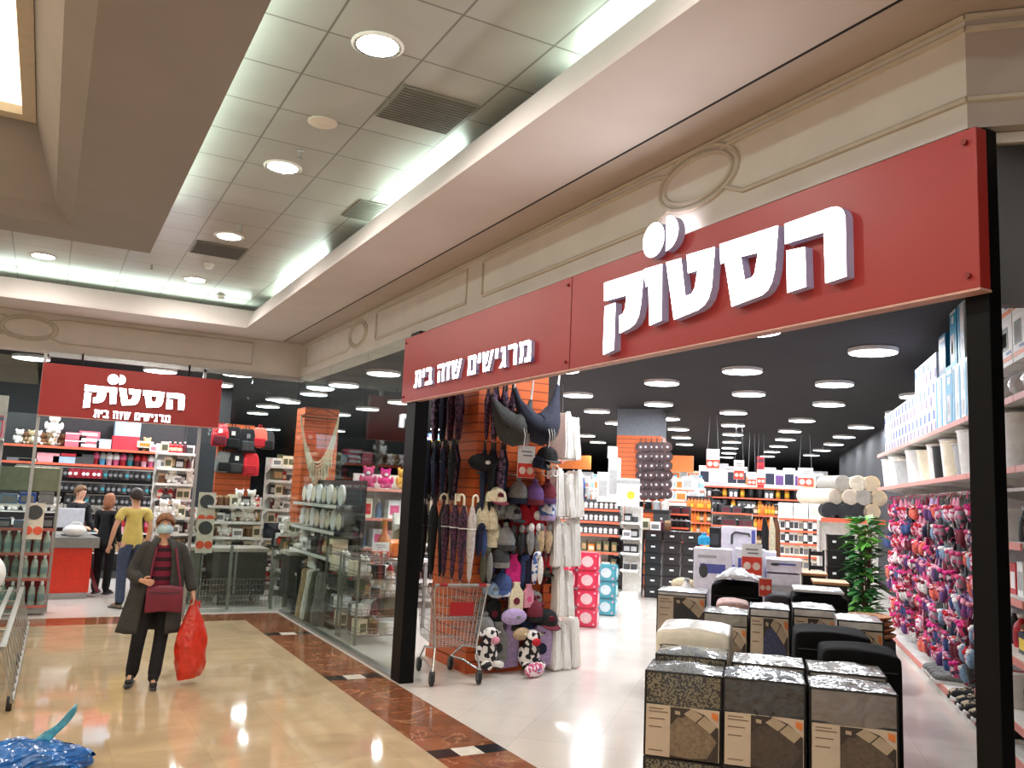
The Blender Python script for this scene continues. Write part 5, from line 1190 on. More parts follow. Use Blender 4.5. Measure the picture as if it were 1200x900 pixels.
p = fl(94, 690); p = Vector((.72, 16.25, 0)); p.x = onY(92, 600, 16.25).x; person('shop worker in black sweatshirt behind the red checkout counter', p, .75, 1.68, dict(elR=(-.2, -.06, 1.12), wrR=(-.12, -.26, 1.02), haR=(-.10, -.33, 1.0), elL=(.22, -.02, 1.1), wrL=(.2, -.2, .96), haL=(.19, -.27, .94)), blackc, blackc, C['black'], M('hair_brown', (120, 86, 60), .6), 'short', sleeve='long')
Yw = 14.9; p = Vector((onY(193, 600, Yw).x, Yw, 0)); person('woman in black T-shirt with dark tied hair in profile by the checkout', p, PI / 2 + .1, 1.60, dict(elR=(-.22, -.03, 1.12), wrR=(-.2, -.25, 1.05), haR=(-.19, -.33, 1.04), elL=(.22, -.02, 1.12), wrL=(.2, -.22, 1.04), haL=(.19, -.3, 1.03)), blackc, jeans, C['black'], hair_dark, 'tail', top_len=.8)
Yc = 15.1; p = Vector((onY(221, 628, Yc).x, Yc, -.0))
st = thing('stool', 'low round stool behind the grey checkout counter', 'stool', p + Vector((0, .02, 0)))
q = MB(); q.lathe([(.16, .34), (.17, .36), (.17, .39), (.15, .40)], 16); q.build('seat', C['black'], st)
for k in range(4): an = PI / 4 + k * PI / 2; q = MB(); q.cyl((.15 * math.cos(an), .15 * math.sin(an), 0), (.1 * math.cos(an), .1 * math.sin(an), .35), .012); q.build('leg', alu, st)
person('cashier with dark hair sitting behind the grey counter', p, .3, 1.42, dict(pelvis=(0, 0, .52), waist=(0, 0, .65), chest=(0, 0, .83), upper=(0, 0, .96), neck=(0, 0, 1.04), head0=(0, -.02, 1.12), head1=(0, -.015, 1.19), hipL=(.09, -.03, .52), hipR=(-.09, -.03, .52), kneeL=(.10, -.40, .50), kneeR=(-.10, -.40, .50), ankL=(.10, -.40, .09), ankR=(-.10, -.40, .09), toeL=(.11, -.54, .04), toeR=(-.11, -.54, .04),
       shL=(.17, 0, .96), shR=(-.17, 0, .96), elL=(.2, -.1, .74), elR=(-.2, -.1, .74), wrL=(.14, -.3, .76), wrR=(-.14, -.3, .76), haL=(.13, -.37, .77), haR=(-.13, -.37, .77)), C['steelblue'], jeans, C['black'], hair_dark, 'long')
# ------------------------------------------------------------------ checkout end behind the small sign
YS_ = 17.5
def rectY(x0, y0, x1, y1, Y):
    a_, b_ = onY(x0, y1, Y), onY(x1, y0, Y); return min(a_.x, b_.x), max(a_.x, b_.x), min(a_.z, b_.z), max(a_.z, b_.z)
t = gondola('mug_shelving', 'wide back wall shelving with two orange edged shelves over hanging mugs', 'shelving', (-2.2, YS_, 0), 4.62, .55, 2.95, (2.06, 2.36), 0, body=steel_d, strip=strip_o)
backg = t
def on_back(me, nm, lb, cat, px, z, grp=None, dy=.22, stack=1, h=0, rz=0., sc_=None):
    p = onY(px, 530, YS_ + .1)
    for j in range(stack): inst(me, nm, lb if stack == 1 else lb + ', %s in its pile' % nth(j), cat, (p.x, YS_ + dy, z + .001 + j * h), rz, grp, scale=sc_)
PL = [me_plush('plush_w', fab['white'], fab['cream'], .2), me_plush('plush_t', fab['tan'], fab['cream'], .2), me_plush('plush_b', fab['brown'], fab['tan'], .18)]
for k, px in enumerate((20, 29, 35, 42, 49, 57, 63, 71)):
    on_back(PL[(k * 2) % 3], 'plush_toy', '%s plush toy sitting on the top back shelf, %s from its start' % (['white', 'brown', 'tan'][k % 3] if False else ['white', 'brown', 'tan', 'white', 'brown', 'tan', 'white', 'brown'][k], nth(k)), 'plush toy', px, 2.36, 'plush toys on the top back shelf', rz=random.uniform(-.4, .4))
on_back(PL[0], 'plush_toy', 'large white plush toy raised above the others on the top back shelf', 'plush toy', 60, 2.58, sc_=1.4)
def bx(nm, w, h, m, pn=None, st=None): return me_box(nm, w, .35, h, m, pn, st)
pk, rdm, lb_, wtm = M('pink_card', (232, 110, 128), .5), M('red_card', (206, 50, 66), .5), M('pale_blue_card', (168, 192, 216), .5), paperw
on_back(bx('b1', .34, .13, pk, None, wtm), 'gift_box', 'pink gift box on the top back shelf beside the plush toys', 'box', 87, 2.36, 'pink boxes', stack=2, h=.135)
on_back(bx('b2', .34, .1, pk, wtm), 'gift_box', 'pink and white gift box midway on the top back shelf', 'box', 103, 2.36, 'pink boxes', stack=3, h=.104)
on_back(bx('b3', .26, .18, M('grey_white_card', (206, 210, 214), .5), None, lb_), 'gift_box', 'grey white box between the pink and the red boxes', 'box', 120, 2.36)
on_back(bx('b4', .46, .26, rdm), 'gift_box', 'wide red box under the pale blue one on the top back shelf', 'box', 146, 2.36)
on_back(bx('b5', .44, .30, lb_), 'gift_box', 'pale blue box standing on the wide red box', 'box', 147, 2.624)
on_back(bx('b6', .30, .12, C['cream'], C['amber']), 'gift_box', 'tilted cream photo box beside the blue box', 'box', 166, 2.43, rz=.3)
on_back(PL[1], 'plush_toy', 'tan plush toy leaning by the tilted cream box', 'plush toy', 172, 2.36)
for k, px in enumerate((180, 188, 197, 206, 213)): on_back(bx('b7', .16, .14, [wtm, pk, wtm, rdm, pk][k], [pk, None, rdm, None, wtm][k]), 'small_box', 'small %s box at the sign end of the top back shelf, %s along' % (['white', 'pink', 'white', 'red', 'pink'][k], nth(k)), 'box', px, 2.36, 'small boxes on the top back shelf')
for k, (px, w, h, m, nm) in enumerate(((24, .4, .06, C['grey'], 'grey'), (34, .3, .05, C['cream'], 'cream'), (57, .36, .17, M('light_pink_card', (234, 160, 170), .5), 'light pink'), (76, .36, .12, lb_, 'pale blue'), (84, .34, .05, rdm, 'red'), (100, .3, .18, C['dgrey'], 'dark grey'))):
    on_back(bx('c%d' % k, w, h, m), 'storage_box', '%s storage box on the second back shelf' % nm, 'box', px, 2.06 if k != 4 else 2.19)
def cup(n, m1, m2): q = MB(); q.mat(0).lathe([(.045, 0), (.055, .11)], 12); q.mat(1).lathe([(.056, .115), (.062, .15), (.058, .2), (.03, .235), (.01, .245)], 12); return q.mesh(n, [m1, m2], True)
CUP = [cup('cup%d' % k, C[a], C[b_]) for k, (a, b_) in enumerate((('red', 'pink'), ('sky', 'lgrey'), ('palepink', 'white'), ('pink', 'white'), ('red', 'pink'), ('teal', 'grey'), ('maroon', 'red'), ('palepink', 'red'), ('pink', 'white')))]
for k in range(9): on_back(CUP[k], 'lidded_cup', '%s lidded cup on the second back shelf, %s of nine' % (['red and pink', 'pale blue', 'blush', 'pink', 'red', 'teal', 'maroon', 'blush and red', 'pink and white'][k], nth(k)), 'cup', 113 + k * 8.2, 2.06, 'lidded cups')
for k in range(6): on_back(me_jar('jar_g', .06, .17, C['lgrey'], C['steelblue']), 'glass_jar', 'grey lidded jar at the end of the second back shelf, %s of six' % nth(k), 'jar', 188 + k * 5, 2.06, 'grey jars')
# hanging mugs
def mug(n, m, m2): q = MB(); q.mat(0).lathe([(.05, -.13), (.055, -.12), (.055, 0), (.048, 0), (.046, -.11)], 12); q.mat(1).cyl((0, -.057, -.07), (0, -.05, -.07), .025, n=10); q.tube([(.05, 0, -.02), (.09, 0, -.04), (.09, 0, -.08), (.05, 0, -.1)], .008, 5); return q.mesh(n, [m, m2], True)
MG = {'black': mug('mug_k', C['black'], C['grey']), 'red': mug('mug_r', C['crimson'], C['white']), 'cream': mug('mug_c', C['cream'], C['lgrey']), 'dark': mug('mug_d', C['dgrey'], C['teal'])}
for r, (z, x0, x1, n) in enumerate(((1.98, 18, 212, 30), (1.72, 70, 212, 22), (1.50, 80, 212, 20))):
    q = MB(); X0, X1 = onY(x0, 555, YS_).x, onY(x1, 555, YS_).x; q.box(X0 + 2.2, X1 + 2.2, -.05, -.035, z + .0, z + .02); q.build('hook_rail', alu, backg)
    for k in range(n):
        key = 'cream' if r == 0 and k < 8 else ('red' if r == 0 and 9 <= k < 15 else ('dark' if k % 4 == 3 else 'black'))
        inst(MG[key], 'mug', '%s mug hanging in the %s mug row under the back shelves, %s along' % (key, nth(r), nth(k)), 'mug', (X0 + (X1 - X0) * (k + .5) / n, YS_ - .12, z - .01), random.uniform(-.3, .3), 'mugs hanging under the back shelves', scale=1.25)
# lower shelves of the back wall with cream goods
for j, z in enumerate((1.18, .82, .46)):
    q = MB(); q.box(.02, 4.6, .05, .5, z - .02, z); q.build('shelf', steel_w, backg)
    for k in range(20):
        me = [PL[0], MG['cream'], me_box('cr', .14, .2, .2, C['cream'], C['yellow']) if k == 2 else PL[1], PL[2]][(k * 3 + j) % 3]
        if me is MG['cream']: me = CUP[(k + j) % 9]
        inst(me, 'small_goods', '%s goods on the %s low shelf behind the people, %s along' % ({PL[0]: 'white plush', PL[1]: 'tan plush', PL[2]: 'brown plush'}.get(me, 'cup'), nth(j), nth(k)), 'goods', (-2.0 + .225 * k, YS_ + .24, z), random.uniform(-.3, .3), 'goods behind the people')
# red checkout counter
ca, cb_ = fl(55, 703), fl(88, 699)
t = thing('checkout_counter', 'red fronted checkout counter with grey top beside the bottle rack', 'counter', (ca.x - .05, ca.y, 0), .12)
wc = (cb_ - ca).length + .08
q = MB(); q.box(0, wc, 0, 1.1, .09, .76); q.build('front_panel', M('counter_red', (212, 52, 28), .4), t, bevel=.01)
q = MB(); q.box(.02, wc - .02, .02, 1.08, 0, .09); q.build('plinth', alu, t)
q = MB(); q.box(-.03, wc + .08, -.05, 1.15, .76, .92); q.build('counter_top', M('counter_grey', (132, 130, 126), .4), t, bevel=.01)
q = MB(); q.poly([(wc, .1, .5), (wc, .5, .5), (wc + .14, .3, .08), (wc + .16, .12, .08)], (.01, 0, 0)); q.build('side_panel', C['crimson'], t)
B = basis(t)
m_ = thing('checkout_screen', 'white checkout screen on the red counter', 'screen', B @ Vector((.30, .4, .921)), .2)
q = MB(); q.box(-.09, .09, -.06, .08, 0, .015); q.cyl((0, 0, .01), (0, 0, .14), .018); q.build('stand', C['black'], m_)
q = MB(); q.box(-.20, .20, -.02, .01, .12, .42); q.build('display', M('screen_back', (206, 210, 220), .4), m_, bevel=.008)
q = MB()
q.ell((0, 0, .09), (.17, .10, .09), 14, 8); q.tube([(-.08, 0, .14), (-.04, 0, .21), (.06, 0, .21), (.10, 0, .15)], .012, 6)
tag(q.build('white_bag', white_p, None, B @ Vector((.34, .12, .921)), 0, True), 'white bag with dark handle lying on the red counter', 'bag')
# wire rack with water bottles
bw = thing('wire_rack', 'grey wire display rack of water bottles in the checkout entrance', 'rack', (-.52, 13.02, 0))
wd_, dp_ = .72, .42
for x in (0, wd_):
    for y_ in (0, dp_): q = MB(); q.box(x - .014, x + .014, y_ - .014, y_ + .014, .04, 1.94); q.build('post', M('rack_grey', (150, 152, 146), .4, .6), bw)
levels = (.12, .47, .80, 1.12)
for z in levels:
    q = MB()
    for k in range(9): q.tube([(0, dp_ * k / 8, z), (wd_, dp_ * k / 8, z)], .004, 4)
    for k in range(5): q.tube([(wd_ * k / 4, 0, z), (wd_ * k / 4, dp_, z)], .004, 4)
    s = q.build('wire_shelf', chrome, bw); q = MB(); q.box(0, wd_, -.016, -.002, z - .02, z + .015); q.build('front_rail', M('rail_red', (176, 96, 84), .5), s)
q = MB(); q.box(.02, wd_ - .02, dp_ - .02, dp_ - .01, .1, 1.15); q.build('back_panel', M('rack_red', (150, 46, 40), .5), bw)
q = MB(); q.box(.0, wd_, .0, dp_, .03, .09); q.build('base_tray', M('rack_grey', (150, 152, 146), .4, .6), bw)
q = MB(); q.box(.02, wd_, .1, .12, 1.62, 1.93); q.build('header_panel', M('olive_panel', (112, 118, 96), .5), bw)
q = MB(); q.box(.02, wd_, .13, .40, 1.42, 1.44); q.build('top_shelf', steel_w, bw)
wbt = M('water_bottle', (150, 166, 152), .2, var=.1, coat=.5)
WB = me_bottle('water_bottle', .045, .30, wbt, C['white'], M('bottle_label', (96, 128, 130), .5))
for lv, z in enumerate(levels[:3]):
    for k in range(6):
        for r in range(2):
            if lv == 1 and r == 0 and 1 <= k <= 2: continue
            inst(WB, 'water_bottle', 'water bottle on the %s wire shelf from the floor, %s along, %s row' % (nth(lv), nth(k), ['front', 'back'][r]), 'bottle', (-.52 + .08 + k * .113, 13.02 + .09 + .2 * r, z + .005), 0, 'water bottles in the wire rack')
for k, (x, w, h, m, nm, z) in enumerate(((.12, .16, .12, C['navy'], 'navy', 1.125), (.30, .14, .1, C['steelblue'], 'steel blue', 1.125), (.62, .16, .15, C['black'], 'black', 1.125), (.14, .2, .13, C['steelblue'], 'pale steel', 1.442), (.36, .2, .15, C['blue'], 'blue', 1.442), (.58, .18, .16, C['grey'], 'grey', 1.442))):
    inst(me_box('gb%d' % k, w, .22, h, m, C['grey']), 'boxed_goods', '%s boxed goods on the upper part of the bottle rack' % nm, 'box', (-.52 + x, 13.27, z), 0)
def round_sign(loc, rz, label, s=1., pole=None):
    t = thing('price_sign', label, 'price sign', loc, rz, 'price signs with dark disc')
    q = MB(); q.box(-.12 * s, .12 * s, 0, .008, 0, .50 * s); q.build('card', M('sign_cream', (216, 206, 190), .5), t)
    q = MB(); q.cyl((0, -.006, .37 * s), (0, 0, .37 * s), .10 * s, n=22); q.build('dark_disc', C['dgrey'], t)
    if pole: q = MB(); q.cyl((0, .014, .45 * s), (0, .014, -pole), .008, n=6); q.build('pole', alu, t)
    for k in (-1, 1): q = MB(); q.cyl((k * .06 * s, -.006, .12 * s), (k * .06 * s, 0, .12 * s), .058 * s, n=18); q.build('orange_disc', M('sign_orange', (226, 92, 62), .5), t)
round_sign((onY(35, 650, 12.98).x, 12.98, onY(35, 632, 12.98).z), 0, 'price sign with dark disc on the bottle rack', .95)
# goods at the far left edge
e = thing('side_rack', 'tall narrow rack of pink packs at the left end of the checkout entrance', 'rack', (-1.35, 13.15, 0))
q = MB(); q.box(0, .82, .0, .5, 0, .1); q.build('base', steel_w, e)
q = MB(); q.box(0, .82, .46, .5, .1, 2.9); q.build('back_panel', steel_w, e)
for z in (.5, .95, 1.4, 1.85, 2.3): q = MB(); q.box(0, .82, 0, .46, z - .03, z); q.build('shelf', steel_w, e)
for lv, z in enumerate((.5, .95, 1.4, 1.85, 2.3)):
    for k in range(4):
        m = [C['lgrey'], C['palepink'], C['cream'], pk, C['white']][(k + lv) % 5] if lv < 4 else pk
        inst(me_box('pp%d%d' % (lv, k), .17, .3, .26 + .04 * ((k + lv) % 2), m, [C['pink'], wtm, rdm, lb_][(k + lv) % 4], C['steelblue'] if lv == 4 else None), 'pack', '%s pack on the narrow rack, %s shelf, %s along' % ('pink' if lv == 4 else 'mixed', nth(lv), nth(k)), 'pack', (-1.23 + .2 * k, 13.36, z + .001), 0, 'packs on the narrow rack')
# backpack wall
BP = 14.75
x0, x1, z0, z1 = rectY(252, 497, 299, 560, BP)
t = thing('backpack_stand', 'orange slatted stand hung with backpacks behind the checkout', 'stand', (x0, BP, 0))
q = MB(); q.box(0, x1 - x0, 0, .12, .1, 2.82); q.build('slat_panel', orange_slat, t); q = MB(); q.box(-.03, x1 - x0 + .03, -.12, .4, 0, .1); q.build('base', C['dgrey'], t)
def backpack(x, y, m, m2, label, s=1., emblem=None):
    p = onY(x, y, BP - .12); t = thing('backpack', label, 'backpack', (p.x, BP - .13, p.z), random.uniform(-.15, .15), 'backpacks on the orange stand')
    q = MB(); q.box(-.15, .15, -.08, .08, -.22, .18); bmesh.ops.subdivide_edges(q.bm, edges=q.bm.edges, cuts=3, use_grid_fill=True)
    for v in q.bm.verts: k = max(0, v.co.z + .02) / .2; v.co.x *= 1 - .32 * k * k; v.co.y *= 1 - .2 * k
    q.bm.transform(Matrix.Scale(s, 4)); q.build('main_pocket', m, t, smooth=True, bevel=.03)
    q = MB(); q.box(-.11, .11, -.115, -.07, -.20, -.03); q.bm.transform(Matrix.Scale(s, 4)); q.build('front_pocket', m2, t, smooth=True, bevel=.02)
    q = MB(); q.tube([(-.03, 0, .17), (-.025, 0, .23), (.025, 0, .23), (.03, 0, .17)], .010, 6); q.bm.transform(Matrix.Scale(s, 4)); q.build('carry_loop', m2, t)
    for k in (-1, 1): q = MB(); q.tube([(k * .09, .08, .15), (k * .11, .11, .0), (k * .10, .09, -.2)], .016, 6); q.bm.transform(Matrix.Scale(s, 4)); q.build('shoulder_strap', m2, t)
    if emblem: q = MB(); q.box(-.03, .03, -.09, -.075, .02, .09); q.build('badge', emblem, t)
for a in ((258, 509, 'red', 'maroon', 'dark red backpack at the top left of the orange stand', 1.05, 'white'), (273, 512, 'black', 'black', 'black backpack with pale badge in the top row', 1.1, 'white'), (289, 515, 'black', 'dgrey', 'black and grey backpack at the top of the stand', 1.15, 'grey'), (304, 512, 'coral', 'red', 'coral pink backpack at the end of the top row', 1.0, None),
          (262, 540, 'grey', 'black', 'grey and black backpack in the second row', 1.0, None), (276, 541, 'black', 'dgrey', 'black backpack with white badge in the second row', 1.05, 'white'), (293, 543, 'red', 'red', 'bright red backpack in the second row', 1.1, None), (313, 515, 'dgrey', 'black', 'dark grey backpack beyond the coral one', .9, None)):
    backpack(a[0], a[1], F_[a[2]] if a[2] != 'red' else M('red_pack_cloth', (214, 30, 44), .7), F_[a[3]], a[4], a[5] * .86, C[a[6]] if a[6] else None)
# checkout counters with wire fence in front
def counter(x0, x1, Y, d, label, m):
    t = thing('checkout_counter', label, 'counter', (x0, Y, 0)); w = x1 - x0
    q = MB(); q.box(0, w, 0, d, .16, .80); q.build('body', m, t, bevel=.01); q = MB(); q.box(-.02, w + .02, -.03, d + .02, .80, .86); q.build('counter_top', M('counter_top_pale', (176, 168, 156), .4), t, bevel=.008)
    for x in (.05, w - .11):
        for y_ in (.05, d - .11): q = MB(); q.box(x, x + .06, y_, y_ + .06, 0, .16); q.build('leg', alu, t)
    q = MB(); q.box(w * .4, w * .4 + .03, -.012, 0, .18, .80); q.build('front_strip', alu, t)
    return t
cgrey = M('counter_dark', (66, 64, 60), .35, var=.15, coat=.3); cgrn = M('counter_green_grey', (100, 104, 92), .5)
counter(1.42, 2.22, 13.75, .6, 'low green grey packing counter beside the masked woman', cgrn)
counter(2.36, 3.16, 13.55, .6, 'dark grey checkout counter behind the glass corner', cgrey)
counter(3.34, 4.2, 12.9, .5, 'dark checkout counter behind the side glass', cgrey)
t = thing('wire_fence', 'low grey wire fence in front of the checkout counters', 'fence', (1.92, 13.15, 0))
for x in (0, .62, 1.25): q = MB(); q.box(x - .02, x + .02, -.02, .02, 0, .92 if x > .3 and x < 1 else .5); q.build('post', M('rack_grey', (150, 152, 146), .4, .6), t)
for i, x in enumerate((0, .62)):
    q = MB(); wire_panel(q, lambda u, v: Vector((x + .03 + .56 * u, 0, .04 + .40 * v)), 12, 5, .0035); q.build('mesh_panel', chrome, t)
mt = thing('checkout_screen', 'black checkout screen on the dark counter behind the glass corner', 'screen', (onY(319, 640, 13.8).x, 13.8, .861), .2)
q = MB(); q.box(-.10, .10, -.06, .08, 0, .015); q.cyl((0, 0, .01), (0, 0, .16), .02); q.build('stand', C['black'], mt)
q = MB(); q.box(-.17, .17, -.02, .012, .14, .38); q.build('display', M('dark_screen', (24, 30, 46), .15), mt, bevel=.006)
tag(pillow_mesh and inst(pillow_mesh('red_pouch', M('orange_red_plastic', (214, 52, 24)), .22, .18, .24), 'carrier_bag', 'small orange red bag on the counter beside the black screen', 'bag', (onY(332, 640, 13.7).x, 13.7, .861)), 'small orange red bag on the counter beside the black screen', 'bag')
round_sign((onY(238, 650, 13.5).x, 13.5, onY(238, 648, 13.5).z), 0, 'price sign with dark disc on the packing counter', 1.0, onY(238, 648, 13.5).z)
round_sign((onY(240, 618, 14.3).x, 14.3, onY(240, 618, 14.3).z), 0, 'large cream price sign with purple disc under the backpacks', 1.1, onY(240, 618, 14.3).z)
# small goods stands round the counters, in front of and beside the backpack stand
def stand(x0, Y, w, h, d, n, label, body=steel_w):
    return gondola('goods_stand', label, 'stand', (x0, Y, 0), w, d, h, [h * (k + 1) / (n + .6) for k in range(n)], 0, 'small goods stands', body=body, strip=steel_w)
MIX = [me_box('mx0', .12, .15, .18, C['cream'], C['olive']), me_jar('mx1', .055, .16, C['brown'], C['tan']), me_box('mx2', .16, .15, .13, wtm, C['grey']), me_bottle('mx3', .04, .2, C['maroon'], C['white']), me_box('mx4', .1, .15, .2, C['olive'], C['tan']), me_jar('mx5', .06, .13, C['dgrey'], C['silver']), PL[0], me_box('mx6', .14, .15, .16, C['black'], C['lgrey']), me_bottle('mx7', .045, .19, C['red'], C['white'], C['cream'])]
MXN = ['cream boxed', 'brown jarred', 'white boxed', 'maroon bottled', 'olive boxed', 'dark jarred', 'white plush', 'black boxed', 'red bottled']
def fill(t, w, h, n, per, d, where, z0=None, mix=None, names=None, jig=.02):
    mix = mix or MIX; names = names or MXN; B = basis(t)
    for lv in range(n):
        z = h * (lv + 1) / (n + .6)
        for k in range(per):
            i_ = random.randrange(len(mix)); 
            inst(mix[i_], kind_of(names[i_]), '%s goods %s, %s shelf, %s along' % (names[i_], where, nth(lv), nth(k)), kind_of(names[i_]).replace('_', ' '), B @ Vector((.07 + (w - .14) * (k + .5) / per, d * .38 + random.uniform(-jig, jig), z + .001)), t.rotation_euler.z + random.uniform(-.25, .25), 'goods ' + where)
for (x0, Y, w, h, n, per, lb, wh_) in ((1.62, 15.2, .62, 2.45, 9, 6, 'slim goods stand beside the backpack stand on the woman side', 'beside the backpacks'), (2.32, 14.25, .92, 1.62, 6, 8, 'low goods stand in front of the backpack stand', 'under the backpacks'), (3.32, 14.5, .62, 2.3, 9, 6, 'white goods stand right of the backpacks', 'on the white stand'),
                                      (4.05, 14.9, .6, 2.0, 7, 6, 'goods stand behind the side glass', 'behind the side glass'), (1.60, 14.42, .66, 1.42, 5, 6, 'low white goods stand behind the packing counter', 'behind the packing counter'), (3.30, 13.48, .8, 1.25, 4, 7, 'low goods stand behind the corner of the side glass', 'at the glass corner'), (4.7, 11.9, 1.3, 1.5, 5, 10, 'white goods stand deep behind the side glass', 'deep behind the side glass')):
    t = stand(x0, Y, w, h, .4, n, lb); fill(t, w, h, n, per, .4, wh_)
# orange pillar with cream hammock behind the side glass
PY = 13.6
px0, px1, pz0, pz1 = rectY(350, 476, 397, 560, PY)
t = thing('display_pillar', 'orange slatted pillar with a cream hammock behind the side glass', 'pillar', (px0 + .05, PY + .1, 0))
q = MB(); q.box(0, px1 - px0, 0, .5, .1, 3.12); q.build('slat_panel', orange_slat, t); q = MB(); q.box(-.03, px1 - px0 + .03, -.03, .53, 0, .1); q.build('base', C['dgrey'], t)
creamc = M('cream_net', (196, 184, 154), .95, var=.2, scale=40)
h_ = thing('hammock', 'cream net hammock hanging on the orange pillar behind the glass', 'hammock', (0, 0, 0))
hp0, hp1 = onY(352, 488, PY - .05), onY(396, 488, PY - .05); N = 20
q = MB()
for j in range(7):
    sag = .75 + .06 * j; q.tube([lerp(hp0, hp1, k / N) + Vector((0, -.05 - .03 * j * math.sin(PI * k / N), -sag * math.sin(PI * k / N) ** .8 - .0)) for k in range(N + 1)], .014, 5)
q.build('net_cord', creamc, h_, smooth=True)
q = MB(); q.tube([hp0 + Vector((0, -.03, 0)), hp0 + Vector((.33, -.03, .16)), hp1 + Vector((0, -.03, 0))], .008, 5); q.tube([hp0 + Vector((0, -.03, -.0)), hp1 + Vector((0, -.03, -.06))], .014, 6); q.build('hanging_bar', C['brown'], h_)
q = MB(); 
for k in range(9): u = .2 + .6 * k / 8; p = lerp(hp0, hp1, u) + Vector((0, -.2, -.95 * math.sin(PI * u) ** .8)); q.tube([p + Vector((0, .02, .12)), p, p + Vector((.01, 0, -.22))], .014, 5)
q.build('tassel', creamc, h_)
# pink toys and stock beyond the side glass
TOY = [me_plush('toy_p', fab['pink'], fab['white'], .34), me_plush('toy_w', fab['palepink'], fab['white'], .34), me_plush('toy_y', M('f_gold', (226, 176, 80), .9), fab['white'], .34), me_plush('toy_h', fab['hotpink'], fab['white'], .32)]
TN = ['pink', 'pale pink', 'gold', 'magenta']
t = gondola('toy_gondola', 'long white shelving of pink toys seen through the side glass', 'shelving', (4.30, 12.6, 0), 2.6, .5, 2.08, (.5, .95, 1.4, 1.85), 0, body=steel_w, strip=strip_p)
B = basis(t)
for k in range(9): inst(TOY[(k * 3) % 4], 'plush_toy', '%s plush toy on top of the toy shelving, %s along' % (TN[(k * 3) % 4], nth(k)), 'plush toy', B @ Vector((.15 + k * .28, .2, 1.86)), random.uniform(-.4, .4), 'plush toys behind the side glass', scale=.72)
TMIX = [me_box('tm0', .2, .2, .28, wtm, C['pink']), me_box('tm1', .18, .2, .3, C['cream'], C['red']), me_box('tm2', .22, .2, .26, C['palepink'], wtm), me_bottle('tm3', .05, .28, C['steelblue'], wtm), me_box('tm4', .2, .2, .24, C['black'], C['silver'])]
TMN = ['white and pink boxed', 'cream boxed', 'pale pink boxed', 'blue bottled', 'black boxed']
for lv, z in enumerate((.5, .95, 1.4)):
    for k in range(11):
        i_ = (k * 2 + lv * 3) % 5; inst(TMIX[i_], kind_of(TMN[i_]), '%s goods on the toy shelving, %s shelf, %s along' % (TMN[i_], nth(lv), nth(k)), 'goods', B @ Vector((.12 + k * .23, .2, z + .001)), 0, 'goods on the toy shelving')
# display clutter directly behind the side glass: wire basket stand, clothes, clocks, vase
for wsy, wsl in ((9.95, 'nearest the post'), (10.68, 'further from the post')):
    t = thing('wire_stand', 'grey wire basket stand behind the side glass, ' + wsl, 'stand', (3.42, wsy, 0), 0)
    for x in (0, .55):
        for y_ in (0, .6): q = MB(); q.box(x - .012, x + .012, y_ - .012, y_ + .012, 0, 1.02); q.build('post', M('rack_grey', (150, 152, 146), .4, .6), t)
    for j, z in enumerate((.10, .32, .54, .76, .98)):
        q = MB(); wire_panel(q, lambda u, v: Vector((.55 * u, .6 * v, z)), 8, 8, .003); wire_panel(q, lambda u, v: Vector((.55 * u, 0, z + .09 * v)), 8, 2, .003); wire_panel(q, lambda u, v: Vector((0, .6 * u, z + .09 * v)), 8, 2, .003); q.build('wire_basket', chrome, t)
    B = basis(t)
    for j, z in enumerate((.10, .32, .54, .76)):
        for k in range(6):
            i_ = (k + 2 * j) % len(MIX); inst(MIX[i_], kind_of(MXN[i_]), '%s goods in the wire basket stand %s, %s tier, %s piece' % (MXN[i_], wsl, nth(j), nth(k)), 'goods', B @ Vector((.10 + .175 * (k % 3), .15 + .3 * (k // 3), z + .005)), random.uniform(0, 3), 'goods in the wire basket stand')
t = gondola('clock_shelving', 'dark shelving of home goods along the side glass', 'shelving', (3.45, 13.35, 0), 2.2, .42, 1.95, (.55, .9, 1.25, 1.6), -PI / 2, body=steel_d, strip=steel_w)
B = basis(t); CL = []
q = MB(); q.cyl((0, 0, .14), (0, .03, .14), .14, n=24); q.mat(1).cyl((0, -.004, .14), (0, 0, .14), .12, n=24); CL.append(q.mesh('clock', [C['white'], paperw], False))
q = MB(); q.cyl((0, 0, .13), (0, .03, .13), .13, n=24); q.mat(1).cyl((0, -.004, .13), (0, 0, .13), .11, n=24); CL.append(q.mesh('clock2', [C['grey'], C['cream']], False))
for lv, z in enumerate((.55, .9, 1.25, 1.6)):
    for k in range(8):
        if lv >= 2: inst(CL[(k + lv) % 2], 'wall_clock', '%s rimmed round clock on the glass side shelving, %s shelf, %s along' % (['white', 'grey'][(k + lv) % 2], nth(lv), nth(k)), 'clock', B @ Vector((.14 + k * .265, .12, z + .001)), t.rotation_euler.z, 'clocks behind the side glass')
        else: i_ = (k * 5 + lv) % len(MIX); inst(MIX[i_], kind_of(MXN[i_]), '%s goods on the glass side shelving, %s shelf, %s along' % (MXN[i_], nth(lv), nth(k)), 'goods', B @ Vector((.14 + k * .265, .14, z + .001)), t.rotation_euler.z, 'goods along the side glass', scale=1.4)
vs = thing('display_table', 'white display table behind the side glass near the entrance post', 'table', (3.98, 10.95, 0))
q = MB(); q.box(0, .8, 0, .6, .88, .92); q.build('table_top', white_p, vs)
for x in (.03, .73):
    for y_ in (.03, .53): q = MB(); q.box(x, x + .04, y_, y_ + .04, 0, .88); q.build('leg', alu, vs)
q = MB(); q.lathe([(.07, 0), (.11, .08), (.12, .16), (.07, .28), (.035, .34), (.03, .5), (.04, .52)], 18); tag(q.build('vase', M('orange_brown_glaze', (190, 110, 58), .3), None, (4.16, 11.15, .921), 0, True), 'tall orange brown vase on the display table behind the glass', 'vase')
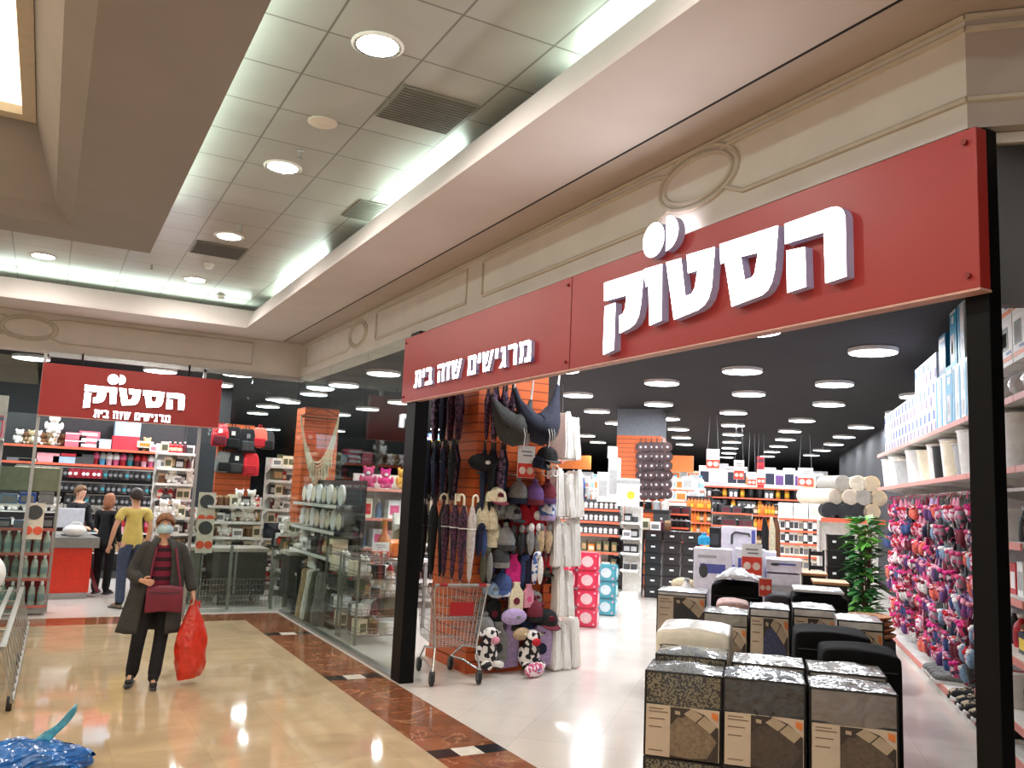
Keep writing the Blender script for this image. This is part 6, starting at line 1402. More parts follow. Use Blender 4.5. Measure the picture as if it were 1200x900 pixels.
q = MB(); q.lathe([(.05, 0), (.16, .02), (.2, .1), (.19, .2), (.1, .24)], 18); tag(q.build('bowl', M('orange_dish', (226, 116, 50), .4), None, (4.36, 11.3, .921), 0, True), 'round orange bowl beside the tall vase', 'bowl')
price_sign(Vector((4.06, 10.99, .921)), 0, .24, .22, 'white and orange price card standing before the orange vase')
# greyish rolls of clothes by the glass
for k in range(9):
    q = MB(); q.poly([(-.16, 0, 0), (.16, 0, 0), (.17, 0, .62), (.05, 0, .70), (-.05, 0, .70), (-.17, 0, .62)], (0, .05, 0)); m = ['dgrey', 'black', 'olive', 'navy', 'grey', 'black', 'dgrey', 'brown', 'olive'][k]
    inst(q.mesh('folded_garment', F_[m]), 'folded_garment', '%s garment hung in the dark row over the window shelving, %s along' % ({'dgrey': 'dark grey'}.get(m, m), nth(k)), 'garment', (3.96 + .02 * (k % 2), 11.25 + .22 * k, .32), PI / 2 + random.uniform(-.2, .2), 'dark garments behind the side glass', scale=.9)
for k, (y_, m, nm) in enumerate(((11.45, 'grey', 'grey'), (11.7, 'olive', 'olive'), (11.95, 'white', 'white'), (12.2, 'tan', 'tan'), (12.42, 'black', 'black'))):
    inst(rm[k % 2].copy() if False else robe(10 + k, .62, F_[m]), 'folded_blanket', '%s folded blanket standing behind the side glass' % nm, 'blanket', (3.5, y_, .001), PI / 2, 'blankets behind the side glass', scale=1.1)
# coloured air balloons / beach toys past the post
for k, (x, y, m) in enumerate(((499, 536, C['blue']), (507, 548, C['hotpink']), (511, 534, C['sky']), (498, 552, C['pink']))):
    p = onY(x, y, 12.2); inst(me_box('bt%d' % k, .3, .1, .34, m, C['yellow'], wtm), 'toy_pack', '%s bright toy pack hanging beyond the entrance post' % ['blue', 'magenta', 'sky blue', 'pink'][k], 'toy', p, 0, 'bright toy packs')
# ------------------------------------------------------------------ things at the left edge of the concourse
c0, c1 = fl(12, 838), fl(32, 740); Lc = (c1 - c0).length; ga = math.atan2(-(c1.x - c0.x), c1.y - c0.y)
t = thing('wire_cage', 'long low slatted grey metal trolley at the left edge of the concourse', 'trolley', (c0.x, c0.y, 0), ga)
gm = M('cage_grey', (158, 154, 146), .4, .5); Zb, Zt, Wc = .10, .50, .62
xs = lambda s, z: (-.115 * (z - Zb) / (Zt - Zb)) if s else -Wc + .115 * (z - Zb) / (Zt - Zb)
for s in (0, 1):
    for z, nm in ((Zb, 'bottom_rail'), (Zt, 'top_rail')): q = MB(); q.tube([(xs(s, z), 0, z), (xs(s, z), Lc, z)], .018, 6); q.build(nm, gm, t)
    for k in range(14):
        y_ = .03 + k * (Lc - .06) / 13; w_ = .035
        q = MB(); q.poly([(xs(s, Zb), y_ - w_, Zb), (xs(s, Zb), y_ + w_, Zb), (xs(s, Zt), y_ + w_, Zt), (xs(s, Zt), y_ - w_, Zt)], (.008, 0, .002)); q.build('side_slat', gm, t)
for k in range(4): x = -Wc + .17 + k * .115; q = MB(); q.box(x - .022, x + .022, 0, Lc, Zt - .01, Zt + .015); q.build('top_slat', gm, t)
for k in range(5): y_ = .05 + k * (Lc - .1) / 4; q = MB(); q.box(-Wc + .12, -.12, y_ - .015, y_ + .015, Zt - .03, Zt - .012); q.build('cross_bar', gm, t)
for y_ in (.15, Lc * .5, Lc - .15):
    for x in (-.02, -Wc + .02): q = MB(); q.cyl((x - .02, y_, .055), (x + .02, y_, .055), .055, n=16); q.build('wheel', M('wheel_rubber', (34, 34, 36), .6), t)
pb_ = onY(-24, 668, c1.y - .9)
q = MB(); q.ell((0, 0, .24), (.25, .25, .24), 18, 12); tag(q.build('white_bundle', white_p, None, (pb_.x, pb_.y, Zt + .017), 0, True), 'white rounded bundle resting on the slatted trolley', 'bundle')
bl = M('blue_plastic', (16, 96, 172), .3, var=.3, scale=9, bump=1., bscale=9, coat=.6)
p = fl(40, 905)
t = thing('carrier_bag', 'crumpled shiny blue plastic bag lying at the lower left corner', 'bag', (p.x - .10, p.y, 0))
q = MB(); rr = random.Random(9)
def bf(u, v):
    az = 2 * PI * u; r = math.cos(PI / 2 * v) ** .5
    k = 1 + .16 * math.sin(3 * az + 2) + .10 * math.sin(7 * az + 5 * v) + rr.uniform(-.05, .05)
    return Vector((math.cos(az) * .36 * r * k, math.sin(az) * .26 * r * k, .004 + .19 * v ** .7 * (1 + .18 * math.sin(5 * az) * (1 - v)) + rr.uniform(0, .012)))
q.sheet(bf, 34, 14); bmesh.ops.remove_doubles(q.bm, verts=q.bm.verts, dist=1e-3); q.build('bag_body', bl, t, smooth=False)
q = MB()
q.sheet(lambda u, v: Vector((.06 + .24 * u, -.02 + .03 * math.sin(6 * u), .16 + .24 * u - .15 * v * (1 - .75 * u) + .012 * math.sin(9 * u + 3 * v))), 10, 4); q.build('handle_flap', M('pale_blue_plastic', (70, 160, 190), .3, var=.3, bump=.8, bscale=14, coat=.5), t, smooth=True, solid=.006)
# ------------------------------------------------------------------ middle and far shop floor
def gpx(a, x0, x1, ytop, ys, label, d=.45, **kw):
    b0, _ = bpx(x0, ytop, a); b1, h = bpx(x1, ytop, a); zs = sorted(bpx((x0 + x1) / 2, y, a)[1] for y in ys)
    t = gondola('shop_gondola', label, 'shelving', W(a, b0, 0), b1 - b0, d, h, zs, RZ, None, **kw); t['_'] = 0; del t['_']
    return t, b1 - b0, zs, h
def fillg(t, w, z, n, mes, names, where, lv, grp, y=.16, x0=.04, jig=.01, sc_=1., nm=None, pick=None):
    B = basis(t)
    for k in range(n):
        i_ = pick(k) if pick else random.randrange(len(mes))
        inst(mes[i_], kind_of(names[i_]), '%s %s, %s shelf up, %s along' % (names[i_], where, nth(lv), nth(k)), kind_of(names[i_]).replace('_', ' '), B @ Vector((x0 + (w - 2 * x0) * (k + .5) / n, y + random.uniform(-jig, jig), z + .001)), t.rotation_euler.z + random.uniform(-.06, .06), grp, scale=sc_)
def twin(n):
    q = MB(); q.mat(0).box(-.10, .10, -.07, .09, 0, .18)
    for k in (-1, 1): q.mat(1).cyl((k * .048, -.074, .09), (k * .048, -.069, .09), .036, n=14); q.mat(1).box(k * .048 - .03, k * .048 + .03, -.073, -.069, .02, .06)
    return q.mesh(n, [C['dgrey'], paperw])
TW = twin('twin_jar_box')
# unit of boxed jars behind the tissue packs
t, w, zs, h = gpx(16.5, 652, 727, 589, (596, 610.5, 625.5, 646, 666), 'white shelving of boxed jars with orange price strips behind the pink packs', body=steel_w)
for lv, z in enumerate(zs):
    if lv >= 2: fillg(t, w, z, 6, [TW], ['grey twin jar box'], 'on the boxed jar shelving', lv, 'boxed jars', sc_=1.0)
    else: fillg(t, w, z, 8, [MIX[2], MIX[4], me_box('gold_tin', .13, .14, .14, C['amber'], C['cream'])], ['white small box', 'olive small box', 'gold small box'], 'on the boxed jar shelving', lv, 'small boxes')
t2, w2, zs2, h2 = gpx(16.3, 728, 750, 594, (612, 630, 648, 668), 'narrow white end shelving beside the boxed jars', body=steel_w, strip=steel_w)
for lv, z in enumerate(zs2): fillg(t2, w2, z, 2, [MIX[7], MIX[5], MIX[2]], ['black small box', 'dark jar', 'white small box'], 'on the narrow end shelving', lv, 'end shelving goods')
def ctn(a, x0, y0, x1, y1, me_fn, label, d=.3, nm='carton', grp=None, z0=None, rz=RZ):
    b0, zt_ = bpx(x0, y0, a); b1, zb_ = bpx(x1, y1, a)
    if z0 is not None: zb_ = z0
    return inst(me_fn(b1 - b0 - .01, d, max(.03, zt_ - zb_)), nm, label, nm.replace('_', ' '), W(a + d / 2, (b0 + b1) / 2, zb_), rz, grp)
plain = lambda base, pn=None, st=None, dot=None: (lambda w, d, h: me_box('carton_mesh', w, d, h, base, pn, st, dot))
hh = h + .002
for x0, y0, x1, y1, nm in ((700, 553, 713, 589, 'tall white'), (713, 536, 724, 589, 'taller white stepped')): ctn(16.5, x0, y0, x1, y1, plain(paperw, C['lgrey']), '%s carton on top of the boxed jar shelving' % nm, z0=hh)
ctn(16.3, 723, 560, 747, 594, plain(paperw, None, C['lgrey'], C['yellow']), 'wide white carton on the narrow end shelving', z0=h2 + .002)
ctn(16.9, 712, 523, 722, 536, plain(paperw), 'white carton topmost on the pile by the pan pillar', z0=bpx(716, 536, 16.5)[1] + .003, d=.2)
for k, (x0, y0, x1, m, nm) in enumerate(((656, 572, 664, 'cream', 'cream'), (666, 570, 672, 'tan', 'tan'), (674, 565, 679, 'blue', 'blue'), (681, 556, 686, 'blue', 'tall blue'), (688, 566, 693, 'lgrey', 'grey'), (694, 571, 699, 'white', 'white'))):
    b0, zt_ = bpx(x0, y0, 16.7); b1, _ = bpx(x1, y0, 16.7)
    inst(me_bottle('tall_b%d' % k, (b1 - b0) / 2, zt_ - h, C[m], C['white'], C['navy'] if m == 'blue' else None), 'bottle', '%s bottle on top of the boxed jar shelving' % nm, 'bottle', W(16.72, (b0 + b1) / 2, hh), 0, 'bottles on the boxed jar shelving')
# tissue multipacks
def tissue(n, m, m2):
    q = MB(); q.mat(0).box(-.155, .155, -.14, .14, 0, .262); bmesh.ops.bevel(q.bm, geom=q.bm.edges[:], offset=.02, segments=2, affect='EDGES')
    q.mat(1)
    for s in (1,):
        P = [(.085 * math.cos(2 * PI * k / 18), -.1405, .135 + .078 * math.sin(2 * PI * k / 18)) for k in range(18)]; q.poly(P, (0, -.003, 0))
        P = [(.1555, .075 * math.cos(2 * PI * k / 18), .135 + .078 * math.sin(2 * PI * k / 18)) for k in range(18)]; q.poly(P, (.003, 0, 0))
    q.mat(2)
    for (x, z) in ((-.12, .05), (.12, .22), (-.11, .21), (.11, .05)): q.ell((x, -.141, z), (.018, .003, .016), 8, 4)
    return q.mesh(n, [m, m2, C['palepink']], True)
TPK = tissue('tissue_pink', M('tissue_pink_wrap', (226, 60, 96), .3, var=.1, coat=.5, bump=.2, bscale=20), M('tissue_patch', (238, 212, 214), .5)); TBL = tissue('tissue_blue', M('tissue_blue_wrap', (70, 170, 186), .3, var=.1, coat=.5, bump=.2, bscale=20), M('tissue_patch_b', (206, 232, 236), .5))
for r in range(4):
    for c in range(3):
        for dd in range(2):
            if c == 2 and dd == 0: continue
            inst(TPK, 'tissue_pack', 'pink tissue multipack, %s layer from the floor, %s across, %s rank' % (nth(r), nth(c), ['front', 'rear'][dd]), 'tissue pack', W(12.25 + dd * .29, -3.06 + .315 * c, .003 + .266 * r), RZ + .05, 'pink tissue multipacks')
for r in range(3):
    for c in range(2): inst(TBL, 'tissue_pack', 'turquoise tissue multipack, %s layer from the floor, %s across' % (nth(r), nth(c)), 'tissue pack', W(13.95, -2.70 + .31 * c, .003 + .268 * r), RZ, 'turquoise tissue multipacks')
# pan pillar
Ap = 19.0
b0, zp = bpx(723, 510, Ap); b1, _ = bpx(775, 510, Ap)
t = thing('pan_pillar', 'orange slatted pillar under a grey concrete top, hung with round dark pans', 'pillar', W(Ap, b0, 0), RZ); wp = b1 - b0
q = MB(); q.box(0, wp, 0, wp, zp, 3.93); q.build('concrete_shaft', M('grey_concrete', (116, 120, 128), .8), t)
q = MB(); q.box(0, wp, 0, wp, .0, zp); q.build('slat_panel', orange_slat, t)
def pan(n): q = MB(); q.mat(0).cyl((0, 0, 0), (0, -.03, 0), .074, .084, 18); q.mat(1).cyl((0, -.031, 0), (0, -.03, 0), .058, n=16); q.mat(2).cyl((0, -.036, 0), (0, -.031, 0), .02, n=10); q.mat(0).tube([(0, -.02, .08), (0, -.02, .15)], .009, 5); return q.mesh(n, [M('pan_dark', (46, 32, 34), .3, coat=.5), M('pan_inside', (96, 74, 76), .25, .5), C['silver']], True)
PAN = pan('pan')
for r in range(6):
    for c in range(6):
        p = onA(751 + 6.3 * c, 524 + 11.0 * r, Ap - .06); inst(PAN, 'frying_pan', 'round dark pan on the orange pillar, %s row from the top, %s across' % (nth(r), nth(c)), 'pan', p + UV_U * random.uniform(-.02, .02), RZ + random.uniform(-.2, .2), 'pans on the orange pillar', scale=1.35)
tb = thing('pot_table', 'black table of pots at the foot of the pan pillar', 'table', W(Ap - .75, bpx(748, 592, Ap)[0], 0), RZ)
ztb = bpx(760, 597, Ap - .7)[1]
q = MB(); q.box(0, .75, 0, .55, ztb - .05, ztb); q.build('table_top', C['black'], tb); q = MB(); q.box(.05, .42, .05, .5, 0, ztb - .05); q.build('orange_front', orange_slat, tb); q = MB(); q.poly([(.42, .05, 0), (.7, .05, 0), (.74, .05, ztb - .05), (.42, .05, ztb - .05)], (0, .4, 0)); q.build('side_panel', C['dgrey'], tb)
B = basis(tb)
for k in range(4): inst(me_pot('pot%d' % k, .08, .2, [C['black'], C['black'], C['silver'], C['white']][k], C['lgrey']), 'cooking_pot', '%s cooking pot on the black table, %s along' % (['black', 'black', 'silver', 'white'][k], nth(k)), 'pot', B @ Vector((.1 + .18 * k, .25, ztb + .001)), 0, 'pots under the pans')
inst(me_bottle('white_canister', .09, .42, C['white'], C['lgrey']), 'canister', 'white upright canister before the orange pillar foot', 'canister', W(Ap - 1.1, bpx(753, 620, Ap - 1.1)[0], bpx(753, 632, Ap - 1.1)[1]), 0) if False else None
# black storage crates
CR = MB()
CR.mat(0).taper(-.15, .15, -.12, .12, 0, .2, 1.08); CR.mat(1).box(-.04, .04, -.135, -.128, .10, .13); CR.mat(0).box(-.168, .168, -.14, .14, .19, .21); CRM = CR.mesh('black_crate', [M('crate_black', (20, 20, 22), .35, coat=.3), paperw])
for r in range(6):
    for c in range(5):
        for dd in range(2):
            if dd and r < 5: continue
            p = W(17.0 + .32 * dd, bpx(722, 690, 17.0)[0] + .36 * c, .215 * r + .001); inst(CRM, 'storage_crate', 'black lidded crate, %s layer from the floor, %s across, %s rank' % (nth(r), nth(c), ['front', 'rear'][dd]), 'crate', p, RZ, 'black crates in front of the pan pillar')
for k, (x, y, m) in enumerate(((768, 634, 'palepink'), (782, 632, 'lgrey'), (756, 636, 'cream'), (774, 630, 'maroon'))):
    inst(MIX[[2, 1, 0, 3][k]], ['box', 'jar', 'box', 'bottle'][k], '%s piece lying on the black crates' % ['white box', 'brown jar', 'cream box', 'maroon bottle'][k], 'goods', W(17.02 + .02 * k, bpx(x, y, 17.0)[0], 1.29), RZ, None, scale=1.2)
# racks of bottles and dark goods in the middle
AMB = [me_bottle('amber_b', .05, .27, C['amber'], C['brown'], C['yellow']), me_bottle('brown_b', .05, .25, C['brown'], C['black'], C['cream']), me_bottle('orange_b', .055, .27, C['orange'], C['maroon'])]
AN = ['amber bottle', 'brown bottle', 'orange bottle']
DRK = [me_jar('dk_j', .07, .2, C['black'], C['dgrey']), me_box('dk_b', .2, .2, .16, C['dgrey'], C['maroon']), me_pot('dk_p', .10, .16, C['black'], C['silver'])]
DN = ['black jar', 'dark box', 'black pot']
t, w, zs, h = gpx(23, 803, 834, 582, (597, 612, 626, 645), 'tall shelving of amber bottles in the middle of the shop', body=steel_d)
for lv, z in enumerate(zs): fillg(t, w, z, 7, AMB, AN, 'on the amber bottle shelving', lv, 'amber bottles', sc_=1.15)
t, w, zs, h = gpx(21, 833, 882, 598, (601, 616, 632, 650), 'shelving of dark kitchen goods beside the amber bottles', body=steel_w)
for lv, z in enumerate(zs): fillg(t, w, z, 7, DRK, DN, 'on the dark kitchen shelving', lv, 'dark kitchen goods', sc_=1.05)
t, w, zs, h = gpx(22.5, 882, 914, 596, (604, 620, 640), 'shelving of brown bottles behind the leaning boards', body=steel_d)
for lv, z in enumerate(zs): fillg(t, w, z, 7, AMB, AN, 'on the brown bottle shelving', lv, 'brown bottles', sc_=1.1)
BK = [me_box('bk0', .10, .2, .22, paperw, C['dgrey']), me_box('bk1', .09, .2, .24, C['black'], paperw), me_box('bk2', .12, .2, .2, C['cream'], C['grey'])]
BN = ['white pack', 'black pack', 'cream pack']
t, w, zs, h = gpx(17.8, 912, 966, 606, (608, 622, 637, 652, 668), 'white gondola of packs with orange price strips near the rolled carpets', body=steel_w)
for lv, z in enumerate(zs[:-1]): fillg(t, w, z, 9, BK, BN, 'on the white pack gondola', lv, 'packs on the white gondola', pick=(lambda k: [0, 1, 0, 0, 2, 1, 0, 1, 0][k % 9]) if lv > 1 else (lambda k: [0, 2][k % 2]))
B = basis(t)
for k in range(3): inst(me_box('wc%d' % k, w / 3 - .02, .35, .30, paperw, C['cream']), 'carton', 'long white carton on top of the pack gondola, %s of three' % nth(k), 'carton', B @ Vector((w * (k + .5) / 3, .2, zs[-1] + .002)), RZ, 'cartons on the pack gondola')
# back line of high shelving with tall stock
t, w, zs, h = gpx(27, 812, 962, 570, (571.5, 584, 598, 614), 'long far shelving with tall stock on top, beneath the hanging price signs', d=.6, body=steel_d)
B = basis(t)
ST = [me_box('st0', .34, .4, .62, paperw, C['navy'], C['lgrey']), me_box('st1', .3, .4, .7, C['silver'], paperw), me_box('st2', .3, .4, .55, paperw, C['purple']), me_box('st3', .22, .4, .95, C['red'], C['crimson'], C['maroon']), me_bottle('st4', .13, .5, C['red'], C['silver']), me_box('st5', .4, .4, .45, C['cream'], C['orange'])]
SN = ['white and navy box', 'silver box', 'white and purple box', 'tall red box', 'red canister', 'cream box']
order = [0, 1, 1, 0, 0, 5, 3, 0, 2, 0, 2, 5]
nst = len(order)
for k, i_ in enumerate(order): inst(ST[i_], 'stock_box', '%s on top of the long far shelving, %s along' % (SN[i_], nth(k)), 'stock box', B @ Vector((.2 + (w - .4) * (k + .5) / nst, .3, zs[-1] + .002)), RZ, 'tall stock on the far shelving')
for lv, z in enumerate(zs[:-1]): fillg(t, w, z, 14, [DRK[0], TW, AMB[0], ST[4] if False else DRK[2]], ['black jar', 'grey twin box', 'amber bottle', 'black pot'], 'on the long far shelving', lv, 'goods on the far shelving', sc_=1.4)
# further fields of shelving to the left
WB_ = [me_box('wb0', .3, .3, .36, paperw, C['lgrey']), me_box('wb1', .26, .3, .42, C['lgrey'], paperw), me_bottle('wb2', .1, .4, C['white'], C['sky'], C['sky']), me_box('wb3', .3, .3, .3, C['cream'], C['orange'])]
WN = ['white box', 'pale grey box', 'white jug', 'cream box']
for (a, x0, x1, yt, ys, lb, n, mes, nms) in ((30, 640, 712, 566, (568, 581, 596), 'far white shelving left of the pan pillar', 8, WB_, WN), (26, 778, 826, 572, (574, 588, 604), 'white shelving of jugs right of the pan pillar', 6, WB_, WN), (33, 770, 850, 560, (562, 574, 590), 'farthest pale shelving right of the pan pillar', 9, WB_, WN),
                                             (24, 690, 722, 572, (575, 590, 606), 'pale shelving between the boxed jars and the pan pillar', 4, WB_, WN), (21, 640, 664, 575, (580, 600, 620), 'shelving glimpsed beside the white robes', 4, WB_, WN), (20, 782, 808, 598, (602, 618, 634), 'dark shelving between the pan pillar and the bottles', 4, DRK, DN), (31, 930, 974, 566, (568, 582, 598), 'far shelving behind the rolled carpets', 8, WB_, WN)):
    t, w, zs, h = gpx(a, x0, x1, yt, ys, lb, body=steel_w if mes is WB_ else steel_d)
    for lv, z in enumerate(zs): fillg(t, w, z, n, mes, nms, 'on the ' + ' '.join(lb.split()[:6]), lv, lb, sc_=1.1)
    if x0 in (640, 778) and a > 23: q = MB(); q.box(.1, w * .7, .1, .3, h + .46, h + .95); q.build('orange_header', M('header_orange', (232, 124, 56), .5), t)
# grey structural pillar far left
# hanging price signs
def hang_sign(a, x0, y0, x1, y1, label):
    b0, zt_ = bpx(x0, y0, a); b1, zb_ = bpx(x1, y1, a); t = price_sign(W(a, (b0 + b1) / 2, zb_), RZ, b1 - b0, zt_ - zb_, label); t['group'] = 'hanging price signs'
    for k in (-1, 1): q = MB(); q.cyl((k * (b1 - b0) * .4, .003, zt_ - zb_), (k * (b1 - b0) * .25, .003, 3.93 - zb_), .006, n=5); q.build('cord', C['grey'], t)
for a, x0, y0, x1, y1, lb in ((15, 646, 518, 660, 543, 'hanging price sign nearest the white robes'), (20, 828, 526, 843, 549, 'hanging price sign over the middle of the far shelving'), (22, 860, 539, 872, 562, 'hanging price sign over the silver stock'), (25, 876, 553, 886, 569, 'small hanging price sign left of the tall red box'), (25, 887, 550, 897, 568, 'small hanging price sign beside the tall red box'), (25, 935, 548, 953, 570, 'hanging price sign right of the white and purple boxes')): hang_sign(a, x0, y0, x1, y1, lb)
# rolled carpets on their high shelf
Ar = 15.2
b0, zr = bpx(962, 607, Ar); b1, _ = bpx(1038, 607, Ar)
t = thing('roll_shelf', 'deep white shelf carrying the rolled carpets', 'shelving', W(Ar, b0, 0), RZ); wr_ = b1 - b0
q = MB(); q.box(0, wr_, 0, 1.1, zr - .04, zr); s = q.build('shelf', steel_w, t); q = MB(); q.box(0, wr_, -.014, -.001, zr - .06, zr + .01); q.build('price_strip', strip_o, s)
q = MB(); q.box(0, wr_, 1.06, 1.1, 0, zr - .04); q.build('back_panel', steel_w, t)
for x in (0, wr_ - .04): q = MB(); q.box(x, x + .04, 1.0, 1.06, 0, zr - .04); q.build('upright', steel_w, t)
B = basis(t); fillg(t, wr_, .9, 5, WB_, WN, 'under the rolled carpets', 0, 'boxes under the rolled carpets', y=.8) if False else None
def roll(n, r, L, m): 
    q = MB(); q.cyl((0, 0, 0), (0, L, 0), r, n=24)
    sp = [( .012 * k * .0 + (r * (.12 + .85 * k / 40)) * math.cos(k * .78), -.004, (r * (.12 + .85 * k / 40)) * math.sin(k * .78)) for k in range(41)]
    q.mat(1).tube(sp[::1], .004, 4); q.mat(1).cyl((0, -.006, 0), (0, .0, 0), r * .1, n=8); return q.mesh(n, [m, C['dgrey'] if n == 'roll_black' else M('roll_edge', (176, 168, 156), .9)], True)
ck = {'grey': M('carpet_grey', (158, 154, 148), .95, bump=.3, bscale=80), 'cream': M('carpet_cream', (224, 212, 190), .95, bump=.3, bscale=80), 'tan': M('carpet_tan', (212, 186, 146), .95, bump=.3, bscale=80), 'black': M('carpet_black', (26, 28, 34), .95, bump=.3, bscale=80), 'beige': M('carpet_beige', (206, 192, 172), .95, bump=.3, bscale=80)}
RR = .132; R1 = {k: roll('roll_' + k, RR, 1.0, m) for k, m in ck.items()}
rows = [(0, [('black', 973), ('black', 990), ('black', 1006), ('tan', 1022)]), (1, [('cream', 980), ('beige', 997), ('grey', 1013), ('tan', 1030)]), (2, [('grey', 989), ('cream', 1006), ('tan', 1022)])]
for lv, L in rows:
    for k, (c, x) in enumerate(L):
        bb = bpx(x, 590, Ar)[0]
        o = inst(R1[c], 'carpet_roll', '%s carpet roll, %s layer, %s along the high shelf' % (c, ['bottom', 'middle', 'top'][lv], nth(k)), 'carpet roll', W(Ar + .02 + (.1 if (lv, k) in ((1, 0), (2, 0)) else 0), bb, zr + RR + .002 + lv * .232), RZ + (.5 if (lv, k) == (1, 0) else (.25 if (lv, k) == (2, 0) else 0)), 'rolled carpets')
for k in range(5): inst(DRK[k % 3], 'shelf_goods', '%s behind the rolled carpets, %s along' % (DN[k % 3], nth(k)), 'goods', W(Ar + 1.15, b0 + .3 + k * .25, zr + .62), RZ, 'dark goods behind the carpets', scale=1.2) if False else None
# stacked black bins and the potted plant
for c in range(2):
    bb, _ = bpx(977 + 15 * c, 650, 12.8)
    for r in range(7):
        q = None; inst(CRM, 'storage_crate', 'black crate in the tall pile by the green plant, %s from the floor, %s pile' % (nth(r), nth(c)), 'crate', W(12.8, bb, .215 * r + .001), RZ, 'black crates by the green plant', scale=(.6, .9, 1.0))
pb, _ = bpx(1014, 690, 12.4)
t = thing('potted_plant', 'tall leafy green plant in a dark pot beside the slipper wall', 'plant', W(12.4, pb, 0))
q = MB(); q.lathe([(.13, 0), (.17, .3), (.18, .32), (.15, .33)], 18); q.build('pot', C['dgrey'], t, smooth=True)
gm_ = [M('leaf_green', (40, 104, 40), .5, var=.3, scale=6), M('leaf_light', (96, 164, 60), .45, var=.2, scale=6), M('leaf_dark', (30, 78, 36), .45, var=.3)]
q = MB(); rr = random.Random(2)
for k in range(300):
    an = rr.uniform(0, 2 * PI); z = .4 + 1.35 * rr.random(); r0 = .03 + .18 * rr.random(); L = rr.uniform(.17, .29); up = rr.uniform(-.3, .9)
    d = Vector((math.cos(an), math.sin(an), up)).normalized(); s_ = d.cross(Vector((0, 0, 1))).normalized(); p = Vector((math.cos(an) * r0 * .5, math.sin(an) * r0 * .5, z)); w_ = L * .22
    q.mat(rr.choice((0, 0, 1, 2)) if z < 1.35 else rr.choice((0, 1, 1)))
    V = [p, p + d * L * .35 + s_ * w_, p + d * L - Vector((0, 0, L * .25)), p + d * L * .35 - s_ * w_]; n_ = Vector((0, 0, .003)); q.poly(V, n_)
q.build('foliage', gm_, t); q = MB()
for k in range(5): an = k * 1.3; q.tube([(0, 0, .3), (.05 * math.cos(an), .05 * math.sin(an), .9), (.08 * math.cos(an), .08 * math.sin(an), 1.6)], .012, 5); 
q.build('stem', C['brown'], t)
# display table with boxed appliances behind the bedding island
tb0, _ = bpx(792, 680, 9.9); tb1, _ = bpx(936, 680, 9.9); zt_ = .70
t = thing('display_table', 'long dark display table of boxed appliances behind the bedding island', 'table', W(9.9, tb0, 0), RZ)
q = MB(); q.box(0, tb1 - tb0, 0, 1.5, zt_ - .04, zt_); q.build('table_top', C['dgrey'], t)
for x in (.05, tb1 - tb0 - .12):
    for y_ in (.05, 1.38): q = MB(); q.box(x, x + .07, y_, y_ + .07, 0, zt_ - .04); q.build('leg', C['black'], t)
whc = M('appliance_card', (232, 228, 238), .45); prp = M('violet_print', (92, 96, 170), .5)
def appl(w, d, h, kind=0):
    q = MB(); q.mat(0).box(-w / 2, w / 2, -d / 2, d / 2, 0, h); f = -d / 2
    if kind == 0:
        q.mat(1).box(-w * .34, w * .34, f - .002, f, h * .58, h * .74); q.mat(2).ell((-w * .24, f - .001, h * .62), (w * .13, .003, h * .13), 12, 5); q.mat(3).box(-w * .4, w * .1, f - .002, f, h * .84, h * .89)
    elif kind == 1: q.mat(2).tube([(-w * .2, f - .004, h * .25), (-w * .2, f - .004, h * .66), (-w * .1, f - .004, h * .78), (w * .3, f - .004, h * .72), (w * .3, f - .004, h * .6)], h * .05, 6); q.mat(1).box(w * .36, w * .47, f - .002, f, h * .1, h * .9)
    else: q.mat(1).box(-w * .4, w * .3, f - .002, f, h * .55, h * .85); q.mat(3).box(-w * .4, w * .4, f - .002, f, h * .2, h * .3)
    return q.mesh('appliance_carton', [whc, prp, C['dgrey'], C['lgrey']])
def ap(a, x0, y0, x1, y1, kind, lb, z0, d=.3):
    b0, zt2 = bpx(x0, y0, a); b1, _ = bpx(x1, y0, a); return inst(appl(b1 - b0 - .01, d, zt2 - z0, kind), 'appliance_carton', lb, 'carton', W(a + d / 2, (b0 + b1) / 2, z0), RZ, None)
ap(10.0, 813, 642, 858, 690, 0, 'white and violet appliance carton with iron picture', zt_ + .001)
ap(10.05, 861, 643, 897, 690, 2, 'white carton behind the red price card on the display table', zt_ + .001)
zk = bpx(870, 643, 10.5)[1]
inst(me_box('support', .95, .4, bpx(865, 645, 10.6)[1] - zt_, whc, prp), 'appliance_carton', 'wide white carton standing under the kettle carton', 'carton', W(10.8, (bpx(832, 645, 10.6)[0] + bpx(890, 645, 10.6)[0]) / 2, zt_ + .001), RZ)
zk = bpx(865, 645, 10.6)[1] + .004
ap(10.62, 845, 617, 887, 643, 1, 'wide white carton with dark handle picture, topmost on the display table', zk, .35)
ctn(10.62, 831, 618, 844, 643, plain(C['black'], C['dgrey']), 'black carton beside the one with the handle picture', z0=zk, d=.3)
ap(10.02, 897, 655, 940, 672, 0, 'flat violet and white carton at the end of the display table', bpx(918, 671, 10.02)[1], .5)
ctn(10.0, 898, 672, 938, 692, plain(whc, C['lgrey']), 'wide white carton under the flat violet one', z0=zt_ + .001, d=.5)
price_sign(W(9.93, bpx(881, 660, 9.93)[0], bpx(881, 674, 9.93)[1]), RZ, .22, .34, 'red and white price card on the front of the appliance cartons', .58)
price_sign(W(8.55, bpx(897, 690, 8.55)[0], bpx(897, 699, 8.55)[1]), RZ, .12, .17, 'small red price card behind the black storage box', .95)
inst(me_bottle('cyan_can', .07, .14, C['cyan'], C['sky']), 'canister', 'cyan canister beside the black carton', 'canister', W(10.35, bpx(825, 636, 10.35)[0], bpx(825, 641, 10.0)[1] + .01), 0)
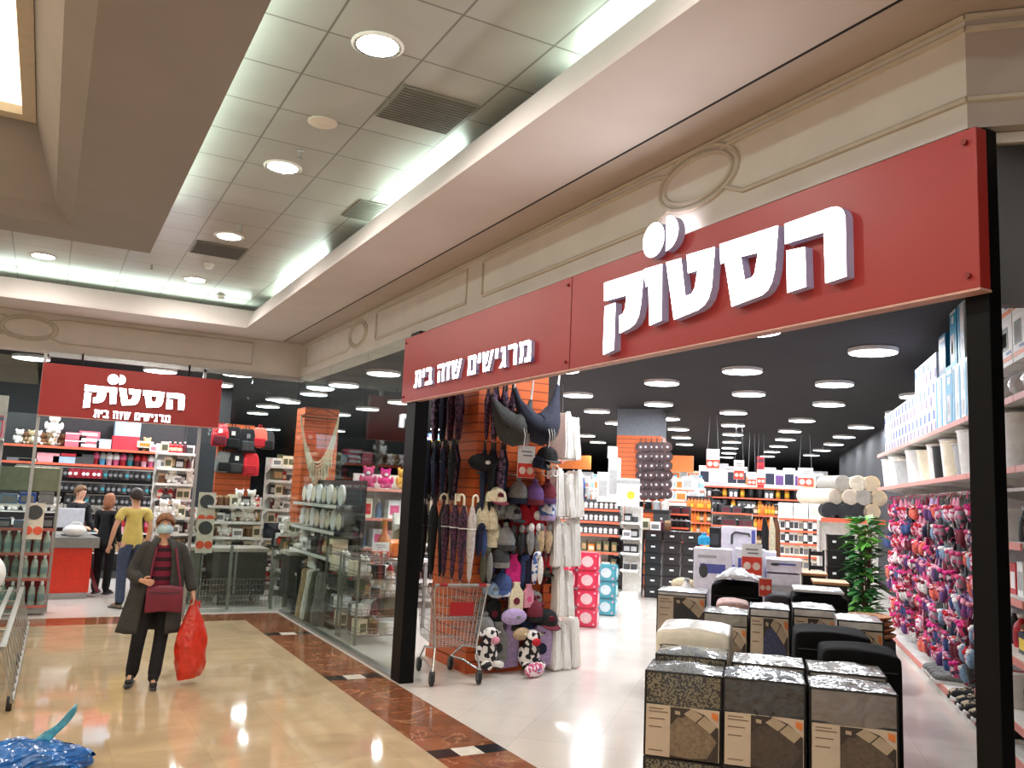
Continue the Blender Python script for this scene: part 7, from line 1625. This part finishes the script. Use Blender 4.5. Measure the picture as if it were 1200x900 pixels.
inst(me_bottle('white_jug', .07, .3, C['white'], C['lgrey']), 'jug', 'white jug at the near end of the display table', 'jug', W(10.05, bpx(805, 660, 10.05)[0], zt_ + .001), 0)
for k, (x, m, nm) in enumerate(((797, 'blue', 'blue'), (808, 'pink', 'pink'), (800, 'cream', 'cream'))): inst(pouch('bag%d' % k, F_[m], C['white']), 'soft_pack', '%s soft pack at the near end of the display table' % nm, 'pack', W(9.98 + .12 * (k == 2), bpx(x, 675, 9.95)[0], zt_ + .001 + (.15 if k == 2 else 0)), RZ, None, scale=.9)
q = MB(); rd = random.Random(15)
q.sheet(lambda u, v: Vector(((u - .5) * .7, v * .4, .01 + .14 * math.sin(PI * u) * math.sin(PI * min(1, v + .1)) + rd.uniform(0, .05))), 12, 8)
tag(q.build('wrapped_linen', M('pink_white_wrap', (214, 196, 198), .35, var=.25, bump=.8, bscale=10, coat=.8), None, W(8.85, bpx(935, 690, 8.85)[0], .72), RZ, True, solid=.01), 'crumpled pinkish plastic wrapped linen behind the low chest', 'linen')
# leaning ironing boards and beige panel
for k, (x0, x1, y0, m, nm) in enumerate(((891, 899, 606, 'black', 'black'), (900, 907, 606, 'cream', 'cream'), (906, 913, 608, 'brown', 'dark brown'))):
    b0, z1_ = bpx(x0, y0, 12.6); b1, _ = bpx(x1, y0, 12.6); w_ = b1 - b0 + .03
    q = MB(); q.poly([(0, 0, 0), (w_, 0, 0), (w_ * .95, .25, z1_ * .9), (w_ * .6, .27, z1_), (w_ * .3, .27, z1_), (0.02, .25, z1_ * .9)], (.0, .04, 0)); tag(q.build('ironing_board', F_[m] if m in F_ else C[m], None, W(12.6 + .08 * k, b0, 0), RZ, bevel=.01), '%s ironing board leaning behind the display table' % nm, 'ironing board')
# black side tables with wooden tops and a chair frame
wood = M('pale_wood', (190, 140, 88), .5, var=.2, scale=8, stretch=(1, 8, 1))
for a, x0, x1, y0, lb in ((10.3, 941, 968, 671, 'small black cabinet with wooden top beside the appliance cartons'), (9.7, 955, 993, 681, 'larger black cabinet with wooden top behind the low chest')):
    b0, z1_ = bpx(x0, y0, a); b1, _ = bpx(x1, y0, a); t = thing('side_cabinet', lb, 'cabinet', W(a, b0, 0), RZ); w_ = b1 - b0
    q = MB(); q.box(0, w_, 0, .4, .06, z1_ - .03); q.build('body', C['black'], t, bevel=.006); q = MB(); q.box(-.02, w_ + .02, -.02, .42, z1_ - .03, z1_); q.build('wooden_top', wood, t, bevel=.006)
    for x in (.02, w_ - .06):
        for y_ in (.02, .34): q = MB(); q.box(x, x + .04, y_, y_ + .04, 0, .06); q.build('foot', C['black'], t)
    q = MB(); q.cyl((w_ * .5, -.02, z1_ * .7), (w_ * .5, 0, z1_ * .7), .014, n=10); q.build('knob', alu, t)
b0, zc_ = bpx(951, 646, 11.0); b1, _ = bpx(968, 646, 11.0)
t = thing('chair', 'black slim framed chair behind the wooden topped cabinets', 'chair', W(11.0, b0, 0), RZ); w_ = b1 - b0
for x in (0, w_): q = MB(); q.tube([(x, .4, 0), (x, .38, zc_ * .5), (x, .45, zc_)], .014, 6); q.build('leg', C['black'], t); q = MB(); q.tube([(x, 0, 0), (x, 0, zc_ * .5)], .014, 6); q.build('leg', C['black'], t)
q = MB(); q.box(-.01, w_ + .01, -.02, .42, zc_ * .5, zc_ * .5 + .03); q.build('seat', C['black'], t)
for f_ in (.7, .84, .97): q = MB(); q.box(0, w_, .40 + .04 * f_, .42 + .04 * f_, zc_ * f_ - .03, zc_ * f_ + .02); q.build('back_rail', C['black'], t)
for k in range(4):
    b0, z_ = bpx(1000, 713 - 4 * k, 9.9); b1, _ = bpx(1030, 713, 9.9)
    q = MB(); q.lathe([(.24, 0), (.30, .03), (.31, .05), (.29, .05), (.23, .02)], 18, None, 1, .75); tag(q.build('wicker_tray', M('wicker_brown', (166, 108, 60), .7, var=.4, scale=40), None, W(10.0 + .03 * k, (b0 + b1) / 2, .52 + .055 * k), RZ + .2 * k, True), 'brown wicker tray, %s from the bottom of the pile by the slipper aisle' % nth(k), 'tray', 'wicker trays')
q = MB(); q.box(-.28, .28, -.2, .2, 0, .515); tag(q.build('tray_plinth', C['black'], None, W(10.05, (b0 + b1) / 2, 0), RZ, bevel=.01), 'black box carrying the wicker trays', 'plinth')
